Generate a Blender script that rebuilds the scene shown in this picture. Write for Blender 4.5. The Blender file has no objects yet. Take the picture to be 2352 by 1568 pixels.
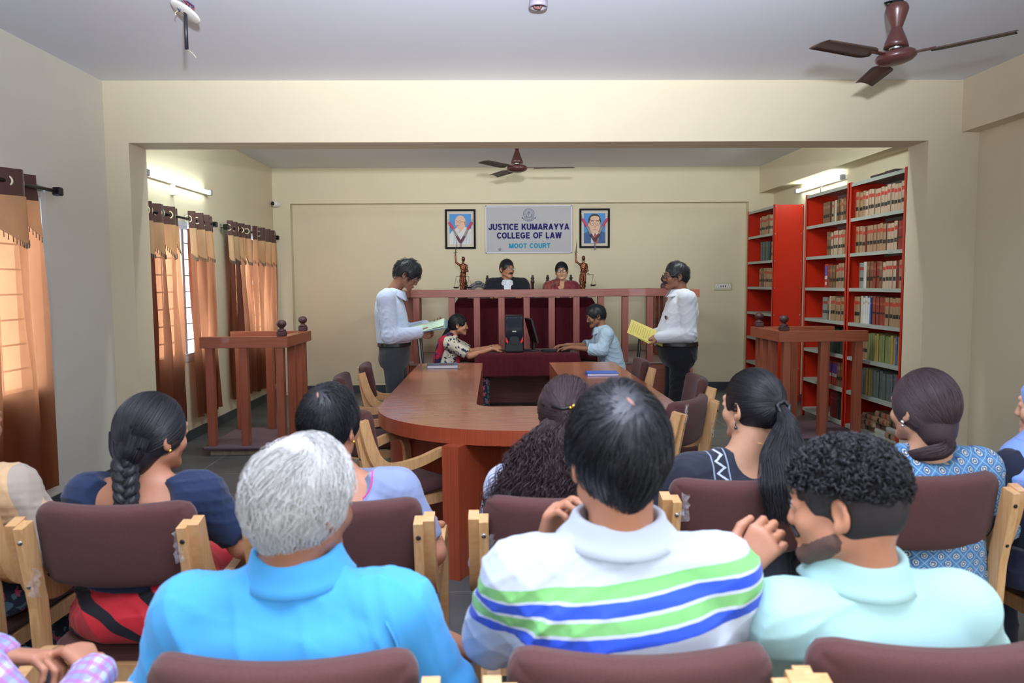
import bpy, math, random
import numpy as np
from mathutils import Vector, Matrix, Euler

S = bpy.context.scene
COL = S.collection
R = random.Random(7)
PI = math.pi

# ---------------------------------------------------------------- camera
cam_d = bpy.data.cameras.new('camera')
cam = bpy.data.objects.new('camera', cam_d)
COL.objects.link(cam)
cam_d.sensor_width = 36.0
cam_d.lens = 1739.0 / 2352.0 * 36.0
cam_d.clip_start = 0.05
cam_d.dof.use_dof = True
cam_d.dof.focus_distance = 6.5
cam_d.dof.aperture_fstop = 4.5
PITCH, YAW, ROLL = 0.0765187, 0.0219367, 0.00690906
_f = Vector((math.sin(YAW) * math.cos(PITCH), math.cos(YAW) * math.cos(PITCH), -math.sin(PITCH)))
_r0 = Vector((math.cos(YAW), -math.sin(YAW), 0))
_d0 = _f.cross(_r0)
_rt = _r0 * math.cos(ROLL) + _d0 * math.sin(ROLL)
_dn = -_r0 * math.sin(ROLL) + _d0 * math.cos(ROLL)
cm = Matrix((( _rt.x, -_dn.x, -_f.x, 0), (_rt.y, -_dn.y, -_f.y, 0), (_rt.z, -_dn.z, -_f.z, 1.5), (0, 0, 0, 1)))
cam.matrix_world = cm
S.camera = cam

# ---------------------------------------------------------------- world, lights, exposure
S.view_settings.view_transform = 'Standard'
S.view_settings.look = 'None'
S.view_settings.gamma = 1.0
S.view_settings.use_curve_mapping = False
S.view_settings.exposure = 0.32
S.cycles.max_bounces = 7
S.cycles.diffuse_bounces = 4
S.cycles.glossy_bounces = 3
S.cycles.transmission_bounces = 4
S.cycles.transparent_max_bounces = 8
S.cycles.caustics_reflective = False
S.cycles.caustics_refractive = False
S.cycles.sample_clamp_indirect = 6.0
w = bpy.data.worlds.new('overcast_sky')
S.world = w
w.use_nodes = True
wn = w.node_tree.nodes
wn['Background'].inputs[0].default_value = (0.80, 0.90, 1.0, 1)
wn['Background'].inputs[1].default_value = 7.0


def area(name, loc, rot, sx, sy, power, color=(1, 1, 1), portal=False):
    d = bpy.data.lights.new(name, 'AREA')
    d.shape = 'RECTANGLE'
    d.size, d.size_y = sx, sy
    d.energy = power
    d.color = color
    o = bpy.data.objects.new(name, d)
    COL.objects.link(o)
    o.location = loc
    o.rotation_euler = rot
    if portal:
        d.cycles.is_portal = True
    return o


# daylight from windows behind the photographer; the right one is an added fill
area('daylight_rear', (0.3, -3.3, 1.75), (math.radians(90), 0, 0), 5.0, 2.0, 38, (0.86, 0.93, 1.0))
area('daylight_left_rear', (-2.9, -1.2, 1.6), (0, math.radians(-90), 0), 1.4, 2.2, 34, (0.84, 0.92, 1.0))
area('right_rear_fill', (3.6, -1.4, 1.7), (0, math.radians(90), 0), 1.4, 2.2, 85, (0.90, 0.95, 1.0))  # added fill that brightens the left front wall
# the photographer's flash, held above the camera
fl = bpy.data.lights.new('camera_flash', 'POINT')
fl.energy = 15
fl.shadow_soft_size = 0.06
fl.color = (1.0, 0.95, 0.88)
flo = bpy.data.objects.new('camera_flash', fl)
COL.objects.link(flo)
flo.location = (0.05, -0.06, 1.92)
# flash head bounced off the ceiling
sp = bpy.data.lights.new('bounce_flash', 'SPOT')
sp.energy = 2200
sp.spot_size = math.radians(100)
sp.spot_blend = 0.9
sp.shadow_soft_size = 0.06
sp.color = (0.84, 0.90, 1.0)
spo = bpy.data.objects.new('bounce_flash', sp)
COL.objects.link(spo)
spo.location = (0.1, -0.1, 1.95)
spo.rotation_euler = (math.radians(131), 0, 0)
# unseen fill lamps added behind the dividing beam to brighten the rear bay
area('beam_back_fill', (-1.2, 6.30, 2.84), (math.radians(62), 0, 0), 1.2, .05, 32, (0.90, 1.0, 0.95))
area('beam_back_fill', (1.9, 6.30, 2.84), (math.radians(62), 0, 0), 1.2, .05, 32, (0.90, 1.0, 0.95))


# ---------------------------------------------------------------- helpers
def lin(c):
    if isinstance(c, str):
        c = tuple(int(c[i:i + 2], 16) / 255 for i in (0, 2, 4))
    return tuple(((v + 0.055) / 1.055) ** 2.4 if v > 0.04045 else v / 12.92 for v in c)


MATS = {}


def nodes_of(m):
    m.use_nodes = True
    return m.node_tree.nodes, m.node_tree.links


def mat(name, col, rough=0.6, metal=0.0, noise=0.0, nscale=8.0, bump=0.0, bscale=60.0, spec=0.5,
        sheen=0.0, stretch=(1, 1, 1), alpha=1.0, trans=0.0, coat=0.0, emit=0.0, col2=None, bump_d=0.002):
    if name in MATS:
        return MATS[name]
    m = bpy.data.materials.new(name)
    n, l = nodes_of(m)
    b = n['Principled BSDF']
    c = lin(col)
    b.inputs['Base Color'].default_value = (*c, 1)
    b.inputs['Roughness'].default_value = rough
    b.inputs['Metallic'].default_value = metal
    b.inputs['Specular IOR Level'].default_value = spec
    b.inputs['Sheen Weight'].default_value = sheen
    b.inputs['Transmission Weight'].default_value = trans
    b.inputs['Coat Weight'].default_value = coat
    b.inputs['Alpha'].default_value = alpha
    if emit:
        b.inputs['Emission Color'].default_value = (*c, 1)
        b.inputs['Emission Strength'].default_value = emit
    if noise or bump or col2:
        tc = n.new('ShaderNodeTexCoord')
        mp = n.new('ShaderNodeMapping')
        mp.inputs['Scale'].default_value = stretch
        l.new(tc.outputs['Object'], mp.inputs['Vector'])
    if noise or col2:
        t = n.new('ShaderNodeTexNoise')
        t.inputs['Scale'].default_value = nscale
        t.inputs['Detail'].default_value = 5
        t.inputs['Roughness'].default_value = 0.6
        l.new(mp.outputs[0], t.inputs['Vector'])
        r = n.new('ShaderNodeValToRGB')
        c2 = lin(col2) if col2 else tuple(v * (1 - noise) for v in c)
        r.color_ramp.elements[0].position = 0.34
        r.color_ramp.elements[1].position = 0.68
        r.color_ramp.elements[0].color = (*c2, 1)
        r.color_ramp.elements[1].color = (*c, 1)
        l.new(t.outputs['Fac'], r.inputs['Fac'])
        l.new(r.outputs[0], b.inputs['Base Color'])
    if bump:
        t2 = n.new('ShaderNodeTexNoise')
        t2.inputs['Scale'].default_value = bscale
        t2.inputs['Detail'].default_value = 3
        l.new(mp.outputs[0], t2.inputs['Vector'])
        bp = n.new('ShaderNodeBump')
        bp.inputs['Strength'].default_value = bump
        bp.inputs['Distance'].default_value = bump_d
        l.new(t2.outputs['Fac'], bp.inputs['Height'])
        l.new(bp.outputs[0], b.inputs['Normal'])
    MATS[name] = m
    return m


def newmesh(name, V, F, mats=None, mi=None, smooth=False):
    me = bpy.data.meshes.new(name)
    V = np.asarray(V, dtype=np.float32)
    if isinstance(F, np.ndarray):
        k = F.shape[1]
        me.vertices.add(len(V))
        me.vertices.foreach_set('co', V.ravel())
        me.loops.add(F.size)
        me.loops.foreach_set('vertex_index', F.astype(np.int32).ravel())
        me.polygons.add(len(F))
        me.polygons.foreach_set('loop_start', np.arange(0, F.size, k, dtype=np.int32))
        me.polygons.foreach_set('loop_total', np.full(len(F), k, dtype=np.int32))
        me.update(calc_edges=True)
    else:
        me.from_pydata([tuple(map(float, v)) for v in V], [], F)
    for m in (mats or []):
        me.materials.append(m)
    if mi is not None:
        me.polygons.foreach_set('material_index', np.asarray(mi, dtype=np.int32))
    if smooth:
        me.polygons.foreach_set('use_smooth', np.ones(len(me.polygons), dtype=bool))
    me.update()
    return me


class MB:
    """collects shapes into one mesh"""

    def __init__(s):
        s.V, s.F, s.M, s.S = [], [], [], []
        s.mats = []

    def mi(s, m):
        if m is None:
            return 0
        if m not in s.mats:
            s.mats.append(m)
        return s.mats.index(m)

    def add(s, V, F, m=None, smooth=False):
        o = len(s.V)
        s.V += [tuple(v) for v in V]
        s.F += [tuple(i + o for i in f) for f in F]
        k = s.mi(m)
        s.M += [k] * len(F)
        s.S += [smooth] * len(F)
        return s

    def box(s, a, b, m=None, M=None, bev=0.0):
        x0, y0, z0 = [min(p, q) for p, q in zip(a, b)]
        x1, y1, z1 = [max(p, q) for p, q in zip(a, b)]
        if bev > 0:
            e = min(bev, (x1 - x0) / 2.01, (y1 - y0) / 2.01, (z1 - z0) / 2.01)
            V, F, idx = [], [], {}
            X, Y, Z = (x0, x1), (y0, y1), (z0, z1)
            sg = (1, -1)
            for i in (0, 1):
                for j in (0, 1):
                    for k in (0, 1):
                        idx[i, j, k, 0] = len(V); V.append((X[i], Y[j] + sg[j] * e, Z[k] + sg[k] * e))
                        idx[i, j, k, 1] = len(V); V.append((X[i] + sg[i] * e, Y[j], Z[k] + sg[k] * e))
                        idx[i, j, k, 2] = len(V); V.append((X[i] + sg[i] * e, Y[j] + sg[j] * e, Z[k]))
            I = idx
            for i in (0, 1):
                F.append([I[i, 0, 0, 0], I[i, 1, 0, 0], I[i, 1, 1, 0], I[i, 0, 1, 0]][::(1 if i else -1)])
                F.append([I[0, i, 0, 1], I[1, i, 0, 1], I[1, i, 1, 1], I[0, i, 1, 1]][::(-1 if i else 1)])
                F.append([I[0, 0, i, 2], I[1, 0, i, 2], I[1, 1, i, 2], I[0, 1, i, 2]][::(1 if i else -1)])
            for i in (0, 1):
                for j in (0, 1):
                    q = 1 if (i + j) % 2 else -1
                    F.append([I[i, j, 0, 0], I[i, j, 0, 1], I[i, j, 1, 1], I[i, j, 1, 0]][::-q])
                    F.append([I[i, 0, j, 0], I[i, 0, j, 2], I[i, 1, j, 2], I[i, 1, j, 0]][::q])
                    F.append([I[0, i, j, 1], I[0, i, j, 2], I[1, i, j, 2], I[1, i, j, 1]][::-q])
                    for k in (0, 1):
                        F.append([I[i, j, k, 0], I[i, j, k, 1], I[i, j, k, 2]][::(1 if (i + j + k) % 2 else -1)])
        else:
            V = [(x, y, z) for x in (x0, x1) for y in (y0, y1) for z in (z0, z1)]
            F = [(0, 1, 3, 2), (4, 6, 7, 5), (0, 4, 5, 1), (2, 3, 7, 6), (0, 2, 6, 4), (1, 5, 7, 3)]
        if M is not None:
            V = [tuple(M @ Vector(v)) for v in V]
        return s.add(V, F, m)

    def tube(s, pts, rad, m=None, n=8, cap=True, smooth=True, flat=None):
        """pts polyline; rad scalar or list; flat=(a,b) gives a rectangular/elliptic section"""
        P = [Vector(p) for p in pts]
        k = len(P)
        rads = rad if hasattr(rad, '__len__') else [rad] * k
        V, F = [], []
        up = None
        for i, p in enumerate(P):
            t = (P[min(i + 1, k - 1)] - P[max(i - 1, 0)])
            if t.length < 1e-9:
                t = Vector((0, 0, 1))
            t.normalize()
            if up is None:
                up = Vector((0, 0, 1)) if abs(t.z) < 0.9 else Vector((1, 0, 0))
            u = t.cross(up)
            if u.length < 1e-6:
                u = t.cross(Vector((0, 1, 0)))
            u.normalize()
            v = u.cross(t).normalized()
            up = v
            for j in range(n):
                a = 2 * PI * j / n
                V.append(p + (u * math.cos(a) + v * math.sin(a)) * rads[i])
        for i in range(k - 1):
            for j in range(n):
                F.append((i * n + j, i * n + (j + 1) % n, (i + 1) * n + (j + 1) % n, (i + 1) * n + j))
        if cap:
            F.append(tuple(range(n))[::-1])
            F.append(tuple((k - 1) * n + j for j in range(n)))
        return s.add(V, F, m, smooth)

    def lathe(s, prof, m=None, n=24, c=(0, 0, 0), smooth=True, M=None):
        V, F = [], []
        for r, z in prof:
            for j in range(n):
                a = 2 * PI * j / n
                V.append(Vector((r * math.cos(a), r * math.sin(a), z)))
        for i in range(len(prof) - 1):
            for j in range(n):
                F.append((i * n + j, i * n + (j + 1) % n, (i + 1) * n + (j + 1) % n, (i + 1) * n + j))
        F.append(tuple(range(n))[::-1])
        F.append(tuple((len(prof) - 1) * n + j for j in range(n)))
        if M is not None:
            V = [M @ v for v in V]
        V = [v + Vector(c) for v in V]
        return s.add(V, F, m, smooth)

    def prism(s, poly, z0, z1, m=None, M=None):
        """extrude a ccw polygon (x,y) from z0 to z1"""
        k = len(poly)
        V = [Vector((x, y, z0)) for x, y in poly] + [Vector((x, y, z1)) for x, y in poly]
        F = [tuple(range(k))[::-1], tuple(range(k, 2 * k))]
        F += [(i, (i + 1) % k, k + (i + 1) % k, k + i) for i in range(k)]
        if M is not None:
            V = [M @ v for v in V]
        return s.add(V, F, m)

    def ball(s, c, r, m=None, n=16, M=None):
        r3 = r if hasattr(r, '__len__') else (r, r, r)
        k = max(6, n // 2)
        V, F = [], []
        for i in range(k + 1):
            th = PI * i / k
            for j in range(n):
                a = 2 * PI * j / n
                v = Vector((r3[0] * math.sin(th) * math.cos(a), r3[1] * math.sin(th) * math.sin(a), r3[2] * math.cos(th)))
                if M is not None:
                    v = M @ v
                V.append(v + Vector(c))
        for i in range(k):
            for j in range(n):
                F.append((i * n + j, (i + 1) * n + j, (i + 1) * n + (j + 1) % n, i * n + (j + 1) % n))
        return s.add(V, F, m, True)

    def build(s, name, m=None, parent=None, loc=(0, 0, 0), rot=(0, 0, 0)):
        me = bpy.data.meshes.new(name)
        me.from_pydata([tuple(v) for v in s.V], [], s.F)
        ml = s.mats if s.mats else ([m] if m else [])
        for q in ml:
            me.materials.append(q)
        if s.mats:
            me.polygons.foreach_set('material_index', s.M)
        me.polygons.foreach_set('use_smooth', s.S)
        me.update()
        return obj(name, me, parent, loc, rot)


def obj(name, me, parent=None, loc=(0, 0, 0), rot=(0, 0, 0)):
    o = bpy.data.objects.new(name, me)
    COL.objects.link(o)
    o.location = loc
    o.rotation_euler = rot
    if parent is not None:
        o.parent = parent
    return o


def tag(o, label=None, cat=None, group=None, kind=None):
    if label: o['label'] = label
    if cat: o['category'] = cat
    if group: o['group'] = group
    if kind: o['kind'] = kind
    return o


def thing(name, label, cat, loc=(0, 0, 0), rz=0.0, group=None):
    o = bpy.data.objects.new(name, None)
    COL.objects.link(o)
    o.empty_display_size = 0.1
    o.location = loc
    o.rotation_euler = (0, 0, rz)
    return tag(o, label, cat, group)


def kids(o):
    return [c for c in bpy.data.objects if c.parent == o]


def dup(root, loc, rz, label, group=None):
    r = root.copy()
    COL.objects.link(r)
    r.location = loc
    r.rotation_euler = (0, 0, rz)
    r['label'] = label
    if group: r['group'] = group
    for ch in kids(root):
        c = ch.copy()
        COL.objects.link(c)
        c.parent = r
        for g in kids(ch):
            d = g.copy()
            COL.objects.link(d)
            d.parent = c
    return r


def struct(name, mb, m):
    o = mb.build(name, m)
    o['kind'] = 'structure'
    return o


# ---------------------------------------------------------------- materials
def wood(name, c1, c2, stretch, rough=0.35, scale=6.0, coat=0.15):
    if name in MATS: return MATS[name]
    m = mat(name, c1, rough=rough, col2=c2, nscale=scale, stretch=stretch, coat=coat)
    return m


W1, W2 = 'A05A40', '8A4630'
wood_x = wood('teak_laminate_x', W1, W2, (0.5, 9, 14))
wood_y = wood('teak_laminate_y', W1, W2, (9, 0.5, 14))
wood_z = wood('teak_laminate_z', W1, W2, (14, 12, 0.4))
wood_red_z = wood('reddish_laminate_z', 'A84E32', '923E26', (22, 22, 0.4), rough=0.3)
wood_top = wood('tabletop_laminate', 'B3704F', 'A25C40', (0.7, 10, 10), rough=0.24, scale=7)
wood_rail = wood('railing_laminate', '96594F', '82483F', (0.6, 9, 9), rough=0.45)
wood_rail_z = wood('railing_post_laminate', '94534A', '7F4138', (10, 10, 0.5), rough=0.45)
wood_dark_z = wood('dark_panel_wood', '8A4C3C', '743C2E', (0.6, 10, 14), rough=0.4)
pale = wood('beech_wood', 'D9AE7C', 'C89560', (1.5, 12, 1.5), rough=0.4, scale=9)
pale_z = wood('beech_wood_upright', 'DDB282', 'C9985F', (26, 26, 1.0), rough=0.42, scale=4)
maroon_paint = mat('maroon_paint', '4A2A2E', rough=0.5)
fab_brown = mat('brown_upholstery', '573634', rough=0.95, noise=0.18, nscale=240, bump=0.35, bscale=900, sheen=0.12, spec=0.2)
steel = mat('steel', 'B8B8B8', rough=0.3, metal=1)
screw_d = mat('dark_screw', '2A2422', rough=0.5, metal=0.5)
black_pl = mat('black_plastic', '17181B', rough=0.35)
black_metal = mat('black_metal', '141416', rough=0.4, metal=0.3)
white_pl = mat('white_plastic', 'E4E2DC', rough=0.4)
maroon_cloth = mat('maroon_cloth', '52101F', rough=0.9, sheen=0.12, noise=0.35, nscale=14, stretch=(3, 3, 0.5), spec=0.2)
red_paint = mat('red_steel_paint', 'C42A14', rough=0.32, noise=0.10, nscale=2)
grey_steel = mat('grey_shelf_paint', 'A3A89F', rough=0.45)
fan_mat = mat('fan_brown_enamel', '522E2B', rough=0.3, noise=0.1, nscale=10)
fan_blade_mat = mat('fan_blade_brown', '54423C', rough=0.42, noise=0.25, nscale=4)


# bold sans capitals drawn as strokes: D = straight stroke with level ends, P = bent stroke
def _arc(cx, cy, rx, ry, a0, a1, n=14):
    return [(cx + rx * math.cos(math.radians(a0 + (a1 - a0) * i / n)), cy + ry * math.sin(math.radians(a0 + (a1 - a0) * i / n))) for i in range(n + 1)]


GL = {
    'J': (.57, [('P', [(.47, 1), (.47, .3)] + _arc(.285, .28, .185, .185, 0, -180) + [(.10, .33)])]),
    'U': (.68, [('P', [(.1, 1), (.1, .34)] + _arc(.34, .33, .24, .235, 180, 360) + [(.58, .34), (.58, 1)])]),
    'S': (.64, [('P', _arc(.32, .71, .215, .195, 18, 262) + _arc(.33, .29, .220, .195, 82, -165))]),
    'T': (.62, [('P', [(0, .9), (.62, .9)]), ('P', [(.31, .9), (.31, 0)])]),
    'I': (.21, [('P', [(.105, 0), (.105, 1)])]),
    'C': (.68, [('P', _arc(.38, .5, .28, .405, 38, 322, 24))]),
    'E': (.62, [('P', [(.1, 0), (.1, 1)]), ('P', [(.1, .905), (.60, .905)]), ('P', [(.1, .52), (.56, .52)]), ('P', [(.1, .095), (.62, .095)])]),
    'F': (.58, [('P', [(.1, 0), (.1, 1)]), ('P', [(.1, .905), (.58, .905)]), ('P', [(.1, .50), (.52, .50)])]),
    'K': (.70, [('P', [(.1, 0), (.1, 1)]), ('D', (.14, .28), (.58, 1)), ('D', (.60, 0), (.33, .62))]),
    'M': (.84, [('P', [(.1, 0), (.1, 1)]), ('P', [(.74, 0), (.74, 1)]), ('D', (.42, 0), (.12, 1)), ('D', (.42, 0), (.72, 1))]),
    'A': (.74, [('D', (.09, 0), (.37, 1)), ('D', (.65, 0), (.37, 1)), ('P', [(.20, .28), (.54, .28)])]),
    'R': (.70, [('P', [(.1, 0), (.1, 1)]), ('P', [(.1, .905), (.40, .905)] + _arc(.40, .70, .18, .205, 90, -90, 10) + [(.1, .495)]), ('D', (.60, 0), (.36, .5))]),
    'Y': (.72, [('D', (.36, .36), (.10, 1)), ('D', (.36, .36), (.62, 1)), ('P', [(.36, .46), (.36, 0)])]),
    'O': (.78, [('P', _arc(.39, .5, .29, .405, 0, 360, 30))]),
    'L': (.57, [('P', [(.1, 0), (.1, 1)]), ('P', [(.1, .095), (.57, .095)])]),
    'G': (.78, [('P', _arc(.39, .5, .29, .405, 38, 330, 24)), ('P', [(.40, .46), (.74, .46)]), ('P', [(.655, .46), (.655, .12)])]),
    'W': (.98, [('D', (.27, 0), (.09, 1)), ('D', (.27, 0), (.49, 1)), ('D', (.71, 0), (.49, 1)), ('D', (.71, 0), (.89, 1))]),
    'N': (.70, [('P', [(.1, 0), (.1, 1)]), ('P', [(.6, 0), (.6, 1)]), ('D', (.6, 0), (.1, 1))]),
    'X': (.70, [('D', (.09, 0), (.61, 1)), ('D', (.61, 0), (.09, 1))]),
    '1': (.40, [('P', [(.24, 0), (.24, 1)]), ('D', (.06, .66), (.22, .98))]),
    '0': (.62, [('P', _arc(.31, .5, .21, .405, 0, 360, 24))]),
    '9': (.62, [('P', _arc(.31, .68, .20, .225, 0, 360, 20)), ('P', [(.51, .68)] + _arc(.30, .40, .21, .31, 10, -120, 10))]),
    ' ': (.34, []),
}


def letters(s_, width, height, thick=.225, depth=.0015):
    """mesh builder holding the line centred at the origin in the XZ plane, facing -Y"""
    adv = [GL[c][0] for c in s_]
    tot = sum(adv) + .09 * (len(s_) - 1)
    kx, kz = width / tot, height
    mb = MB()
    x = -tot / 2
    t = thick
    lay = 0
    for c, a in zip(s_, adv):
        for st in GL[c][1]:
            if st[0] == 'D':
                (x0, z0), (x1, z1) = st[1], st[2]
                hw = t / 2 * math.hypot(x1 - x0, z1 - z0) / abs(z1 - z0)
                Q = [(x0 - hw, z0), (x0 + hw, z0), (x1 + hw, z1), (x1 - hw, z1)]
                polys = [Q if z1 > z0 else Q[::-1]]
            else:
                P = [Vector((p[0], p[1], 0)) for p in st[1]]
                L, Rr = [], []
                closed = (P[0] - P[-1]).length < 1e-4
                for i, p in enumerate(P):
                    d0 = (P[i] - P[i - 1]) if i else ((P[0] - P[-2]) if closed else P[1] - P[0])
                    d1 = (P[i + 1] - P[i]) if i < len(P) - 1 else ((P[1] - P[0]) if closed else P[i] - P[i - 1])
                    d = d0.normalized() + d1.normalized()
                    d.normalize()
                    nn = Vector((-d.y, d.x, 0))
                    L.append(p + nn * t / 2); Rr.append(p - nn * t / 2)
                polys = [[(L[i].x, L[i].y), (Rr[i].x, Rr[i].y), (Rr[i + 1].x, Rr[i + 1].y), (L[i + 1].x, L[i + 1].y)] for i in range(len(P) - 1)]
            for q in polys:
                k = len(q)
                lay += 1
                yo = -.00012 * (lay % 5)
                V = [((x + a_) * kx, yo, (b_ - .5) * kz) for a_, b_ in q] + [((x + a_) * kx, depth, (b_ - .5) * kz) for a_, b_ in q]
                mb.add(V, [tuple(range(k))] + [(i, (i + 1) % k, k + (i + 1) % k, k + i) for i in range(k)])
        x += a + .09
    return mb
# ================================================================ ROOM
wall_m = mat('cream_wall_paint', 'DACDB2', rough=0.75, noise=0.04, nscale=1.3, bump=0.06, bscale=25, spec=0.3)
wall_l = mat('wall_paint_daylight_tint', 'DAD5C8', rough=0.75, noise=0.04, nscale=1.3, bump=0.06, bscale=25, spec=0.3)  # wall paint made paler and greyer: bluish daylight put into the colour
ceil_m = mat('ceiling_distemper', 'E2E6F2', rough=0.5, noise=0.05, nscale=0.7, spec=0.4)
beam_under = wall_m

# floor : dark slate tiles
fm = bpy.data.materials.new('slate_tiles')
n, l = nodes_of(fm)
b = n['Principled BSDF']
tc = n.new('ShaderNodeTexCoord')
br = n.new('ShaderNodeTexBrick')
br.offset = 0.0
br.inputs['Scale'].default_value = 1.0
br.inputs['Brick Width'].default_value = 0.6
br.inputs['Row Height'].default_value = 0.6
br.inputs['Mortar Size'].default_value = 0.004
br.inputs['Mortar Smooth'].default_value = 0.3
br.inputs['Color1'].default_value = (*lin('4A4E50'), 1)
br.inputs['Color2'].default_value = (*lin('55595A'), 1)
br.inputs['Mortar'].default_value = (*lin('8A8C8A'), 1)
l.new(tc.outputs['Object'], br.inputs['Vector'])
nz = n.new('ShaderNodeTexNoise')
nz.inputs['Scale'].default_value = 5
nz.inputs['Detail'].default_value = 8
l.new(tc.outputs['Object'], nz.inputs['Vector'])
mx = n.new('ShaderNodeMix')
mx.data_type = 'RGBA'
mx.blend_type = 'OVERLAY'
mx.inputs[0].default_value = 0.45
l.new(br.outputs['Color'], mx.inputs[6])
l.new(nz.outputs['Fac'], mx.inputs[7])
l.new(mx.outputs[2], b.inputs['Base Color'])
b.inputs['Roughness'].default_value = 0.38
bp = n.new('ShaderNodeBump')
bp.inputs['Strength'].default_value = 0.25
bp.inputs['Distance'].default_value = 0.004
l.new(nz.outputs['Fac'], bp.inputs['Height'])
l.new(bp.outputs[0], b.inputs['Normal'])

XL, XR, YB, ZC = -2.97, 3.80, 10.45, 3.055
YR = -3.4
BY0, BY1 = 5.95, 6.24          # beam / pier between the two bays
struct('floor', MB().box((XL - .25, YR - .2, -0.1), (XR + .2, YB + .2, 0)), fm)
struct('ceiling', MB().box((XL - .25, YR - .2, ZC), (XR + .2, YB + .2, ZC + 0.15)), ceil_m)

wins = [(3.55, 5.10, 0.80, 2.10), (6.62, 8.09, 0.80, 2.08), (8.72, 10.05, 0.80, 2.08)]


def wall_with_holes(mb, x0, x1, ya, yb, z1, holes):
    y = ya
    for (a, c, zb, zt) in holes:
        mb.box((x0, y, 0), (x1, a, z1))
        mb.box((x0, a, 0), (x1, c, zb))
        mb.box((x0, a, zt), (x1, c, z1))
        y = c
    mb.box((x0, y, 0), (x1, yb, z1))
    return mb


# left wall, seen in the front bay and, through the opening, in the back bay
struct('wall_left', wall_with_holes(MB(), XL - .2, XL, YR, BY0, ZC, [wins[0]]), wall_l)
struct('wall_left_back', wall_with_holes(MB(), XL - .12, XL, BY0, YB, ZC, wins[1:]), wall_m)
struct('wall_right', MB().box((XR, YR, 0), (XR + .2, YB, ZC)), wall_m)
struct('wall_rear', MB().box((XL - .2, YR - .2, 0), (XR + .2, YR, ZC)), wall_l)
mb = MB().box((XL - .2, YB, 0), (XR + .2, YB + .2, ZC))
struct('wall_back', mb, wall_m)
# shallow frame round the back wall recess: beam and two columns
mb = MB().box((XL, 10.33, 2.585), (XR, YB, ZC))
mb.box((XL, 10.33, 0), (-2.74, YB, 2.585))
mb.box((3.46, 10.33, 0), (XR, YB, 2.585))
struct('trim_1', mb, wall_m)
# wall with the wide opening between the two bays
mb = MB().box((XL, BY0, 2.59), (XR, BY1, ZC))
mb.box((XL, BY0, 0), (-2.79, BY1, 2.59))
mb.box((3.40, BY0, 0), (XR, BY1, 2.59))
struct('wall_opening', mb, wall_m)
# beams hanging along the right wall
struct('trim_2', MB().box((3.66, YR, 2.655), (XR, BY0, ZC)), wall_m)
struct('trim_3', MB().box((3.60, BY1, 2.70), (XR, 10.33, ZC)), wall_m)
base_m = mat('dark_skirting_tile', '3E444C', rough=0.45, noise=0.3, nscale=4)
struct('baseboard_left', MB().box((XL, BY1, 0), (XL + .012, 10.33, 0.10)).box((XL, YR, 0), (XL + .012, BY0, 0.10)), base_m)
struct('baseboard_back', MB().box((-2.74, YB - .012, 0), (-1.22, YB, 0.11)).box((2.34, YB - .012, 0), (3.46, YB, 0.11)), base_m)
struct('baseboard_right', MB().box((XR - .012, BY1, 0), (XR, 10.33, 0.10)).box((XR - .012, YR, 0), (XR, BY0, 0.10)), base_m)
base_m2 = base_m

# windows: white aluminium sliding frames with grilles
alum = mat('white_aluminium', 'D8DADC', rough=0.35, metal=0.2)
grille_m = mat('window_grille_paint', 'A9A29B', rough=0.5)
glass = bpy.data.materials.new('window_glass')
n, l = nodes_of(glass)
n.remove(n['Principled BSDF'])
tr = n.new('ShaderNodeBsdfTransparent')
tr.inputs[0].default_value = (0.93, 0.96, 0.96, 1)
gl = n.new('ShaderNodeBsdfGlossy')
gl.inputs['Roughness'].default_value = 0.03
lw = n.new('ShaderNodeLayerWeight')
lw.inputs[0].default_value = 0.5
ms = n.new('ShaderNodeMixShader')
pw = n.new('ShaderNodeMath')
pw.operation = 'POWER'
pw.inputs[1].default_value = 5.0
l.new(lw.outputs['Facing'], pw.inputs[0])
sc_ = n.new('ShaderNodeMath')
sc_.operation = 'MULTIPLY_ADD'
sc_.inputs[1].default_value = .5
sc_.inputs[2].default_value = .04
l.new(pw.outputs[0], sc_.inputs[0])
l.new(sc_.outputs[0], ms.inputs[0])
l.new(tr.outputs[0], ms.inputs[1])
l.new(gl.outputs[0], ms.inputs[2])
l.new(ms.outputs[0], n['Material Output'].inputs['Surface'])
for i, (a, c, zb, zt) in enumerate(wins):
    root = bpy.data.objects.new('window_%d' % (i + 1), None)
    COL.objects.link(root)
    root['kind'] = 'structure'
    root.location = (XL - (.1 if i == 0 else .06), a, zb)
    fo = .10 if i == 0 else .06
    wd, ht = c - a, zt - zb
    f = MB()
    f.box((-.03, 0, 0), (fo, .045, ht), bev=.004).box((-.03, wd - .045, 0), (fo, wd, ht), bev=.004)
    f.box((-.03, .045, 0), (fo, wd - .045, .045), bev=.004).box((-.03, .045, ht - .045), (fo, wd - .045, ht), bev=.004)
    f.box((.0, wd / 2 - .03, .045), (.05, wd / 2 + .03, ht - .045), bev=.004)
    f.build('window_frame', alum, root)
    # architrave strip on the room side
    f = MB()
    f.box((fo, -.03, -.03), (fo + .008, 0.03, ht + .03)).box((fo, wd - .03, -.03), (fo + .008, wd + .03, ht + .03))
    f.box((fo, .03, -.03), (fo + .008, wd - .03, .012)).box((fo, .03, ht - .012), (fo + .008, wd - .03, ht + .03))
    f.build('window_trim', alum, root)
    MB().box((.012, .045, .045), (.018, wd / 2 - .03, ht - .045)).build('pane', glass, root)
    MB().box((.030, wd / 2 + .03, .045), (.036, wd - .045, ht - .045)).build('pane', glass, root)
    g = MB()
    for k in range(1, 8):
        z = ht * k / 8
        g.box((-.052, 0, z - .006), (-.042, wd, z + .006))
    for k in range(1, 6):
        y = wd * k / 6
        g.box((-.058, y - .005, 0), (-.052, y + .005, ht))
    g.build('window_grille', grille_m, root)

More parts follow.
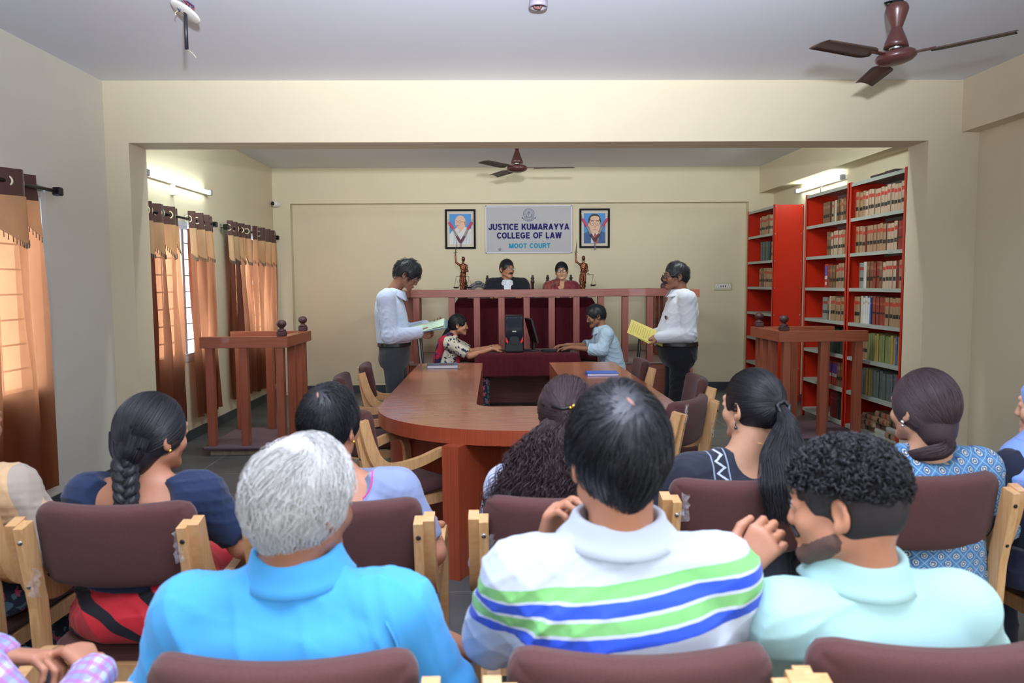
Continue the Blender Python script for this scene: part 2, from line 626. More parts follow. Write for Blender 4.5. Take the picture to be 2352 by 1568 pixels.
# ---------------------------------------------------------------- tube lights
def tube_light(p0, p1, wall_x, label):
    """batten tube light on the wall: p0 far/near ends along Y"""
    y0, y1 = p0[1], p1[1]
    z = p0[2]
    s = 1 if wall_x < 0 else -1
    L = y1 - y0
    t = thing('tube_light', label, 'tube light', (wall_x, y0, z))
    MB().box((0, 0, -.02), (s * .035, L, .02), bev=.004).build('batten', white_pl, t)
    em = bpy.data.materials.get('tube_glow')
    if not em:
        em = bpy.data.materials.new('tube_glow')
        nn, ll = nodes_of(em)
        bb = nn['Principled BSDF']
        bb.inputs['Base Color'].default_value = (1, 1, 1, 1)
        bb.inputs['Emission Color'].default_value = (0.85, 1.0, 0.93, 1)
        bb.inputs['Emission Strength'].default_value = 14
    MB().tube([(s * .055, .03, 0.0), (s * .055, L - .03, 0.0)], .016, n=12).build('fluorescent_tube', em, t)
    e = MB().box((s * .03, -.012, -.028), (s * .078, .03, .028), bev=.006)
    e.build('end_cap', mat('cap_grey', '8B8C96', rough=.5), t)
    MB().box((s * .03, L - .03, -.028), (s * .078, L + .012, .028), bev=.006).build('end_cap', mat('cap_grey', '8B8C96'), t)
    return t


tl = tube_light((0, 6.50, 2.448), (0, 7.93, 2.448), XL, 'lit white tube light on the left wall above the middle window curtains')
m_ = MB().tube([(.03, .62, -.02), (.035, .62, -.10), (.06, .63, -.13)], .006).box((.0, .585, -.12), (.025, .655, -.015), bev=.004)
m_.build('starter_clip', white_pl, tl)
tube_light((0, 8.16, 2.615), (0, 9.41, 2.615), XR, 'lit white tube light on the right wall above the red bookcases')
wire = MB().tube([(XR - .02, 8.7, 2.59), (XR - .10, 8.6, 2.56), (XR - .18, 8.42, 2.53), (XR - .22, 8.33, 2.45)], .004, n=6).build('light_wire', black_pl)
tag(wire, 'thin dark wire drooping from the right tube light onto the middle bookcase', 'wire')

# ---------------------------------------------------------------- security camera
t = thing('security_camera', 'small white security camera at the top left of the back wall', 'camera', (-2.93, 10.33, 2.575))
MB().box((-.035, -.05, -.04), (.05, 0, .045), bev=.012).build('mount', white_pl, t)
Mx = Matrix.Rotation(math.radians(90), 4, 'X') @ Matrix.Rotation(math.radians(-25), 4, 'Y')
MB().lathe([(.001, 0), (.034, 0), (.038, .01), (.038, .10), (.034, .115), (.02, .118)], n=20, M=Mx, c=(.05, -.02, .0)).build('housing', white_pl, t)
MB().lathe([(.001, .115), (.026, .115), (.027, .125), (.018, .128), (.001, .128)], n=20, M=Mx, c=(.05, -.02, .0)).build('lens', black_pl, t)

# ---------------------------------------------------------------- ceiling fans
def blade_mesh(L0, L1, wd=.062):
    """blade along +X with rounded inner end, slightly cambered"""
    V, F = [], []
    N = 14
    for i in range(N + 1):
        u = i / N
        x = L0 + (L1 - L0) * u
        hw = wd * (1 - .12 * u)
        if i == 0: hw *= .45
        if i == 1: hw *= .88
        for j in range(5):
            v = j / 4 * 2 - 1
            xx = x + (0.045 * (v + 1) / 2 * -1 if i == N else 0)
            z = -.010 * v * v + v * hw * math.tan(math.radians(9))
            V.append((xx, v * hw, z + .002))
    for i in range(N + 1):
        for j in range(5):
            x, y, z = V[i * 5 + j]
            V.append((x, y, z - .004))
    o = (N + 1) * 5
    for i in range(N):
        for j in range(4):
            a = i * 5 + j
            F.append((a, a + 5, a + 6, a + 1))
            F.append((o + a, o + a + 1, o + a + 6, o + a + 5))
    for i in range(N):
        for j in (0, 4):
            a = i * 5 + j
            F.append((a, o + a, o + a + 5, a + 5) if j == 0 else (a, a + 5, o + a + 5, o + a))
    for j in range(4):
        F.append((j, j + 1, o + j + 1, o + j))
        a = N * 5 + j
        F.append((a, o + a, o + a + 1, a + 1))
    return V, F


def fan(name, label, loc, rod, angs, r=.60, tilt=0.0):
    """loc = hub centre; rod up to the ceiling"""
    t = thing(name, label, 'ceiling fan', loc)
    top = ZC - loc[2]
    M = Matrix.Rotation(tilt, 4, 'Y')
    MB().lathe([(.001, -.045), (.05, -.044), (.085, -.034), (.105, -.018), (.108, -.004), (.100, .012), (.085, .022), (.03, .03), (.001, .03)],
               n=36, M=M).build('motor_housing', fan_mat, t)
    MB().lathe([(.001, .03), (.036, .03), (.036, .055), (.001, .055)], n=20).build('motor_neck', steel, t)
    MB().lathe([(.030, .052), (.065, .045), (.058, .075), (.040, .12), (.026, .16), (.016, .185), (.001, .185)], n=28).build('lower_canopy', fan_mat, t)
    MB().tube([(0, 0, .17), (0, 0, top - .02)], .0115, n=12).build('down_rod', fan_mat, t)
    MB().lathe([(.001, top - .17), (.018, top - .17), (.028, top - .15), (.048, top - .09), (.058, top - .06), (.060, top - .045), (.056, top - .03), (.050, top - .02)],
               n=28).build('upper_canopy', fan_mat, t)
    MB().box((-.035, -.02, top - .04), (.03, .02, top), bev=.006).tube([(-.05, 0, top - .03), (-.065, .01, top - .01), (-.03, .0, top - .002)], .006).build('ceiling_hook', black_metal, t)
    for a in angs:
        V, F = blade_mesh(.175, r)
        M2 = Matrix.Rotation(a, 4, 'Z')
        MBl = MB()
        MBl.add([M2 @ Vector(v) for v in V], F, smooth=True)
        bl = MBl.build('blade', fan_blade_mat, t)
        A = MB().box((.085, -.016, -.004), (.21, .016, .003), M=M2)
        A.build('blade_bracket', fan_mat, bl)
    return t


fan('ceiling_fan', 'large brown three blade ceiling fan hanging at the upper right, nearest the camera', (2.255, 4.30, 2.755), 0, [math.radians(a) for a in (-156, -48, 80)], tilt=math.radians(-7))
fan('ceiling_fan', 'smaller looking brown ceiling fan hanging over the railing in the back bay', (.24, 8.0, 2.70), 0, [math.radians(a) for a in (-126, -4, 115)])

# empty fan points
t = thing('ceiling_plate', 'tilted white round ceiling plate with dangling wires at the upper left', 'ceiling plate', (-1.69, 4.33, 3.0))
Mt = Matrix.Rotation(math.radians(28), 4, 'Y') @ Matrix.Rotation(math.radians(-14), 4, 'X')
MB().lathe([(.001, -.006), (.078, -.006), (.088, 0), (.086, .006), (.001, .006)], n=32, M=Mt).build('plate', white_pl, t)
MB().tube([(0, 0, .04), (0, 0, -.20)], .010, n=10).build('rod', mat('navy_rod', '22222E', rough=.4), t)
MB().tube([(.005, 0, -.2), (.03, 0, -.22), (.05, 0, -.245)], .0022, n=6).tube([(-.03, -.02, 0), (-.045, -.03, -.015), (-.035, -.04, -.03)], .003, n=6).build('loose_wire', mat('cream_wire', 'C9BFA0'), t)
mb = MB()
cols = [mat('red_wire', 'A2333A'), mat('blue_wire', '34406E'), mat('grey_wire', '8C8896')]
for k in range(9):
    a = k * .8
    mb.tube([(.03 * math.cos(a), .03 * math.sin(a), .0), (.05 * math.cos(a + .6), .04 * math.sin(a + .6), .03), (.015 * math.cos(a), .02 * math.sin(a), .056)], .004, m=cols[k % 3], n=6)
mb.build('wire_bundle', None, t)
t = thing('ceiling_hook_cup', 'small open ceiling fan hook cup at the top centre of the ceiling', 'ceiling fitting', (.253, 4.30, 3.02))
MB().lathe([(.05, .035), (.052, .0), (.047, -.006), (.044, 0), (.040, .03)], n=24).build('cup', mat('grey_cup', '8F8896', rough=.4), t)
MB().tube([(-.03, 0, .03), (-.02, 0, -.005), (.005, 0, -.012), (.03, 0, .03)], .008, n=8).build('hook', mat('rusty_hook', '6A3A34', rough=.6), t)

# ---------------------------------------------------------------- switch plate on the back wall
t = thing('socket_plate', 'cream electrical socket plate on the back wall near the far bookcase', 'socket', (3.155, YB, 1.44))
MB().box((-.125, -.014, -.055), (.125, 0, .055), bev=.006).build('plate', mat('cream_plate', 'C9C2A4', rough=.4), t)
MB().box((-.105, -.018, -.03), (.105, -.012, .03), bev=.004).build('faceplate', white_pl, t)
mb = MB()
for cx in (-.075, .075):
    for dx, dz in ((0, .015), (-.014, -.01), (.014, -.01)):
        mb.lathe([(.001, 0), (.005, 0), (.005, .002), (.001, .002)], n=8, M=Matrix.Rotation(PI / 2, 4, 'X'), c=(cx + dx, -.0175, dz))
for cx in (-.03, 0, .03):
    mb.box((cx - .006, -.0195, -.014), (cx + .006, -.0175, .014))
mb.build('socket_holes', black_pl, t)

# ---------------------------------------------------------------- curtains
brown_c, beige_c = 'x', 'y'
def fabric_trans(name, col, tcol, transp=.12, tw=.5):
    m = bpy.data.materials.new(name)
    n, l = nodes_of(m)
    n.remove(n['Principled BSDF'])
    tc = n.new('ShaderNodeTexCoord'); nz = n.new('ShaderNodeTexNoise'); nz.inputs['Scale'].default_value = 5
    nz.inputs['Detail'].default_value = 6
    mp = n.new('ShaderNodeMapping'); mp.inputs['Scale'].default_value = (1, 1, .4)
    l.new(tc.outputs['Object'], mp.inputs[0]); l.new(mp.outputs[0], nz.inputs['Vector'])
    def ramp(c):
        r = n.new('ShaderNodeValToRGB'); c = lin(c)
        r.color_ramp.elements[0].color = (*[v * .72 for v in c], 1); r.color_ramp.elements[1].color = (*c, 1)
        r.color_ramp.elements[0].position = .35; r.color_ramp.elements[1].position = .65
        l.new(nz.outputs['Fac'], r.inputs[0]); return r
    d = n.new('ShaderNodeBsdfDiffuse'); l.new(ramp(col).outputs[0], d.inputs[0])
    t = n.new('ShaderNodeBsdfTranslucent'); l.new(ramp(tcol).outputs[0], t.inputs[0])
    p = n.new('ShaderNodeBsdfTransparent'); p.inputs[0].default_value = (*lin(tcol), 1)
    g = n.new('ShaderNodeBsdfGlossy'); g.inputs['Roughness'].default_value = .45; g.inputs[0].default_value = (.6, .5, .45, 1)
    m1 = n.new('ShaderNodeMixShader'); m1.inputs[0].default_value = tw
    m2 = n.new('ShaderNodeMixShader'); m2.inputs[0].default_value = transp
    m3 = n.new('ShaderNodeMixShader'); m3.inputs[0].default_value = .04
    l.new(d.outputs[0], m1.inputs[1]); l.new(t.outputs[0], m1.inputs[2])
    l.new(m1.outputs[0], m2.inputs[1]); l.new(p.outputs[0], m2.inputs[2])
    l.new(m2.outputs[0], m3.inputs[1]); l.new(g.outputs[0], m3.inputs[2])
    l.new(m3.outputs[0], n['Material Output'].inputs['Surface'])
    return m


cur_m = fabric_trans('sheer_brown_curtain', '63341F', 'D08A62', .20, .50)
head_m = mat('curtain_header', '4A2418', rough=.6, sheen=.4)
val_m = fabric_trans('gold_valance', 'D9B084', 'E8B98A', .0, .22)
lining_m = mat('header_lining', 'D8D6DC', rough=.8)
ring_m = mat('eyelet_ring', 'D6D0B0', rough=.3, metal=.3)
rod_m = mat('curtain_rod_black', '1A171C', rough=.35, metal=.5)
tassel_m = mat('tassel_fringe', '6E6656', rough=.8)
rods = []


def rod(y0, y1, label):
    t = thing('curtain_rod', label, 'curtain rod', (XL + .09, y0, 2.125))
    MB().tube([(0, 0, 0), (0, y1 - y0, 0)], .0125, n=12).build('pole', rod_m, t)
    for k, y in enumerate((0, y1 - y0)):
        s = -1 if k == 0 else 1
        MB().box((-.028, y, -.028), (.028, y + s * .05, .028), bev=.008).build('finial', rod_m, t)
        MB().box((-.09, y - s * .05 - .012, -.04), (-.082, y - s * .05 + .012, .04)).tube([(-.085, y - s * .05, 0), (0, y - s * .05, 0)], .007, n=8).build('bracket', steel, t)
    return t


rod(3.3, 5.10, 'black curtain rod over the window at the left edge')
rod(6.35, 7.90, 'black curtain rod over the middle window below the left tube light')
rod(8.29, 10.14, 'black curtain rod over the rear window nearest the back wall')


def curtain(y0, y1, npl, zb, label, flare=0.0, seed=0, amp=.045, lead=False, shift=0.0):
    """eyelet curtain: y0..y1 on the rod, npl pleats, bottom zb; pleat = one zigzag"""
    rr = random.Random(seed)
    t = thing('curtain', label, 'curtain', (XL + .09, y0, 2.125))
    W = y1 - y0
    nc = npl * 14
    zt = .075
    hz = -.085                 # header bottom

    def prof(u, z):
        ph = u * npl * 2 * PI
        a = amp * (1 + .35 * math.sin(z * 2.1 + seed))
        x = a * math.sin(ph) + .012 * math.sin(ph * 2.3 + z * 3 + seed)
        k = max(0, -z) / 2
        y = u * W * (1 + flare * k) + shift * k + .018 * math.cos(ph) * (1 if z < 0 else .6) + .01 * math.sin(z * 5 + u * 7 + seed) * k
        return x, y

    def sheet(zs, mats, u0=0, u1=1, off=0.0, zfun=None):
        V, F = [], []
        cols_ = [u0 + (u1 - u0) * i / nc for i in range(nc + 1)]
        for z in zs:
            for u in cols_:
                zz = zfun(u, z) if zfun else z
                x, y = prof(u, zz)
                if off:
                    xa, ya = prof(u - .004, zz)
                    xb, yb = prof(u + .004, zz)
                    L_ = math.hypot(xb - xa, yb - ya) + 1e-9
                    x += (yb - ya) / L_ * off
                    y -= (xb - xa) / L_ * off
                V.append((x, y, zz))
        k = nc + 1
        for i in range(len(zs) - 1):
            for j in range(nc):
                F.append((i * k + j, i * k + j + 1, (i + 1) * k + j + 1, (i + 1) * k + j))
        return MB().add(V, F, smooth=True)
    zs = [hz - (hz - (zb - 2.125)) * i / 22 for i in range(23)]
    c = sheet(zs, None)
    c.build('panel', cur_m, t)
    sheet([zt, 0, hz], None, off=.003).build('header', head_m, t)
    sheet([zt, 0, hz], None, off=-.003).build('header_lining', lining_m, t)
    zz = [hz - i / 6 for i in range(7)]
    sheet(zz, None, off=.009, zfun=lambda u, z: hz - (hz - z) * (.13 + .15 * abs(math.sin((u * npl + .25) * PI)))).build('valance', val_m, t)
    fr = MB()
    nt = npl * 26
    for i in range(nt):
        u = (i + .5) / nt
        z = hz - (.13 + .15 * abs(math.sin((u * npl + .25) * PI)))
        x, y = prof(u, z)
        xb, yb = prof(u + .004, z)
        L_ = math.hypot(xb - x, yb - y)
        x, y = x + (yb - y) / L_ * .011, y - (xb - x) / L_ * .011
        fr.tube([(x, y, z + .004), (x, y + rr.uniform(-.004, .004), z - .032)], [.0026, .004], n=4, cap=False)
    e = fr.build('fringe', tassel_m, t)
    e['kind'] = 'stuff'
    for i in range(npl * 2):
        u = (i / 2) / npl + .01
        if u > 1: continue
        x, y = prof(min(u, 1), 0)
        V, F = [], []
        n1, n2 = 20, 6
        # ring lying in the cloth (cloth normal roughly along +Y at the crossings)
        for a in range(n1):
            for b_ in range(n2):
                A, B = 2 * PI * a / n1, 2 * PI * b_ / n2
                rr_ = .030 + .007 * math.cos(B)
                V.append((rr_ * math.cos(A), .005 * math.sin(B), rr_ * math.sin(A)))
        for a in range(n1):
            for b_ in range(n2):
                F.append((a * n2 + b_, ((a + 1) % n1) * n2 + b_, ((a + 1) % n1) * n2 + (b_ + 1) % n2, a * n2 + (b_ + 1) % n2))
        M = Matrix.Rotation(math.radians(42 if i % 2 == 0 else -42), 4, 'Z')
        q = MB().add([M @ Vector(v) for v in V], F, smooth=True).build('eyelet', ring_m, t, (.006, y, 0))
    return t


curtain(3.55, 4.90, 4, .19, 'sheer brown curtain with gold valance at the left edge of the frame', flare=.05, seed=3, amp=.05)
curtain(6.36, 7.03, 3, .27, 'sheer brown curtain hanging left of the bright gap in the middle window', flare=.03, seed=5, shift=-.01)
curtain(7.23, 7.83, 3, .23, 'sheer brown curtain hanging right of the bright gap in the middle window', flare=.06, seed=9, shift=.08)
curtain(8.31, 9.10, 4, .25, 'sheer brown curtain on the nearer half of the rear window', seed=11)
curtain(9.10, 10.08, 4, .22, 'sheer brown curtain on the far half of the rear window by the back wall', seed=14)
# ================================================================ FURNITURE
# ---------------------------------------------------------------- U-shaped conference table
TX0, TX1, TIX0, TIX1, TYF, TYJ = -0.71, 1.10, -0.12, 0.50, 7.0, 4.62
TZ0, TZ1 = 0.685, 0.765
t = thing('conference_table', 'large U-shaped teak laminate conference table in the middle of the room', 'table', (0.195, 5.4, 0))
tx = lambda x: x - .195
ty = lambda y: y - 5.4


def arc(cx, cy, rx, ry, a0, a1, n, e=2.0):
    out = []
    for i in range(n + 1):
        a = math.radians(a0 + (a1 - a0) * i / n)
        c, s = math.cos(a), math.sin(a)
        out.append((cx + rx * math.copysign(abs(c) ** (2 / e), c), cy + ry * math.copysign(abs(s) ** (2 / e), s)))
    return out


def loc2(P): return [(tx(x), ty(y)) for x, y in P]


MB().box((tx(TX0), ty(TYJ), TZ0), (tx(TIX0), ty(TYF), TZ1)).build('tabletop', wood_top, t)
MB().box((tx(TIX1), ty(TYJ), TZ0), (tx(TX1), ty(TYF), TZ1)).build('tabletop', wood_top, t)
outer = arc(.195, TYJ, .905, .88, 180, 360, 56, 2.15)
inner = [(TIX1, TYJ)] + [(TIX1 - .12 + .12 * math.cos(a), TYJ - .0 - .12 * math.sin(a)) for a in [PI / 2 * k / 8 for k in range(1, 9)]]
inner += [(TIX0 + .12 - .12 * math.cos(a), TYJ - .12 * math.sin(a)) for a in [PI / 2 * (1 - k / 8) for k in range(0, 8)]] + [(TIX0, TYJ)]
# curved head piece built as a strip between outer and inner outlines
def resample(P, n):
    d = [0]
    for a, b_ in zip(P, P[1:]):
        d.append(d[-1] + math.dist(a, b_))
    out = []
    for i in range(n + 1):
        s = d[-1] * i / n
        k = max(j for j in range(len(d)) if d[j] <= s + 1e-9)
        k = min(k, len(P) - 2)
        f = (s - d[k]) / max(1e-9, d[k + 1] - d[k])
        out.append((P[k][0] + (P[k + 1][0] - P[k][0]) * f, P[k][1] + (P[k + 1][1] - P[k][1]) * f))
    return out


N = 60
O = loc2(resample(outer, N))
I_ = loc2(resample(inner[::-1], N))
V, F, M_ = [], [], []
for z in (TZ0, TZ1):
    V += [(x, y, z) for x, y in O] + [(x, y, z) for x, y in I_]
k = N + 1
for i in range(N):
    F.append((2 * k + i, 2 * k + i + 1, 3 * k + i + 1, 3 * k + i)); M_.append(0)
    F.append((i, k + i, k + i + 1, i + 1)); M_.append(0)
    F.append((i, i + 1, 2 * k + i + 1, 2 * k + i)); M_.append(1)
    F.append((k + i, 3 * k + i, 3 * k + i + 1, k + i + 1)); M_.append(1)
F += [(0, 2 * k, 3 * k, k), (N, k + N, 3 * k + N, 2 * k + N)]
M_ += [1, 1]
o = obj('curved_tabletop', newmesh('curved_tabletop', V, F, [wood_top, wood_red_z], M_), t)
# panels below
for x0 in (TX0 + .06, TIX0 - .03, TIX1, TX1 - .09):
    MB().box((tx(x0), ty(TYJ), 0), (tx(x0 + .03), ty(TYF - .02), TZ0)).build('side_panel', wood_red_z, t)
for x0, x1 in ((TX0 + .09, TIX0 - .03), (TIX1 + .03, TX1 - .09)):
    MB().box((tx(x0), ty(TYF - .05), 0), (tx(x1), ty(TYF - .02), TZ0)).build('end_panel', wood_red_z, t)


def curved_panel(cx, cy, rx, ry, a0, a1, th, name):
    A = arc(cx, cy, rx, ry, a0, a1, 24)
    B = arc(cx, cy, rx - th, ry - th, a0, a1, 24)
    mb = MB()
    for i in range(24):
        mb.prism([(tx(p[0]), ty(p[1])) for p in (A[i], A[i + 1], B[i + 1], B[i])], 0, TZ0)
    mb.build(name, wood_red_z, t)


curved_panel(.195, TYJ, .845, .50, 180, 249, .03, 'modesty_panel')
curved_panel(.195, TYJ, .845, .50, 291, 360, .03, 'modesty_panel')
MB().box((tx(-.10), ty(4.16), 0), (tx(.50), ty(4.19), TZ0)).build('modesty_panel', wood_red_z, t)
for sx in (-1, 1):
    a = Vector((.195 + sx * .47, 3.775, 0))
    M = Matrix.Translation((tx(a.x), ty(a.y), 0)) @ Matrix.Rotation(sx * math.radians(27), 4, 'Z')
    MB().box((-.0 if sx < 0 else -.095, 0, 0), (.095 if sx < 0 else 0, .50, TZ0), M=M).build('pedestal_fin', wood_red_z, t)

# books on the table
def notebook(name, label, loc, rz, w, d, h, cov, pages='EDEDF2', extra=None):
    t = thing(name, label, 'book', loc, rz)
    c = MB().box((-w / 2, -d / 2, 0), (w / 2, d / 2, .003)).box((-w / 2, -d / 2, h - .003), (w / 2, d / 2, h)).box((-w / 2, -d / 2, 0), (-w / 2 + .003, d / 2, h))
    c.build('cover', cov, t)
    MB().box((-w / 2 + .004, -d / 2 + .003, .003), (w / 2 - .004, d / 2 - .003, h - .003)).build('pages', mat('page_edge_' + pages, pages, rough=.8, noise=.1, nscale=200, stretch=(1, 1, 8)), t)
    return t


nb = notebook('notebook', 'blue grey hardbound notebook on the far left wing of the conference table', (-.47, 6.68, TZ1), .06, .27, .20, .028, mat('slate_blue_cover', '4A6B96', rough=.4, noise=.2, nscale=9))
MB().box((-.02, -.06, .0282), (.10, -.01, .029)).build('cover_print', mat('cover_print', 'B05A48', noise=.5, nscale=30), nb)
notebook('register_book', 'bright blue register book on the right wing of the conference table', (.85, 6.02, TZ1), -.03, .25, .19, .022, mat('bright_blue_cover', '2F6BE0', rough=.35))

# ---------------------------------------------------------------- arm chairs
def strip(mb, path, w, th, x, m=None):
    """bent laminated wood strip: path in the YZ plane, width th across X"""
    P = [Vector((0, y, z)) for y, z in path]
    V, F = [], []
    k = len(P)
    for i, p in enumerate(P):
        d = (P[min(i + 1, k - 1)] - P[max(i - 1, 0)]).normalized()
        nrm = Vector((0, -d.z, d.y))
        ww = w[i] if hasattr(w, '__len__') else w
        for s1, s2 in ((-1, -1), (1, -1), (1, 1), (-1, 1)):
            q = p + nrm * (s1 * ww / 2)
            V.append((x + s2 * th / 2, q.y, q.z))
    for i in range(k - 1):
        for j in range(4):
            F.append((i * 4 + j, i * 4 + (j + 1) % 4, i * 4 + 4 + (j + 1) % 4, i * 4 + 4 + j))
    F += [(3, 2, 1, 0), tuple((k - 1) * 4 + j for j in range(4))]
    mb.add(V, F, m)
    return mb


def bez(pts, n=6):
    """Catmull-Rom through points"""
    P = [Vector((0, a, b_)) for a, b_ in pts]
    out = []
    for i in range(len(P) - 1):
        p0, p1, p2, p3 = P[max(i - 1, 0)], P[i], P[i + 1], P[min(i + 2, len(P) - 1)]
        for j in range(n):
            u = j / n
            q = .5 * ((2 * p1) + (p2 - p0) * u + (2 * p0 - 5 * p1 + 4 * p2 - p3) * u * u + (3 * p1 - p0 - 3 * p2 + p3) * u ** 3)
            out.append((q.y, q.z))
    out.append((P[-1].y, P[-1].z))
    return out


def cushion(W, H, T, curve, rc, name, n=3.2):
    """rounded upholstered pad in XZ with thickness along Y, bowed along X"""
    V, F = [], []
    nx, nz = 34, 22
    den = lambda q: math.copysign(1 - (1 - abs(q)) ** 1.7, q)
    for side in (1, -1):
        for i in range(nx + 1):
            for j in range(nz + 1):
                u, v = den(i / nx * 2 - 1), den(j / nz * 2 - 1)
                au, av = abs(u), abs(v)
                # rounded corners: pull in
                X, Z = u * W / 2, v * H / 2
                dx, dz = max(0, abs(X) - (W / 2 - rc)), max(0, abs(Z) - (H / 2 - rc))
                if dx > 0 and dz > 0:
                    L = math.hypot(dx, dz)
                    m_ = max(dx, dz)
                    k = m_ / L
                    X = math.copysign(W / 2 - rc + dx * k, X)
                    Z = math.copysign(H / 2 - rc + dz * k, Z)
                e = max(au, av)
                ed = (1 - e ** 9) ** .5 if e < 1 else 0
                y = side * T / 2 * (.25 + .75 * ed) if e < 1 else 0
                puff = side * .006 * (1 - u * u) * (1 - v * v)
                V.append((X, y + puff + curve * (u * u), Z))
    k = (nx + 1) * (nz + 1)
    for s in (0, 1):
        for i in range(nx):
            for j in range(nz):
                a = s * k + i * (nz + 1) + j
                q = (a, a + 1, a + nz + 2, a + nz + 1)
                F.append(q if s == 0 else q[::-1])
    # merge border: side verts at e==1 coincide
    bm_v = np.array(V)
    return bm_v, F


def make_chair(plastic=False):
    t = thing('armchair', 'brown', 'chair', (0, 0, 0))
    # frame: x outward
    for s in (-1, 1):
        xi, xo = s * .222, s * .246
        mb = strip(MB(), [(-.335, 0), (-.285, .22), (-.25, .42), (-.262, .60), (-.31, .845)], .052, .026, xi)
        rl = mb.build('rear_leg', pale_z, t)
        for z, y in ((.80, -.3275), (.665, -.299)):
            MB().lathe([(.001, 0), (.0075, 0), (.006, .003), (.001, .003)], n=12, M=Matrix.Rotation(PI / 2, 4, 'X'), c=(xi, y, z)).build('screw', screw_d if s * z > 0 else steel, rl)
        arm = bez([(-.300, .852), (-.262, .72), (-.215, .635), (-.13, .598), (.02, .608), (.16, .640), (.235, .632), (.268, .58), (.275, .48), (.262, .25), (.255, 0)])
        wds = [.056 if i < len(arm) * .55 else .040 for i in range(len(arm))]
        wds = list(np.interp(range(len(arm)), [0, len(arm) * .18, len(arm) * .35, len(arm) * .6, len(arm)], [.050, .062, .050, .040, .044]))
        strip(MB(), arm, wds, .030, xo + s * .004).build('arm_and_front_leg', pale, t)
    MB().box((-.21, .225, .355), (.21, .25, .415)).box((-.21, -.255, .355), (.21, -.23, .415)).box((-.21, -.23, .36), (-.19, .225, .41)).box((.19, -.23, .36), (.21, .225, .41)).build('seat_rail', pale, t)
    V, F = cushion(.452, .245, .062, .048, .055, 'backrest')
    # back: lean backwards, concave towards the sitter (edges forward)
    Mb = Matrix.Translation((0, -.272, .768)) @ Matrix.Rotation(math.radians(10), 4, 'X')
    me = newmesh('backrest', [Mb @ Vector(v) for v in V], F, [fab_brown], smooth=True)
    obj('backrest', me, t)
    V, F = cushion(.430, .49, .075, -.004, .05, 'seat')
    Ms = Matrix.Translation((0, .005, .445)) @ Matrix.Rotation(math.radians(-88), 4, 'X')
    me = newmesh('seat', [Ms @ Vector(v) for v in V], F, [fab_brown], smooth=True)
    obj('seat', me, t)
    return t


chair0 = make_chair()
chair0_used = [False]


def place_chair(x, y, deg, label, group):
    """x,y = centre of the seat, deg = direction faced, 0 = away from the camera, + = clockwise"""
    rz = -math.radians(deg)
    if not chair0_used[0]:
        chair0_used[0] = True
        chair0.location = (x, y, 0)
        chair0.rotation_euler = (0, 0, rz)
        chair0['label'] = label
        chair0['group'] = group
        return chair0
    return dup(chair0, (x, y, 0), rz, label, group)


G1, G2, G3 = 'armchairs in the front audience row', 'armchairs in the rear audience row', 'armchairs round the conference table'
fy = .31
CH = {}
for key, x, y, deg, label, g in [
    ('f0', -1.72, 2.21 + fy, 4, 'brown and beech armchair under the person in the tan and grey striped top', G1),
    ('f1', -1.08, 2.07 + fy, 1, 'brown and beech armchair under the person in the navy blouse', G1),
    ('f2', -.44, 2.07 + fy, 0, 'brown and beech armchair under the person in the pink edged grey top', G1),
    ('f3', .185, 2.08 + fy, 0, 'brown and beech armchair under the person in the lavender top', G1),
    ('f4', .765, 2.245 + fy, 0, 'brown and beech armchair under the person in the black zigzag tunic', G1),
    ('f5', 1.365, 2.27 + fy, -4, 'brown and beech armchair under the person in the blue printed tunic', G1),
    ('f6', 1.99, 2.36 + fy, -6, 'brown and beech armchair under the person in the blue checked headscarf', G1),
    ('b1', -.36, 1.165 + fy, 0, 'brown armchair whose back hides the waist of the bright blue shirt', G2),
    ('b2', .24, 1.165 + fy, 0, 'brown armchair whose back hides the waist of the striped polo shirt', G2),
    ('b3', .766, 1.17 + fy, 2, 'brown armchair whose back hides the waist of the mint shirt', G2),
    ('tl1', -.78, 5.14, 84, 'middle of the three brown armchairs on the left side of the table', G3),
    ('tl2', -.73, 5.84, 80, 'farthest brown armchair on the left side of the table', G3),
    ('tl3', -.565, 3.95, 50, 'nearest brown armchair on the left side of the table, seat and arm showing', G3),
    ('tr1', 1.05, 4.88, -86, 'middle brown armchair on the right side of the table with its back to the wall', G3),
    ('tr2', .815, 4.09, -53, 'nearest brown armchair on the right side of the table, plastic wrap on its post', G3),
    ('tr0', .90, 5.97, -88, 'farthest brown armchair on the right side of the table, by the black trousers', G3),
]:
    CH[key] = place_chair(x, y, deg, label, g)

# bits of clear plastic wrap left on some chairs
wrap = bpy.data.materials.new('clear_plastic_wrap')
n, l = nodes_of(wrap)
b = n['Principled BSDF']
b.inputs['Base Color'].default_value = (.85, .85, .9, 1)
b.inputs['Roughness'].default_value = .15
b.inputs['Alpha'].default_value = .22


def add_wrap(ch, x, y, z, s, seed):
    rr = np.random.RandomState(seed)
    V, F = [], []
    n = 9
    for i in range(n):
        for j in range(5):
            V.append((x + rr.uniform(-.006, .006) + (j - 2) * .005 * s, y + rr.uniform(-.008, .008), z + (i - n / 2) * .009 * s + rr.uniform(-.004, .004)))
    for i in range(n - 1):
        for j in range(4):
            a = i * 5 + j
            F.append((a, a + 1, a + 6, a + 5))
    o = obj('plastic_wrap', newmesh('plastic_wrap', V, F, [wrap]), ch)
    return o


for k, (key, x, y, z) in enumerate([('f1', -.205, -.30, .68), ('f1', .212, -.325, .79), ('f1', .215, -.30, .68), ('f3', -.205, -.31, .76), ('f3', -.20, -.29, .63),
                                    ('f4', -.20, -.335, .83), ('tr2', -.225, -.335, .86), ('tl2', -.27, -.27, .76), ('tr2', .20, -.31, .70)]):
    add_wrap(CH[key], x, y, z, 1.2, k)

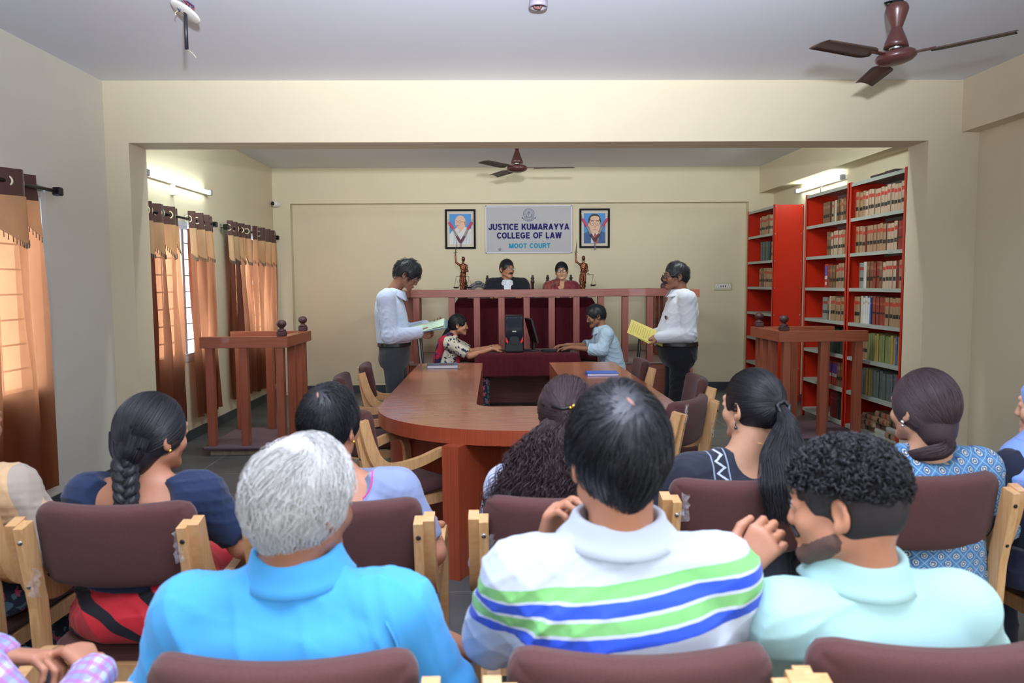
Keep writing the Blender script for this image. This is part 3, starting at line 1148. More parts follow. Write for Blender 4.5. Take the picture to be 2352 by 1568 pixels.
# ---------------------------------------------------------------- witness stands
def knob(parent, x, y, z, m=None):
    m = m or maroon_paint
    mb = MB().box((x - .038, y - .038, z), (x + .038, y + .038, z + .045), bev=.006)
    mb.lathe([(.036, .045), (.040, .052), (.030, .060), (.020, .066), (.018, .074), (.030, .082), (.041, .098), (.043, .112), (.038, .128), (.024, .140), (.001, .145)], n=24, c=(x, y, z))
    return mb.build('knob', m, parent)


def stand(name, label, x0, x1, y0, y1, open_side, zt=1.05):
    """open_side -1 : open towards -x"""
    t = thing(name, label, 'witness stand', ((x0 + x1) / 2, (y0 + y1) / 2, 0))
    cx, cy = (x0 + x1) / 2, (y0 + y1) / 2
    a, c, d, e = x0 - cx, x1 - cx, y0 - cy, y1 - cy
    rh = .098
    rw = .085
    MB().box((a + .02, d + .02, .0), (c - .02, e - .02, .05)).build('plinth', mat('plinth_ply', 'A08A72', noise=.5, nscale=3, stretch=(5, 1, 1)), t)
    MB().box((a - .03, d - .03, .05), (c + .03, e + .03, .085), bev=.012).build('platform', mat('mauve_platform', '65505A', rough=.7, noise=.15, nscale=4), t)
    MB().box((a - .03, d - .01, zt - rh), (c + .03, d + rw - .01, zt), bev=.002).build('top_rail', wood_x, t)
    MB().box((a - .03, e - rw + .01, zt - rh), (c + .03, e + .01, zt), bev=.002).build('top_rail', wood_x, t)
    xs = c if open_side < 0 else a
    s = -1 if open_side < 0 else 1
    MB().box((xs + s * (rw - .03), d + rw - .01, zt - rh), (xs - s * .03, e - rw + .01, zt), bev=.002).build('top_rail', wood_y, t)
    def post(x, y):
        MB().box((x - .034, y - .034, .085), (x + .034, y + .034, zt - rh), bev=.002).build('post', wood_z, t)
    wdt = c - a
    for u in (.06, .48, .93):
        uu = u if open_side < 0 else 1 - u
        post(a + wdt * uu, d + .036)
        post(a + wdt * uu, e - .036)
    post(xs + s * .02, d + (e - d) * .36)
    post(xs + s * .02, d + (e - d) * .66)
    knob(t, xs + s * .035, d + .05, zt)
    knob(t, xs + s * .035, e - .05, zt)
    return t


stand('witness_stand', 'teak witness stand with maroon knobs on the left, before the curtained windows', -2.555, -1.85, 6.66, 7.50, -1)
stand('witness_stand', 'teak witness stand with maroon knobs on the right, before the red bookcases', 2.60, 3.36, 6.80, 7.55, 1)

# ---------------------------------------------------------------- dais, railing
DZ, DY = .565, 8.88
dais_top = mat('dais_floor_sheet', '8A7670', rough=.5, noise=.1, nscale=3)
d = MB().box((-1.20, DY, 0), (2.32, YB - .014, DZ - .02))
o = d.build('dais', wood_dark_z)
tag(o, 'brown raised dais platform carrying the judges bench against the back wall', 'platform')
o2 = MB().box((-1.22, DY - .015, DZ - .02), (2.34, YB - .014, DZ)).build('dais_top', dais_top, o)
t = thing('railing', 'long reddish wooden courtroom railing with posts in front of the judges', 'railing', (.57, 8.93, DZ))
rt = 1.430 - DZ
rx0, rx1 = -1.02 - .57, 2.09 - .57
MB().box((rx0 - .05, -.05, rt - .09), (rx1 + .05, .05, rt), bev=.003).build('top_rail', wood_rail, t)
k = 0
x = -1.02 + .045
for x in (-.955, -.545, -.255, .035, .325, .615, .905, 1.195, 1.50, 2.05):
    pass
posts = [-.925, -.51, -.215, .075, .37, .665, .957, 1.245, 1.535, 1.83, 2.05]
for x in posts:
    MB().box((x - .57 - .037, -.035, 0), (x - .57 + .037, .035, rt - .09), bev=.002).build('post', wood_rail_z, t)
# side returns: back to the wall on the dais, and forwards on either side
for xs in (-1.03, 2.10):
    xx = xs - .57
    MB().box((xx - .045, -1.03 if xs > 0 else -.95, rt - .085), (xx + .045, -.05, rt - .005), bev=.003).build('side_rail', wood_y, t)
    MB().box((xx - .045, .05, rt - .085), (xx + .045, 1.38, rt - .005), bev=.003).build('side_rail', wood_y, t)
    for k in range(5):
        y = .30 + k * .26
        MB().box((xx - .035, y - .035, 0), (xx + .035, y + .035, rt - .085), bev=.002).build('post', wood_dark_z, t)
    for y in (-.88, -.62, -.34):
        MB().box((xx - .035, y - .035 + .1, -DZ), (xx + .035, y + .035 + .1, rt - .085), bev=.002).build('post', wood_rail_z, t)
knob(t, -1.03 - .57, -.90, rt - .005)
knob(t, 2.10 - .57, .32, rt - .005)
knob(t, 2.00 - .57, 0.0, rt)

# ---------------------------------------------------------------- judges' bench draped in maroon cloth
jt = thing('judges_bench', 'wooden judges desk hidden under maroon cloth behind the railing', 'desk', (.36, 9.42, DZ))
MB().box((-.80, -.27, .72), (.80, .27, .75)).build('desktop', wood_x, jt)
for sx in (-.76, .73):
    for sy in (-.25, .22):
        MB().box((sx, sy, 0), (sx + .03, sy + .03, .72)).build('leg', wood_z, jt)


def drape(name, label, cx, cy, z0, hx, hy, h, m, flare=.03, drop_back=True, seed=1, nf=18):
    """table cloth: top rectangle with hanging sides in soft folds"""
    V, F = [], []
    n = 44
    per = []
    L = [(-hx, -hy), (hx, -hy), (hx, hy), (-hx, hy)]
    P = []
    for i in range(4):
        a, b_ = L[i], L[(i + 1) % 4]
        k = max(6, int(math.dist(a, b_) / .025))
        for j in range(k):
            P.append((a[0] + (b_[0] - a[0]) * j / k, a[1] + (b_[1] - a[1]) * j / k))
    k = len(P)
    R_ = random.Random(seed)
    ph = R_.uniform(0, 6)
    lv = 12
    rows = [(0, 1.0, z0)]
    V.append((0, 0, z0))
    for i, (x, y) in enumerate(P):
        V.append((x * .985, y * .985, z0))
    for q in range(1, lv + 1):
        u = q / lv
        for i, (x, y) in enumerate(P):
            L_ = math.hypot(x / hx, y / hy)
            fold = (.5 + .5 * math.sin(i * 2 * PI * nf / k + ph + math.sin(i * .11) * 2)) ** 1.5
            corner = (abs(x) / hx * abs(y) / hy) ** 4
            off = flare * u * (fold * .8 + corner * 1.6) + .004
            nx = x / hx if abs(abs(x) - hx) < 1e-6 else x / hx * .4
            ny = y / hy if abs(abs(y) - hy) < 1e-6 else y / hy * .1
            V.append((x + nx * off, y + ny * off, z0 - h * u + (0.006 * math.sin(i * .5) if q == lv else 0)))
    for i in range(k):
        F.append((0, 1 + i, 1 + (i + 1) % k))
    for q in range(lv):
        for i in range(k):
            a, b_ = 1 + q * k + i, 1 + q * k + (i + 1) % k
            F.append((a, a + k, b_ + k, b_))
    me = newmesh(name, V, F, [m], smooth=True)
    o = obj(name, me, None, (cx, cy, 0))
    mod = o.modifiers.new('thickness', 'SOLIDIFY')
    mod.thickness = .003
    mod.offset = 1
    tag(o, label, 'tablecloth')
    return o


drape('bench_cloth', 'dark maroon cloth draped over the judges bench behind the railing posts', .36, 9.42, DZ + .754, .82, .29, .74, maroon_cloth, flare=.10, seed=3, nf=16)

# ---------------------------------------------------------------- clerks' table
ct = thing('clerk_table', 'small black steel table under maroon cloth between the two seated clerks', 'table', (.355, 8.42, 0))
MB().box((-.52, -.28, .715), (.52, .28, .742)).build('tabletop', mat('table_ply', '6E4A38'), ct)
for sx in (-.47, .445):
    for sy in (-.27, .245):
        MB().box((sx, sy, 0), (sx + .025, sy + .025, .715)).build('leg', black_metal, ct)
MB().box((-.47, -.265, .10), (.47, -.245, .125)).box((-.47, .25, .10), (.47, .27, .125)).build('stretcher', black_metal, ct)
drape('clerk_table_cloth', 'maroon cloth covering the clerks table under the computer', .355, 8.42, .746, .54, .30, .25, maroon_cloth, flare=.035, seed=8, nf=9)

# computer tower
t = thing('computer_tower', 'black glossy computer tower with red side flashes on the clerks table', 'computer', (.205, 8.36, .751))
MB().box((-.098, -.18, 0), (.098, .20, .40), bev=.012).build('case', mat('tower_black', '141519', rough=.35), t)
gl_bk = mat('tower_gloss', '1E2430', rough=.08, coat=.6)
Mx = Matrix.Rotation(PI / 2, 4, 'X')
p = [(-.088, .17), (-.070, .13), (.070, .13), (.088, .17), (.088, .35), (.07, .385), (-.07, .385), (-.088, .35)]
MB().prism(p, .18, .196, M=Mx).build('front_window', gl_bk, t)
MB().prism([(-.092, .02), (.092, .02), (.092, .08), (.06, .12), (-.06, .12), (-.092, .08)], .18, .19, M=Mx).build('mesh_grille', mat('tower_mesh', '23262B', rough=.6, noise=.7, nscale=180), t)
MB().prism([(-.05, .155), (-.045, .11), (0, .085), (.045, .11), (.05, .155), (.03, .175), (-.03, .175)], .18, .200, M=Mx).build('front_badge', black_pl, t)
redp = mat('tower_red', 'E0202A', rough=.3)
for s in (-1, 1):
    P = [(s * .094, .175), (s * .094, .125), (s * .072, .10), (s * .066, .13)]
    MB().prism(P if s < 0 else P[::-1], .18, .194, M=Mx).build('red_flash', redp, t)
letters('INTEX', .042, .013).build('logo', white_pl, t, (0, -.201, .232))

# monitor seen nearly edge on
t = thing('monitor', 'black flat computer monitor seen edge on, on the clerks table', 'monitor', (.405, 8.42, .751), math.radians(-82))
Mt = Matrix.Translation((0, 0, .225)) @ Matrix.Rotation(math.radians(15), 4, 'X')
MB().box((-.19, -.014, -.14), (.19, .014, .14), bev=.006, M=Mt).build('screen_housing', black_pl, t)
MB().box((-.175, -.0155, -.125), (.175, -.0145, .128), M=Mt).build('screen', mat('screen_dark', '1A1420', rough=.15), t)
MB().box((-.03, .005, .0), (.03, .035, .20), bev=.006).build('neck', black_pl, t)
MB().lathe([(.001, 0), (.085, 0), (.085, .006), (.03, .014), (.001, .014)], n=28).build('base', mat('monitor_base', '3A3C40', rough=.25), t)

# keyboard
t = thing('keyboard', 'black keyboard under the hands of the typing clerk', 'keyboard', (.66, 8.28, .751), math.radians(8))
MB().box((-.15, -.065, 0), (.15, .07, .016), bev=.005).build('body', black_pl, t)
mb = MB()
for r_ in range(5):
    for c_ in range(15):
        x, y = -.138 + c_ * .0185, -.052 + r_ * .022
        mb.box((x, y, .016), (x + .015, y + .017, .021))
e = mb.build('keys', mat('key_black', '2A2C30', rough=.5), t)
e['kind'] = 'stuff'

# clerks' perforated office chairs
def perf_chair(label, x, y, deg):
    t = thing('steel_chair', label, 'chair', (x, y, 0), -math.radians(deg))
    fr = MB()
    for s in (-1, 1):
        fr.tube([(s * .22, -.20, .02), (s * .22, -.20, .50), (s * .215, -.235, .96)], .012, m=black_metal, n=8)
        fr.tube([(s * .22, .22, .02), (s * .22, .22, .44)], .012, m=black_metal, n=8)
        fr.tube([(s * .22, -.20, .44), (s * .22, .22, .44)], .012, m=black_metal, n=8)
    fr.tube([(-.22, .22, .44), (.22, .22, .44)], .012, n=8, m=black_metal).tube([(-.22, -.2, .44), (.22, -.2, .44)], .012, n=8, m=black_metal)
    fr.build('frame', black_metal, t)
    MB().box((-.22, -.20, .45), (.22, .23, .49), bev=.015).build('seat', mat('seat_black', '1B1C20', rough=.7), t)
    Mb = Matrix.Translation((0, -.222, .76)) @ Matrix.Rotation(math.radians(5), 4, 'X')
    b = MB().box((-.21, -.012, -.20), (-.185, .012, .20), M=Mb).box((.185, -.012, -.20), (.21, .012, .20), M=Mb)
    b.box((-.185, -.012, .175), (.185, .012, .20), M=Mb).box((-.185, -.012, -.20), (.185, .012, -.175), M=Mb)
    br = b.build('back_frame', black_metal, t)
    g = MB()
    for k in range(18):
        z = -.17 + k * .02
        g.box((-.185, -.003, z), (.185, .003, z + .0125), M=Mb)
    for k in range(13):
        xx = -.18 + k * .03
        g.box((xx - .004, -.004, -.175), (xx + .004, .004, .175), M=Mb)
    g.build('perforated_back', mat('perforated_grey', 'A8ABA6', rough=.5), t)
    return t


perf_chair('black framed office chair with perforated back behind the print dress', -.60, 8.30, 80)
perf_chair('black framed office chair with perforated back behind the pale blue striped shirt', 1.36, 8.30, -80)

# ---------------------------------------------------------------- judges' chairs
silver_c = mat('silver_carved', '8F8C94', rough=.5, metal=.3, noise=.4, nscale=40, bump=.6, bscale=90)
dark_w = mat('dark_turned_wood', '3A231F', rough=.35)


def judge_chair(label, x, y, hgt=1.0, w=.27):
    t = thing('carved_chair', label, 'chair', (x, y, DZ))
    for s in (-1, 1):
        MB().lathe([(.018, 0), (.018, .40), (.024, .44), (.018, .5), (.018, hgt - .10), (.026, hgt - .09), (.026, hgt - .06), (.016, hgt - .05), (.024, hgt - .035),
                    (.024, hgt - .02), (.012, hgt - .012), (.017, hgt), (.012, hgt + .012), (.001, hgt + .016)], n=16, c=(s * w, .22, 0)).build('back_post', dark_w, t)
        MB().tube([(s * w, -.22, 0), (s * w, -.22, .44)], .02, n=8).build('leg', dark_w, t)
    MB().box((-w, -.24, .42), (w, .22, .48), bev=.02).build('seat', maroon_cloth, t)
    cr = MB()
    # carved crest: scrolls along an arch
    for k in range(15):
        a = PI * k / 14
        xx, zz = -math.cos(a) * (w - .05), hgt - .13 + math.sin(a) * .085
        cr.ball((xx, .22, zz), (.026, .016, .020), n=8)
        cr.ball((xx * .78, .215, zz - .035), (.018, .014, .014), n=8)
    cr.ball((0, .21, hgt - .03), (.05, .02, .022), n=10)
    cr.box((-w + .02, .212, hgt - .175), (w - .02, .228, hgt - .15))
    cr.build('crest', silver_c, t)
    for k in range(5):
        xx = -w * .66 + k * w * .33
        q = MB().lathe([(.008, .48), (.008, hgt - .26), (.013, hgt - .24), (.008, hgt - .22), (.014, hgt - .18), (.010, hgt - .165)], n=10, c=(xx, .22, 0))
        q.ball((xx, .215, hgt - .165), (.026, .014, .018), m=None, n=8)
        q.build('spindle', silver_c, t)
    return t


judge_chair('carved chair with silver crest behind the black coated person', .20, 9.86, 1.03, w=.30)
judge_chair('carved chair with silver crest and turned finials behind the maroon saree', .855, 9.86, 1.03, w=.155)
judge_chair('empty carved silver crested chair between the left statue and the black coat', -.22, 9.90, .98, w=.17)

# ---------------------------------------------------------------- sign, pictures
t = thing('court_sign', 'silver board reading JUSTICE KUMARAYYA COLLEGE OF LAW MOOT COURT on the back wall', 'sign', (.47, YB, 2.235))
MB().box((-.585, -.022, -.315), (.585, 0, .315)).build('board', mat('silver_board', 'BAB7BC', rough=.65, spec=.2, metal=.0, noise=.05, nscale=3), t)
f = MB().box((-.59, -.03, .310), (.59, -.02, .322)).box((-.59, -.03, -.322), (.59, -.02, -.310)).box((-.592, -.03, -.322), (-.580, -.02, .322)).box((.580, -.03, -.322), (.592, -.02, .322))
f.build('frame', mat('sign_edge', '8E8D98', rough=.4, metal=.5), t)
violet = mat('sign_violet', '33296A', rough=.7, spec=.1)
teal = mat('sign_teal', '2F93B6', rough=.7, spec=.1)
letters('JUSTICE KUMARAYYA', 1.105, .083).build('lettering', violet, t, (0, -.0245, .035))
letters('COLLEGE OF LAW', .885, .083).build('lettering', violet, t, (.005, -.0245, -.082))
letters('MOOT COURT', .565, .066).build('lettering', teal, t, (.01, -.0245, -.222))
em = MB()
def ring2(mb, r, w, n=40, cx=0, cz=.205, a0=0, a1=360):
    V, F = [], []
    for i in range(n + 1):
        a = math.radians(a0 + (a1 - a0) * i / n)
        for rr in (r - w, r + w):
            V.append((cx + rr * math.cos(a), -.0245, cz + rr * math.sin(a)))
    for i in range(n):
        F.append((i * 2, i * 2 + 1, i * 2 + 3, i * 2 + 2))
    mb.add(V, F)
ring2(em, .076, .0013); ring2(em, .072, .0008); ring2(em, .052, .001)
for k in range(30):
    a = 2 * PI * k / 30 + .1
    c_, s_ = math.cos(a), math.sin(a)
    em.box((-.0016, -.0245, .0575), (.0016, -.0235, .0665), M=Matrix.Translation((0, 0, .205)) @ Matrix.Rotation(a, 4, 'Y'))
def flat(mb, P):
    mb.add([(x, -.0248, z) for x, z in P], [tuple(range(len(P)))])
flat(em, [(-.038, .168), (-.003, .160), (-.003, .166), (-.034, .174)])
flat(em, [(.038, .168), (.003, .160), (.003, .166), (.034, .174)])
flat(em, [(-.042, .212), (-.036, .212), (-.026, .178), (-.032, .172)])
flat(em, [(.042, .212), (.036, .212), (.026, .178), (.032, .172)])
flat(em, [(-.0015, .166), (.0015, .166), (.0015, .206), (-.0015, .206)])
for s in (-1, 1):
    flat(em, [(s * .004, .206), (s * .026, .212), (s * .026, .208), (s * .004, .202)])
ring2(em, .011, .003, cz=.228, n=16)
ring2(em, .030, .0012, cz=.205, a0=20, a1=160)
for s in (-1, 1):
    flat(em, [(s * .088, .165), (s * .098, .160), (s * .085, .142), (s * .075, .150)])
ring2(em, .088, .0012, a0=212, a1=328); ring2(em, .098, .0012, a0=215, a1=325)
for k in range(16):
    a = math.radians(218 + 104 * k / 15)
    em.box((-.0014, -.0245, .0905), (.0014, -.0235, .0955), M=Matrix.Translation((0, 0, .205)) @ Matrix.Rotation(PI / 2 - a, 4, 'Y'))
em.build('emblem', mat('emblem_blue', '2E3C80', rough=.7, spec=.1), t)
MB().lathe([(.001, 0), (.018, 0), (.001, .001)], n=8, M=Mx, c=(-.40, -.0232, -.27)).build('smudge', mat('sign_smudge', 'A9A4A0'), t)


def disc(mb, cx, cz, rx, rz, y, m, a0=0, a1=360, n=28):
    V = [(cx + rx * math.cos(math.radians(a0 + (a1 - a0) * i / n)), y, cz + rz * math.sin(math.radians(a0 + (a1 - a0) * i / n))) for i in range(n + (0 if a1 - a0 >= 360 else 1))]
    mb.add(V, [tuple(range(len(V)))], m)


def picture(name, label, x, z, kind, tilt=0):
    t = thing(name, label, 'picture', (x, YB, z))
    w, h = .208, .268
    y0 = -.028
    fr = MB().box((-w, y0, h - .026), (w, 0, h)).box((-w, y0, -h), (w, 0, -h + .026)).box((-w, y0, -h + .026), (-w + .026, 0, h - .026)).box((w - .026, y0, -h + .026), (w, 0, h - .026))
    fr.build('frame', mat('black_picture_frame', '1A181C', rough=.7, spec=.15), t)
    MB().box((-w + .026, -.012, -h + .026), (w - .026, -.006, h - .026)).build('mount_board', mat('picture_mat', 'CFC3B4', rough=.6), t)
    blue = mat('portrait_blue', '2F86CC', rough=.5)
    p = MB()
    p.box((-.148, -.0135, -.205), (.148, -.012, .205), m=blue)
    skin = mat('portrait_skin', 'E0B59C', rough=.6)
    skin2 = mat('portrait_skin_shade', 'B98672', rough=.6)
    dark = mat('portrait_dark', '2A2622', rough=.6)
    flat2 = lambda P, y, m: p.add([(a, y, c) for a, c in P], [tuple(range(len(P)))], m)
    if kind == 0:     # elder wrapped in white
        wh = mat('portrait_white', 'D6D6DA', rough=.6)
        wh2 = mat('portrait_white_fold', 'B4B8C4', rough=.6)
        flat2([(-.148, -.205), (.148, -.205), (.148, .0), (.10, .02), (.05, .035), (-.05, .02), (-.10, -.01), (-.148, -.07)], -.0138, wh)
        for a in (-.10, -.06, .07, .11):
            flat2([(a, -.20), (a + .012, -.20), (a + .03, -.03), (a + .024, -.03)], -.0139, wh2)
        flat2([(-.02, -.06), (.05, .02), (.06, .05), (-.03, .05)], -.014, skin)
        disc(p, .0, .09, .074, .095, -.0142, skin)
        disc(p, .068, .082, .016, .026, -.0143, skin2)
        disc(p, -.045, .05, .032, .008, -.0144, mat('portrait_grey', '9A9494'))
        disc(p, -.055, .034, .020, .006, -.0145, skin2)
        for cx in (-.055, -.010):
            V, F = [], []
            for i in range(20):
                a = 2 * PI * i / 20
                for r_ in (.018, .021):
                    V.append((cx + r_ * math.cos(a), -.0147, .098 + r_ * .8 * math.sin(a)))
            for i in range(20):
                F.append((i * 2, i * 2 + 1, (i * 2 + 3) % 40, (i * 2 + 2) % 40))
            p.add(V, F, dark)
        flat2([(.011, .096), (.065, .092), (.065, .095), (.011, .10)], -.0147, dark)
    else:             # man in a dark blue suit and round glasses
        suit = mat('portrait_suit', '35598F', rough=.6)
        flat2([(-.148, -.205), (.148, -.205), (.148, -.06), (.07, -.03), (-.07, -.03), (-.148, -.07)], -.0138, suit)
        flat2([(-.05, -.20), (.05, -.20), (.055, -.04), (-.045, -.02)], -.0139, mat('portrait_white', 'D6D6DA'))
        flat2([(-.012, -.205), (.055, -.205), (.035, -.10), (.012, -.06), (-.002, -.07)], -.0140, mat('portrait_tie', 'A85848'))
        flat2([(-.055, -.06), (.05, -.06), (.06, .06), (-.065, .06)], -.0141, skin)
        disc(p, 0, .10, .088, .098, -.0142, dark)
        disc(p, 0.002, .045, .077, .115, -.0143, skin)
        disc(p, -.084, .05, .012, .028, -.0142, skin)
        disc(p, 0.004, .135, .062, .035, -.01435, skin)
        disc(p, .004, -.020, .030, .006, -.0144, skin2)
        disc(p, .004, .022, .012, .014, -.0144, skin2)
        for cx in (-.032, .040):
            V, F = [], []
            for i in range(20):
                a = 2 * PI * i / 20
                for r_ in (.024, .029):
                    V.append((cx + r_ * math.cos(a), -.0147, .068 + r_ * math.sin(a)))
            for i in range(20):
                F.append((i * 2, i * 2 + 1, (i * 2 + 3) % 40, (i * 2 + 2) % 40))
            p.add(V, F, dark)
            disc(p, cx, .066, .008, .004, -.0146, dark)
            flat2([(cx - .026, .100), (cx + .026, .102), (cx + .026, .108), (cx - .026, .106)], -.0146, dark)
    p.build('portrait_print', None, t)
    return t


picture('framed_portrait', 'framed portrait of an elderly bald man wrapped in white, left of the sign', -.465, 2.243, 0)
picture('framed_portrait', 'framed portrait of a man in round glasses and blue suit, right of the sign', 1.372, 2.245, 1)


def garland(label, x, z, w, dp, tail):
    """satin garland hanging over a picture"""
    t = thing('garland', label, 'garland', (x, YB - .04, z))
    pink = mat('garland_pink', 'D8436A', rough=.6)
    tan_ = mat('garland_tan', 'A79A86', rough=.6)
    pur = mat('garland_purple', '6A3550', rough=.6)
    for s in (-1, 1):
        seg = [((s * w, 0), (s * w * .62, -dp * .34), pink, .016), ((s * w * .62, -dp * .34), (s * w * .34, -dp * .68), tan_, .013), ((s * w * .34, -dp * .68), (0, -dp), pur, .016)]
        for (a, b_, m, r_) in seg:
            mb = MB()
            K = 9
            for i in range(K):
                u = (i + .5) / K
                mb.ball((a[0] + (b_[0] - a[0]) * u, 0, a[1] + (b_[1] - a[1]) * u), (r_ * (1 + .15 * (i % 2)), .012, r_), n=8)
            mb.build('garland_strand', m, t)
        MB().tube([(s * w, 0, 0), (s * (w + .008), .012, .05)], .0025, n=5).build('ribbon', tan_, t)
    MB().tube([(0, 0, -dp), (.003, 0, -dp - tail)], [.010, .007], n=6).build('tassel', mat('tassel_lilac', '8C7B98', rough=.7), t)
    return t


garland('pink and brown garland over the portrait left of the sign', -.462, 2.33, .155, .27, .06)
garland('pink and brown garland over the portrait right of the sign', 1.372, 2.37, .17, .30, .12)


# ---------------------------------------------------------------- bookcases
def bookcase(name, label, y0, y1, xf=3.43, xb=3.795, side_near=True):
    t = thing(name, label, 'bookcase', ((xf + xb) / 2, (y0 + y1) / 2, 0))
    X0, X1 = xf - (xf + xb) / 2, xb - (xf + xb) / 2
    Y0, Y1 = y0 - (y0 + y1) / 2, y1 - (y0 + y1) / 2
    H = 2.445
    for y, s in ((Y0, 1), (Y1, -1)):
        for x, sx in ((X0, 1), (X1, -1)):
            # slotted angle posts
            m = MB().box((x, y, 0), (x + sx * .004, y + s * .038, H)).box((x, y, 0), (x + sx * .04, y + s * .004, H))
            for k in range(24):
                z = .06 + k * .10
                if x < 0:
                    m.box((x - .0006, y + s * .014, z), (x, y + s * .022, z + .018), m=None)
            up = m.build('upright', red_paint, t)
    for y in ((Y0, Y1) if side_near else (Y0, Y1)):
        MB().box((X0 + .01, y - .001 + (.004 if y < 0 else -.004), .09), (X1 - .01, y + .001 + (.004 if y < 0 else -.004), H - .005)).build('side_panel', red_paint, t)
    MB().box((X1 - .006, Y0 + .005, .09), (X1 - .004, Y1 - .005, H - .005)).build('back_panel', red_paint, t)
    for k in range(8):
        z = .10 + k * .3333
        m = MB().box((X0 + .004, Y0 + .006, z - .002), (X1 - .008, Y1 - .006, z)).box((X0 + .002, Y0 + .006, z - .032), (X0 + .006, Y1 - .006, z)).box((X1 - .012, Y0 + .006, z - .032), (X1 - .008, Y1 - .006, z))
        sh = m.build('shelf', grey_steel, t)
        b_ = MB()
        for y in (Y0 + .03, Y1 - .03):
            b_.box((X0 + .0008, y - .006, z - .021), (X0 + .002, y + .006, z - .010))
        b_.build('bolt', black_pl, sh)
    # bolts on the side facing the camera
    bm_ = None
    for k in range(8):
        z = .10 + k * .3333 - .015
        for x in (X0 + .02, X1 - .02):
            if bm_ is None:
                o = MB().lathe([(.001, 0), (.008, 0), (.005, .004), (.001, .004)], n=10, M=Matrix.Rotation(PI / 2, 4, 'X')).build('side_bolt', steel, t)
                bm_ = o.data
            else:
                o = obj('side_bolt', bm_, t)
            o.location = (x, Y0 - .0005, z)
    return t


bookcase('bookcase', 'red steel bookcase on the right, the one nearest the camera, shelves full of law books', 6.30, 7.325)
bookcase('bookcase', 'middle red steel bookcase on the right wall below the tube light', 7.335, 8.36)
bookcase('bookcase', 'farthest red steel bookcase showing its plain red side panel', 9.30, 10.28)
dk = MB().box((3.47, 6.55, 2.446), (3.60, 7.0, 2.462)).box((3.5, 6.62, 2.462), (3.58, 6.8, 2.475)).build('flat_bundle', mat('dark_bundle', '3A2A2E', rough=.7))
tag(dk, 'dark flat bundle lying on top of the nearest red bookcase', 'bundle')

# books
book_meshes = {}
BK = {
    # name: cover, label band, label band 2, adjective
    'tan': ('A78465', 'B03A2C', '2E2A26', 'tan book with red and black labels'),
    'lighttan': ('C2A78F', 'B8382C', '3A3632', 'pale tan book with red and black labels'),
    'brown': ('7E5A3F', '8E6A4A', '2E2420', 'worn brown book'),
    'redbrown': ('8C3A2C', 'A04A38', '2A2220', 'red brown leather book'),
    'grey': ('8C8F88', '9E3A34', '44464A', 'thick grey book with a red label'),
    'slate': ('5C6661', '5C6661', '4C5450', 'plain slate grey book'),
    'white': ('C9C6BC', 'BDB9AE', 'D2D0C8', 'white spined book'),
    'yellow': ('A58F4E', '94803F', 'A58F4E', 'mustard yellow book'),
    'olive': ('7F8552', '737948', '8A8F5A', 'olive green book'),
    'green': ('22382C', '1C3026', '22382C', 'dark green book'),
    'darkred': ('7A1616', '8C2420', '641010', 'dark red book'),
    'black': ('1C1A1E', '2A282C', '1C1A1E', 'black book'),
    'blue': ('3C5FAA', '5A7BC0', '2C4A8C', 'blue book'),
    'colour': ('B83A2E', '5C4AA8', 'D8D0D8', 'red and violet encyclopedia volume'),
    'pale': ('D2D0CC', 'A89A80', 'C4C0BA', 'pale file of loose papers'),
}


def book_mesh(kind, w, h, d):
    key = (kind, round(w, 3), round(h, 3))
    if key in book_meshes:
        return book_meshes[key]
    c, b1, b2, _ = BK[kind]
    mc = mat('book_' + kind, c, rough=.45 if kind in ('lighttan', 'white', 'tan') else .6, noise=.22, nscale=14, coat=.25 if kind in ('lighttan', 'tan') else 0)
    m1 = mat('book_label_' + kind, b1, rough=.5)
    m2 = mat('book_band_' + kind, b2, rough=.5, noise=.3, nscale=30)
    mp = mat('book_pages', 'B8A88A', rough=.9)
    mb = MB()
    mb.box((0, 0, 0), (d, .003, h), m=mc).box((0, w - .003, 0), (d, w, h), m=mc)
    # slightly rounded spine (towards -x)
    K = 5
    P = [(-.004 * math.sin(PI * i / K) + .003 if False else .002 - .006 * math.sin(PI * i / K), w * i / K) for i in range(K + 1)]
    poly = [(.006, 0)] + P + [(.006, w)]
    mb.prism(poly[::-1], 0, h, m=mc)
    mb.box((.006, .003, .004), (d - .004, w - .003, h - .004), m=mp)
    def band(z0, z1, m):
        pl = [(a - .0007, y) for a, y in P]
        mb.prism(([(.003, .0005)] + pl + [(.003, w - .0005)])[::-1], z0, z1, m=m)
    if kind in ('tan', 'lighttan', 'grey', 'brown'):
        band(h * .70, h * .83, m1)
        band(h * .28, h * .42, m2)
    elif kind == 'colour':
        band(h * .52, h * .92, m1)
        band(h * .36, h * .50, m2)
    elif kind in ('redbrown', 'darkred'):
        band(h * .72, h * .80, m1)
        band(h * .40, h * .46, m2)
    else:
        band(h * .75, h * .84, m1)
    me_o = mb.build('tmp_book')
    me = me_o.data
    bpy.data.objects.remove(me_o)
    book_meshes[key] = me
    return me


ORD = 'first second third fourth fifth sixth seventh eighth ninth tenth eleventh twelfth thirteenth fourteenth fifteenth sixteenth seventeenth eighteenth nineteenth twentieth'.split()
SHELF = ['top shelf', 'second shelf', 'third shelf', 'fourth shelf', 'fifth shelf', 'sixth shelf', 'lowest shelf']
CASES = {'near': (6.345, 7.29, 'nearest bookcase'), 'mid': (7.38, 8.325, 'middle bookcase'), 'far': (9.345, 10.24, 'farthest bookcase')}


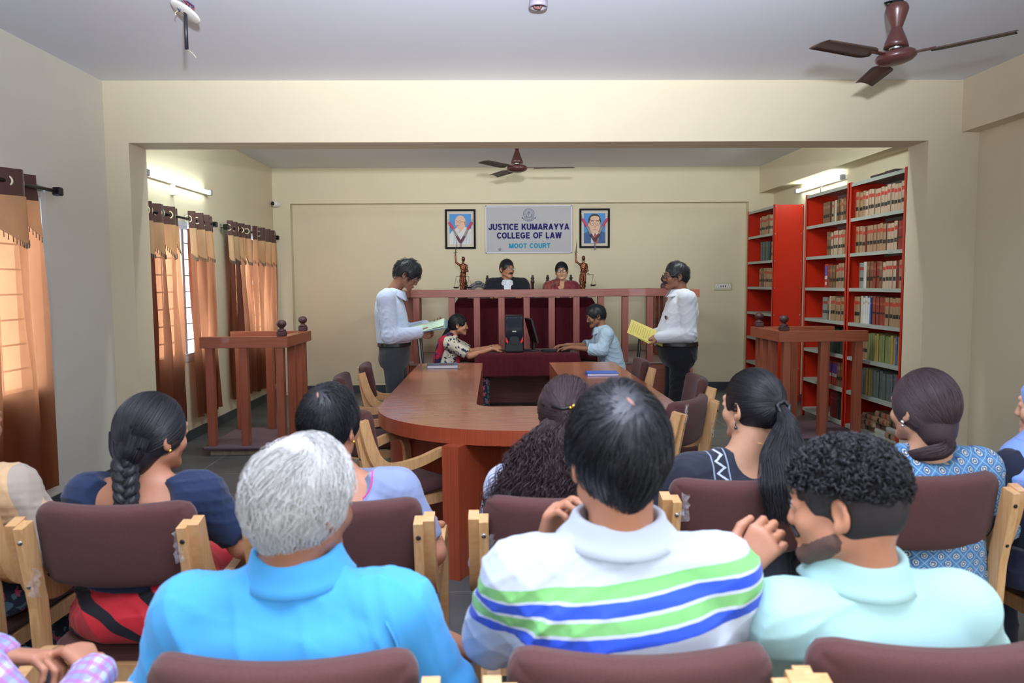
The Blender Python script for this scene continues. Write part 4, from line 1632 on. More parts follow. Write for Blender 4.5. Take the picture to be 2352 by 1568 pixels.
def shelf_books(case, row, spec, start=0.0, hfac=1.0):
    """spec list of (kind, count, width); books are laid from the camera's right (near end) towards the far end"""
    y0, y1, nm = CASES[case]
    z = .10 + .3333 * (6 - row)
    seq = []
    for kind, cnt, w_ in spec:
        seq += [(kind, w_)] * cnt
    y = y0 + start
    placed = []
    for kind, w_ in seq:
        w = w_ + R.choice((-.003, 0, .003))
        if y + w > y1:
            break
        h = round(R.choice((.232, .240, .246)) * hfac, 3)
        placed.append((kind, w, h, y))
        y += w + .0015
    nlast = len(placed)
    for i, (kind, w, h, y) in enumerate(placed):
        if kind == 'gap':
            continue
        me = book_mesh(kind, w, h, .17)
        o = bpy.data.objects.new('book', me)
        COL.objects.link(o)
        o.location = (3.475 + R.choice((0, .004, .009)), y, z)
        k = nlast - 1 - i
        tag(o, '%s, %s from left, %s of %s' % (BK[kind][3], ORD[min(k, 19)], SHELF[row], nm), 'book', 'law books standing on the %s of the %s' % (SHELF[row], nm))


# order of each list: from the camera-near (right) end to the far (left) end
shelf_books('near', 0, [('tan', 1, .06), ('lighttan', 12, .058), ('tan', 3, .055)])
shelf_books('near', 1, [('darkred', 1, .05), ('redbrown', 2, .06), ('lighttan', 3, .058), ('tan', 6, .056), ('darkred', 1, .03), ('tan', 3, .06)], hfac=1.02)
shelf_books('near', 2, [('colour', 1, .06), ('tan', 1, .055), ('darkred', 1, .045), ('lighttan', 4, .055), ('brown', 1, .05), ('redbrown', 2, .058), ('brown', 2, .055), ('white', 1, .05), ('grey', 1, .09)])
shelf_books('near', 3, [('white', 1, .05), ('tan', 3, .056), ('tan', 2, .06), ('redbrown', 4, .052), ('black', 1, .04), ('blue', 1, .03), ('pale', 3, .045), ('white', 1, .04), ('tan', 1, .11)], hfac=1.05)
shelf_books('near', 4, [('yellow', 2, .05), ('blue', 1, .03), ('yellow', 2, .045), ('olive', 4, .05), ('yellow', 2, .04), ('olive', 3, .045), ('tan', 2, .06)], hfac=1.03)
shelf_books('near', 5, [('colour', 2, .06), ('slate', 7, .055), ('olive', 1, .045), ('yellow', 2, .045), ('slate', 3, .05)], hfac=1.03)
shelf_books('mid', 0, [('brown', 3, .055), ('tan', 1, .05), ('brown', 2, .05), ('white', 1, .045), ('tan', 1, .05), ('black', 1, .05), ('brown', 3, .06)], hfac=.93)
shelf_books('mid', 1, [('grey', 1, .06), ('tan', 2, .055), ('lighttan', 5, .053), ('brown', 2, .055)])
shelf_books('mid', 2, [('brown', 2, .06), ('tan', 3, .06), ('brown', 2, .06), ('redbrown', 1, .06), ('colour', 1, .085)])
shelf_books('mid', 3, [('black', 1, .06), ('brown', 1, .05), ('tan', 5, .055), ('white', 1, .035), ('brown', 1, .05), ('grey', 1, .12)])
shelf_books('mid', 4, [('green', 10, .06)], hfac=1.05)
shelf_books('mid', 5, [('yellow', 1, .06), ('brown', 2, .075), ('colour', 4, .065)], hfac=1.02)
shelf_books('mid', 6, [('yellow', 1, .11), ('black', 1, .08), ('darkred', 1, .16)], hfac=1.12)
shelf_books('far', 0, [('lighttan', 4, .055), ('tan', 7, .052)])
shelf_books('far', 1, [('tan', 3, .055), ('black', 1, .05), ('slate', 6, .052)])
shelf_books('far', 2, [('tan', 7, .055), ('brown', 2, .06), ('tan', 1, .06)])
# stacked books on the lowest shelf of the nearest bookcase
for k, (y, n_) in enumerate(((6.42, 3), (6.62, 4), (6.86, 3), (7.06, 2))):
    z = .10
    for j in range(n_):
        kind = ('tan', 'white', 'brown', 'tan')[(j + k) % 4]
        me = book_mesh(kind, .052, .235, .17)
        o = bpy.data.objects.new('book', me)
        COL.objects.link(o)
        o.rotation_euler = (PI / 2, 0, 0)
        o.location = (3.48 + .01 * ((j * 7 + k) % 3), y + .2, z)
        o.rotation_euler = (PI / 2, 0, R.uniform(-.06, .06))
        z += .0535
        tag(o, '%s lying flat, %s from bottom, %s pile from right on lowest shelf' % (BK[kind][3].replace(' with red and black labels', ''), ORD[j], ORD[k]), 'book', 'books lying in piles on the lowest shelf')
# volume numbers on the encyclopedia spines
for s_, y, z in (('9', 6.375, 1.51), ('11', 6.375, .51), ('10', 8.19, 1.51)):
    lt = letters(s_, .026 if len(s_) > 1 else .018, .034).build('volume_number', mat('number_white', 'E8E4E4'), None)
    bk = min((o for o in bpy.data.objects if o.name.startswith('book') and o.get('label', '').startswith('red and violet')), key=lambda o: (o.location.y - y) ** 2 * 4 + (o.location.z - z) ** 2)
    lt.parent = bk
    lt.rotation_euler = (0, 0, -PI / 2)
    lt.location = (-.0075, .032, .045)
# ================================================================ PEOPLE : signed distance modelling
F32 = np.float32


class Field:
    def __init__(s, lo, hi, h):
        s.h = h
        s.lo = np.array(lo, dtype=float)
        s.n = np.ceil((np.array(hi) - s.lo) / h).astype(int) + 1
        s.d = np.full(tuple(s.n), 0.05, dtype=F32)
        s.ax = [(s.lo[i] + h * np.arange(s.n[i])).astype(F32) for i in range(3)]

    def block(s, lo, hi):
        a = np.clip(np.floor((np.array(lo) - s.lo) / s.h).astype(int), 0, s.n)
        b_ = np.clip(np.ceil((np.array(hi) - s.lo) / s.h).astype(int) + 1, 0, s.n)
        sl = tuple(slice(int(p), int(q)) for p, q in zip(a, b_))
        X = s.ax[0][sl[0]][:, None, None]
        Y = s.ax[1][sl[1]][None, :, None]
        Z = s.ax[2][sl[2]][None, None, :]
        return sl, X, Y, Z

    def _comb(s, sl, e, k, op):
        d = s.d[sl]
        if d.size == 0:
            return
        if op == 'add':
            if k > 0:
                hh = np.maximum(k - np.abs(d - e), 0) / k
                s.d[sl] = np.minimum(d, e) - hh * hh * k * .25
            else:
                s.d[sl] = np.minimum(d, e)
        elif op == 'sub':
            e = -e
            if k > 0:
                hh = np.maximum(k - np.abs(d - e), 0) / k
                s.d[sl] = np.maximum(d, e) + hh * hh * k * .25
            else:
                s.d[sl] = np.maximum(d, e)
        elif op == 'and':
            s.d[sl] = np.maximum(d, e)

    def cap(s, a, b_, ra, rb=None, k=.01, op='add'):
        rb = ra if rb is None else rb
        a, b_ = np.array(a, float), np.array(b_, float)
        m = max(ra, rb) + k + 2 * s.h + (.03 if op == 'add' else 0)
        sl, X, Y, Z = s.block(np.minimum(a, b_) - m, np.maximum(a, b_) + m)
        v = (b_ - a).astype(F32)
        L = float(v @ v) + 1e-12
        px, py, pz = X - F32(a[0]), Y - F32(a[1]), Z - F32(a[2])
        t = np.clip((px * v[0] + py * v[1] + pz * v[2]) / F32(L), 0, 1)
        e = np.sqrt((px - t * v[0]) ** 2 + (py - t * v[1]) ** 2 + (pz - t * v[2]) ** 2) - (F32(ra) + t * F32(rb - ra))
        s._comb(sl, e, k, op)
        return s

    def chain(s, pts, rs, k=.01, op='add'):
        for i in range(len(pts) - 1):
            s.cap(pts[i], pts[i + 1], rs[i], rs[i + 1], k, op)
        return s

    def ell(s, c, r, k=.01, Rm=None, op='add'):
        c = np.array(c, float)
        r = np.array(r, float) if hasattr(r, '__len__') else np.array([r] * 3, float)
        m = r.max() + k + 2 * s.h + (.03 if op == 'add' else 0)
        sl, X, Y, Z = s.block(c - m, c + m)
        px, py, pz = X - F32(c[0]), Y - F32(c[1]), Z - F32(c[2])
        if Rm is not None:
            Rm = np.array(Rm)
            qx = px * F32(Rm[0, 0]) + py * F32(Rm[1, 0]) + pz * F32(Rm[2, 0])
            qy = px * F32(Rm[0, 1]) + py * F32(Rm[1, 1]) + pz * F32(Rm[2, 1])
            qz = px * F32(Rm[0, 2]) + py * F32(Rm[1, 2]) + pz * F32(Rm[2, 2])
        else:
            qx, qy, qz = px, py, pz
        k0 = np.sqrt((qx / F32(r[0])) ** 2 + (qy / F32(r[1])) ** 2 + (qz / F32(r[2])) ** 2)
        k1 = np.sqrt((qx / F32(r[0] ** 2)) ** 2 + (qy / F32(r[1] ** 2)) ** 2 + (qz / F32(r[2] ** 2)) ** 2) + F32(1e-9)
        e = k0 * (k0 - 1) / k1
        s._comb(sl, e, k, op)
        return s

    def loft(s, nodes, infl=0.0, k=.03, n=2.4, op='add'):
        """nodes rows (z, cx, cy, rx, ry), vertical trunk"""
        A = np.array(nodes, float)
        mr = A[:, 3:].max() + k + .05
        sl, X, Y, Z = s.block((A[:, 1].min() - mr, A[:, 2].min() - mr, A[0, 0] - .06), (A[:, 1].max() + mr, A[:, 2].max() + mr, A[-1, 0] + .06))
        z = Z.ravel()
        zd = np.linspace(A[0, 0], A[-1, 0], 80)
        def smooth(col):
            v = np.interp(zd, A[:, 0], A[:, col])
            w_ = np.array([1, 2, 3, 4, 3, 2, 1.]); w_ /= w_.sum()
            v = np.convolve(np.pad(v, 3, mode='edge'), w_, 'valid')
            return np.interp(z, zd, v).astype(F32)[None, None, :]
        cx, cy, rx, ry = smooth(1), smooth(2), smooth(3) + F32(infl), smooth(4) + F32(infl)
        k0 = (np.abs((X - cx) / rx) ** n + np.abs((Y - cy) / ry) ** n) ** (1 / n)
        e = (k0 - 1) * np.minimum(rx, ry)
        ez = np.maximum(F32(A[0, 0]) - Z, Z - F32(A[-1, 0]))
        e = np.maximum(e, ez)
        s._comb(sl, e.astype(F32), k, op)
        return s

    def plane(s, p, nrm, op='and'):
        """keep the side where (x-p).n < 0"""
        nrm = np.array(nrm, float); nrm = nrm / np.linalg.norm(nrm)
        X, Y, Z = s.ax[0][:, None, None], s.ax[1][None, :, None], s.ax[2][None, None, :]
        e = (X - F32(p[0])) * F32(nrm[0]) + (Y - F32(p[1])) * F32(nrm[1]) + (Z - F32(p[2])) * F32(nrm[2])
        s.d = np.maximum(s.d, e.astype(F32))
        return s

    def disp(s, fn):
        m = np.abs(s.d) < .03
        i = np.nonzero(m)
        P = np.stack([s.ax[0][i[0]], s.ax[1][i[1]], s.ax[2][i[2]]], 1)
        s.d[i] -= fn(P).astype(F32)
        return s

    def mesh(s, relax=2):
        d = s.d
        sg = d < 0
        sg[0], sg[-1] = False, False
        sg[:, 0], sg[:, -1] = False, False
        sg[:, :, 0], sg[:, :, -1] = False, False
        d = np.where(sg, d, np.maximum(d, 1e-5))
        c = np.zeros(tuple(x - 1 for x in d.shape), dtype=np.int8)
        for i in (0, 1):
            for j in (0, 1):
                for k in (0, 1):
                    c += sg[i:sg.shape[0] - 1 + i, j:sg.shape[1] - 1 + j, k:sg.shape[2] - 1 + k]
        act = (c > 0) & (c < 8)
        I = np.nonzero(act)
        N = len(I[0])
        idx = np.full(act.shape, -1, dtype=np.int32)
        idx[I] = np.arange(N)
        acc = np.zeros((N, 3)); cnt = np.zeros(N)
        for axis in range(3):
            for a in (0, 1):
                for b_ in (0, 1):
                    o0 = [0, 0, 0]
                    o_ = [q for q in range(3) if q != axis]
                    o0[o_[0]], o0[o_[1]] = a, b_
                    o1 = list(o0); o1[axis] = 1
                    d0 = d[I[0] + o0[0], I[1] + o0[1], I[2] + o0[2]]
                    d1 = d[I[0] + o1[0], I[1] + o1[1], I[2] + o1[2]]
                    m = (d0 < 0) != (d1 < 0)
                    t = d0 / np.where(m, d0 - d1, 1)
                    P = np.zeros((N, 3))
                    for q in range(3):
                        P[:, q] = o0[q]
                    P[:, axis] = t
                    acc += P * m[:, None]
                    cnt += m
        V = (np.stack(I, 1) + acc / np.maximum(cnt, 1)[:, None]) * s.h + s.lo
        Fs = []
        for axis in range(3):
            o_ = [q for q in range(3) if q != axis]
            s0 = [slice(1, -1)] * 3; s1 = [slice(1, -1)] * 3
            s0[axis] = slice(0, -1); s1[axis] = slice(1, None)
            a0, a1 = sg[tuple(s0)], sg[tuple(s1)]
            E = np.nonzero(a0 != a1)
            flip = a0[E]
            base = [E[0] + 1, E[1] + 1, E[2] + 1]
            base[axis] = E[axis]
            def cell(da, db):
                q = [b2.copy() for b2 in base]
                q[o_[0]] = q[o_[0]] + da
                q[o_[1]] = q[o_[1]] + db
                return idx[q[0], q[1], q[2]]
            q4 = np.stack([cell(-1, -1), cell(0, -1), cell(0, 0), cell(-1, 0)], 1)
            if axis == 1:
                flip = ~flip
            q4 = np.where(flip[:, None], q4, q4[:, ::-1])
            Fs.append(q4)
        F = np.concatenate(Fs)
        F = F[(F >= 0).all(1)]
        # light smoothing
        if relax:
            e = np.concatenate([F[:, [0, 1]], F[:, [1, 2]], F[:, [2, 3]], F[:, [3, 0]]])
            e = np.concatenate([e, e[:, ::-1]])
            deg = np.bincount(e[:, 0], minlength=N)[:, None]
            for lam in ([.5, -.52] * relax):
                S_ = np.stack([np.bincount(e[:, 0], weights=V[e[:, 1], q], minlength=N) for q in range(3)], 1)
                V = V + lam * (S_ / np.maximum(deg, 1) - V)
        return V, F


def sdf_obj(name, f, m, parent, relax=2):
    V, F = f.mesh(relax)
    if len(V) == 0:
        V, F = np.zeros((3, 3)), np.array([[0, 1, 2]])
    return obj(name, newmesh(name, V, F, [m], smooth=True), parent)


def ridges(P, seed, amp, fx=(9, 9, 14), warp=1.6, dens=1.0):
    """long soft cloth folds"""
    r = np.random.RandomState(seed)
    out = np.zeros(len(P))
    for o_ in range(4):
        k = r.normal(size=3) * np.array(fx) * (1 + .6 * o_) * dens
        k2 = r.normal(size=3) * 9
        k3 = r.normal(size=3) * 6
        ph = P @ k + warp * np.sin(P @ k2 + r.uniform(0, 6)) + r.uniform(0, 6)
        msk = .5 + .5 * np.sin(P @ k3 + r.uniform(0, 6))
        out += (1 - np.abs(np.sin(ph))) ** 2.2 * msk / (1 + .5 * o_)
    return (out - .7) * amp


def rotm(yaw=0, pitch=0, roll=0):
    """yaw + turns right (towards +x), pitch + looks up, roll + tilts to the right"""
    return (Matrix.Rotation(-math.radians(yaw), 3, 'Z') @ Matrix.Rotation(math.radians(pitch), 3, 'X') @ Matrix.Rotation(math.radians(roll), 3, 'Y'))


# ---------------------------------------------------------------- materials for people
def skin_mat(name, c):
    if name in MATS: return MATS[name]
    m = mat(name, c, rough=.48, noise=.10, nscale=18, bump=.12, bscale=160, spec=.35)
    b = m.node_tree.nodes['Principled BSDF']
    b.inputs['Subsurface Weight'].default_value = .12
    b.inputs['Subsurface Radius'].default_value = (.012, .005, .003)
    b.inputs['Subsurface Scale'].default_value = .6
    return m


SK = {'mid': skin_mat('skin_mid_brown', 'B98064'), 'dark': skin_mat('skin_dark_brown', '93644E'), 'light': skin_mat('skin_light_brown', 'CC9A7C'),
      'deep': skin_mat('skin_deep_brown', '644034')}
hair_black = mat('black_hair', '1A191F', rough=.45, spec=.42)
hair_brown = mat('dark_brown_hair', '3E2E31', rough=.5, spec=.35)
hair_grey = mat('grey_white_hair', 'D8D6D4', rough=.6, noise=.18, nscale=30)
lip_m = mat('lip_colour', '7C4038', rough=.45)
eye_w = mat('eye_white', 'D8D2CC', rough=.25)
eye_d = mat('eye_dark', '1A100C', rough=.2)
glass_frame = mat('spectacle_frame', '1E1B20', rough=.3)
lens_m = bpy.data.materials.new('spectacle_lens')
n, l = nodes_of(lens_m)
b = n['Principled BSDF']
b.inputs['Base Color'].default_value = (.8, .85, .9, 1)
b.inputs['Alpha'].default_value = .05
b.inputs['Roughness'].default_value = .05
gold = mat('gold', 'D6A648', rough=.25, metal=1)


def cloth(name, c, **kw):
    kw.setdefault('rough', .85); kw.setdefault('sheen', .15); kw.setdefault('spec', .25)
    kw.setdefault('bump', .15); kw.setdefault('bscale', 500)
    return mat(name, c, **kw)


# ---------------------------------------------------------------- head
def head_prims(f, C, Rm, sex='m', s=1.0, ears=True, k=.018):
    C = np.array(C)
    Rn = np.array(Rm)
    H = lambda x, y, z: C + Rn @ (np.array([x, y, z]) * s)
    E = lambda c, r, k_=k, op='add': f.ell(H(*c), np.array(r) * s, k_, Rn, op)
    E((0, -.012, .038), (.074, .095, .086))
    E((0, .030, -.018), (.060, .064, .080))
    E((0, -.045, -.005), (.058, .055, .060))
    for q in (-1, 1):
        f.cap(H(q * .050, .012, -.052), H(q * .014, .076, -.086), .022 * s, .019 * s, .02)
        E((q * .038, .064, -.022), (.025, .022, .024), .02)
    E((0, .080, -.086), (.022, .018, .018), .015)
    f.cap(H(-.034, .083, .032), H(.034, .083, .032), .011 * s, k=.016)
    f.cap(H(-.018, .088, -.055), H(.018, .088, -.055), .0095 * s, k=.008)
    f.cap(H(-.013, .087, -.064), H(.013, .087, -.064), .0085 * s, k=.006)
    for q in (-1, 1):
        E((q * .032, .104, .012), (.017, .016, .012), .012, 'sub')
    f.cap(H(0, .088, .022), H(0, .105, -.022), .0080 * s, .0115 * s, .010)
    for q in (-1, 1):
        E((q * .011, .097, -.026), (.0095, .012, .009), .008)
        # lids
        E((q * .032, .081, .012), (.0165, .0135, .0115), .004)
        if ears:
            Re = Rn @ np.array(Matrix.Rotation(math.radians(q * 18), 3, 'Z')) @ np.array(Matrix.Rotation(math.radians(-8), 3, 'X'))
            f.ell(H(q * .079, -.012, .000), np.array((.0075, .018, .032)) * s, .006, Re)
            f.ell(H(q * .083, -.008, .003), np.array((.006, .010, .017)) * s, .004, Re, 'sub')
            f.ell(H(q * .0765, -.003, -.026), np.array((.007, .009, .011)) * s, .006, Re)
    return H


def face_bits(t, H, Rn, s, sex, skin, gaze=0, mous=0, glasses=0, brow=True, smile=0):
    for q in (-1, 1):
        c = H(q * .032, .0835, .012)
        MB().ball(c, .0125 * s, m=None, n=14).build('eye', eye_w, t)
        c2 = H(q * .032 + gaze * .005, .0925, .0115)
        e = MB().ball(c2, .0052 * s, n=10).build('iris', eye_d, t)
        mb = MB()
        pts = [H(q * (.032 - .017), .093, .0145), H(q * .032, .0975, .0215), H(q * (.032 + .017), .089, .0145)]
        mb.tube(pts, .0016 * s, n=6)
        mb.build('eyelashes', hair_black, t)
        if brow:
            pts = [H(q * .012, .0955, .036), H(q * .030, .0965, .042), H(q * .052, .082, .035)]
            MB().tube(pts, [.003 * s, .0038 * s, .0018 * s], n=6).build('eyebrow', hair_black, t)
    up = [H(-.023, .0915, -.0555 + smile * .006), H(-.010, .1005, -.053), H(0, .1015, -.0545), H(.010, .1005, -.053), H(.023, .0915, -.0555 + smile * .006)]
    lo = [H(-.021, .0910, -.057 + smile * .004), H(0, .1000, -.0625), H(.021, .0910, -.057 + smile * .004)]
    MB().tube(up, [.0015 * s, .0035 * s, .003 * s, .0035 * s, .0015 * s], n=8).tube(lo, [.0018 * s, .005 * s, .0018 * s], n=8).build('lips', lip_m, t)
    if mous:
        f = Field(H(0, .09, -.045) - .05, H(0, .09, -.045) + .05, .0025)
        f.cap(H(-.030, .088, -.050), H(-.004, .105, -.041), .005 * s, .0075 * s * mous, .005)
        f.cap(H(.030, .088, -.050), H(.004, .105, -.041), .005 * s, .0075 * s * mous, .005)
        sdf_obj('moustache', f, hair_black, t)
    if glasses:
        mb = MB()
        gm = glass_frame if glasses == 1 else mat('thin_metal_frame', '6A5A50', rough=.3, metal=.6)
        rr = .0026 if glasses == 1 else .0016
        for q in (-1, 1):
            P = []
            for i in range(21):
                a = 2 * PI * i / 20
                P.append(H(q * .034 + .0245 * math.copysign(abs(math.cos(a)) ** .75, math.cos(a)), .108 - .18 * abs(.0245 * math.cos(a) * (1 if q * math.cos(a) > 0 else 0)), .008 + .018 * math.copysign(abs(math.sin(a)) ** .8, math.sin(a))))
            mb.tube(P, rr * s, n=6, cap=False)
            mb.tube([H(q * .058, .103, .014), H(q * .074, .07, .014), H(q * .080, -.005, .014), H(q * .080, -.02, .004)], rr * s, n=6)
        mb.tube([H(-.010, .110, .012), H(0, .114, .015), H(.010, .110, .012)], rr * s, n=6)
        g = mb.build('spectacles', gm, t)
        for q in (-1, 1):
            V = [H(q * .034, .1075, .008)] + [H(q * .034 + .023 * math.cos(a), .107, .008 + .017 * math.sin(a)) for a in [2 * PI * i / 20 for i in range(20)]]
            MB().add(V, [(0, 1 + i, 1 + (i + 1) % 20) for i in range(20)]).build('lens', lens_m, g)


# ---------------------------------------------------------------- hands
def hand(f, w, d, nrm, side=1, curl=.5, s=1.0, spread=.12, thumb=.6, fingers=None, k=.006, thin=0.0):
    """w wrist, d direction of the metacarpals, nrm back-of-hand normal, side +1 thumb towards d x nrm"""
    w, d, nrm = (np.array(q, float) for q in (w, d, nrm))
    d /= np.linalg.norm(d)
    nrm -= d * (nrm @ d); nrm /= np.linalg.norm(nrm)
    u = np.cross(d, nrm) * side            # towards the thumb
    s = s * .98
    kn = []
    for i, (o, L, r) in enumerate(((.030, .088, .0105), (.010, .092, .0108), (-.010, .087, .0102), (-.028, .078, .0093))):
        a = w + u * o * .45 * s + d * .012 * s
        b_ = w + u * o * s + d * L * s
        f.cap(a, b_, .0135 * s, (r + .0015) * s, .016)
        kn.append((b_, r - thin, o))
    lens = ((.040, .024, .019), (.044, .028, .020), (.041, .026, .019), (.032, .020, .017))
    for i, (b_, r, o) in enumerate(kn):
        c = curl if not fingers else fingers[i]
        dirv = d + u * spread * (o / .03)
        dirv /= np.linalg.norm(dirv)
        ang = 0
        p = b_
        for j, L in enumerate(lens[i]):
            ang += c * (.9, 1.15, .8)[j]
            v = dirv * math.cos(ang) - nrm * math.sin(ang)
            q = p + v * L * s
            f.cap(p, q, (r - .0012 * j) * s * .93, (r - .0012 * (j + 1)) * s * .93, .003)
            p = q
    # thumb from the side of the palm
    a = w + u * .018 * s + d * .020 * s
    v1 = d * .62 + u * .78 - nrm * .25 * thumb
    v1 /= np.linalg.norm(v1)
    b1 = a + v1 * .042 * s
    f.cap(a, b1, .016 * s, .0125 * s, .012)
    v2 = d * .85 + u * (.50 - .5 * thumb) - nrm * .45 * thumb
    v2 /= np.linalg.norm(v2)
    b2 = b1 + v2 * .032 * s
    f.cap(b1, b2, .0118 * s, .0108 * s, .004)
    v3 = d * .95 + u * (.2 - .6 * thumb) - nrm * .5 * thumb
    v3 /= np.linalg.norm(v3)
    f.cap(b2, b2 + v3 * .026 * s, .0105 * s, .0085 * s, .004)


# ---------------------------------------------------------------- strands
def strand_mesh(name, paths, r0, r1, m, parent, sides=3):
    """paths (N,K,3) -> thin tapering tubes"""
    P = np.asarray(paths, dtype=np.float64)
    N, K, _ = P.shape
    T = np.gradient(P, axis=1)
    T /= np.linalg.norm(T, axis=2, keepdims=True) + 1e-9
    ref = np.array([0.31, 0.22, 0.92])
    U = np.cross(T, ref)
    U /= np.linalg.norm(U, axis=2, keepdims=True) + 1e-9
    W = np.cross(T, U)
    t = np.linspace(0, 1, K)[None, :, None]
    rr = r0 + (r1 - r0) * t ** 2
    V = []
    for j in range(sides):
        a = 2 * PI * j / sides
        V.append(P + (U * math.cos(a) + W * math.sin(a)) * rr)
    V = np.stack(V, 2).reshape(-1, 3)
    base = (np.arange(N)[:, None] * K + np.arange(K - 1)[None, :]) * sides
    Fs = []
    for j in range(sides):
        j2 = (j + 1) % sides
        Fs.append(np.stack([base + j, base + j2, base + sides + j2, base + sides + j], -1).reshape(-1, 4))
    F = np.concatenate(Fs)
    return obj(name, newmesh(name, V, F, [m], smooth=True), parent)


def sphere_dirs(n, rs):
    z = rs.uniform(-1, 1, n); a = rs.uniform(0, 2 * PI, n)
    q = np.sqrt(1 - z * z)
    return np.stack([q * np.cos(a), q * np.sin(a), z], 1)


HC, HR = np.array([0, -.014, .024]), np.array([.080, .101, .104])    # scalp ellipsoid in head space


def grow(rs, n, keep, flow, K=12, L=.07, lift=.10, jit=.15, grav=0.0, body=None, Rn=None, C=None, s=1.0, free=False, wave=None, lvar=.35, HRs=None, taper=0.0):
    """grow hair on the scalp ellipsoid; everything in head space, returned in person space"""
    hr = HR if HRs is None else np.array(HRs)
    D = sphere_dirs(n * 3, rs)
    P0 = HC + D * hr
    P0 = P0[keep(P0)][:n]
    n = len(P0)
    paths = [P0]
    kk = rs.normal(size=(3, 3, 3)) * 55
    v = sum(np.sin(P0 @ kk[i] + i * 2.1) for i in range(3)) * jit * .7 + rs.normal(size=(n, 3)) * jit * .35
    Ls = L * (1 + rs.uniform(-lvar, lvar * .4, n))[:, None] / (K - 1)
    lf = rs.uniform(.2, 1, n)[:, None] * lift
    p = P0.copy()
    prev = None
    for k in range(1, K):
        N_ = (p - HC) / hr ** 2
        N_ /= np.linalg.norm(N_, axis=1, keepdims=True)
        F_ = flow(p, k / K) + v * (1 if not callable(wave) else 1)
        if not free:
            F_ -= N_ * (F_ * N_).sum(1, keepdims=True)
        F_ /= np.linalg.norm(F_, axis=1, keepdims=True) + 1e-9
        if prev is not None:
            F_ = F_ * .6 + prev * .4
        prev = F_
        p = p + F_ * Ls
        if grav:
            p[:, 2] -= grav * (k / K)
        e = np.sqrt((((p - HC) / hr) ** 2).sum(1, keepdims=True))
        tgt = 1 + lf * math.sin(min(1, k / K * 1.6) * PI / 2)
        if free:
            p = np.where(e < tgt, HC + (p - HC) / e * tgt, p)
        else:
            p = HC + (p - HC) / e * tgt
        paths.append(p.copy())
    A = np.stack(paths, 1)
    if wave:
        A = wave(A, rs)
    if taper:
        q = np.clip(-(A[..., 2] - .005) / .09, 0, 1.1) ** 1.3
        A = A.copy()
        A[..., 0] *= 1 - taper * q
    if Rn is not None:
        A = (A * s) @ np.array(Rn).T + np.array(C)
    return A


def male_keep(low=-.055, fringe=.045, temple=.03):
    def k(P):
        x, y, z = P[:, 0], P[:, 1], P[:, 2]
        hl = np.where(y > .02, fringe + .012 * np.abs(x) / .07, low + (y + .10) * .35)
        hl = np.where((y > -.03) & (y <= .035), -.012, hl)
        ear = (np.abs(x) > .05) & (y > -.035) & (y < .02) & (z < .022)
        return (z > hl) & ~ear
    return k


def cap_field(C, Rn, s, thick=.008, low=-.05, fringe=.045, h=.004, male=True, extra=None, ears=True, side=0.0):
    C = np.array(C)
    f = Field(C - .16, C + .16, h)
    H = lambda x, y, z: C + np.array(Rn) @ (np.array([x, y, z]) * s)
    f.ell(H(*HC), (HR + thick - .005) * s, 0, Rn)
    # take the face away
    f.ell(H(0, .115, -.055), np.array((.105, .075, .105 + (fringe - .045))) * s, .012, Rn, 'sub')
    nn = np.array(Rn) @ np.array((0, .35, -1.0))
    f.plane(H(0, -.06, low), nn)
    if ears:
        for q in (-1, 1):
            f.ell(H(q * .088, -.004, -.008), np.array((.024, .023, .034)) * s, .008, Rn, 'sub')
            f.ell(H(q * .085, .030, -.040), np.array((.035, .040, .045)) * s, .008, Rn, 'sub')
    if side:
        for q in (-1, 1):
            f.ell(H(q * (.112 - side), -.02, -.088), np.array((.045, .075, .07)) * s, .02, Rn, 'sub')
    if extra:
        extra(f, H)
    return f, H


def on_surface(o, pts, depth=-1.2, off=.0012):
    """project (x, z) points from behind onto a mesh"""
    from mathutils.bvhtree import BVHTree
    me = o.data
    V = [v.co for v in me.vertices]
    bv = BVHTree.FromPolygons(V, [tuple(p.vertices) for p in me.polygons])
    out = []
    for x, z in pts:
        hit = bv.ray_cast(Vector((x, depth, z)), Vector((0, 1, 0)))
        if hit[0] is not None:
            out.append((hit[0].x, hit[0].y - off, hit[0].z))
    return out


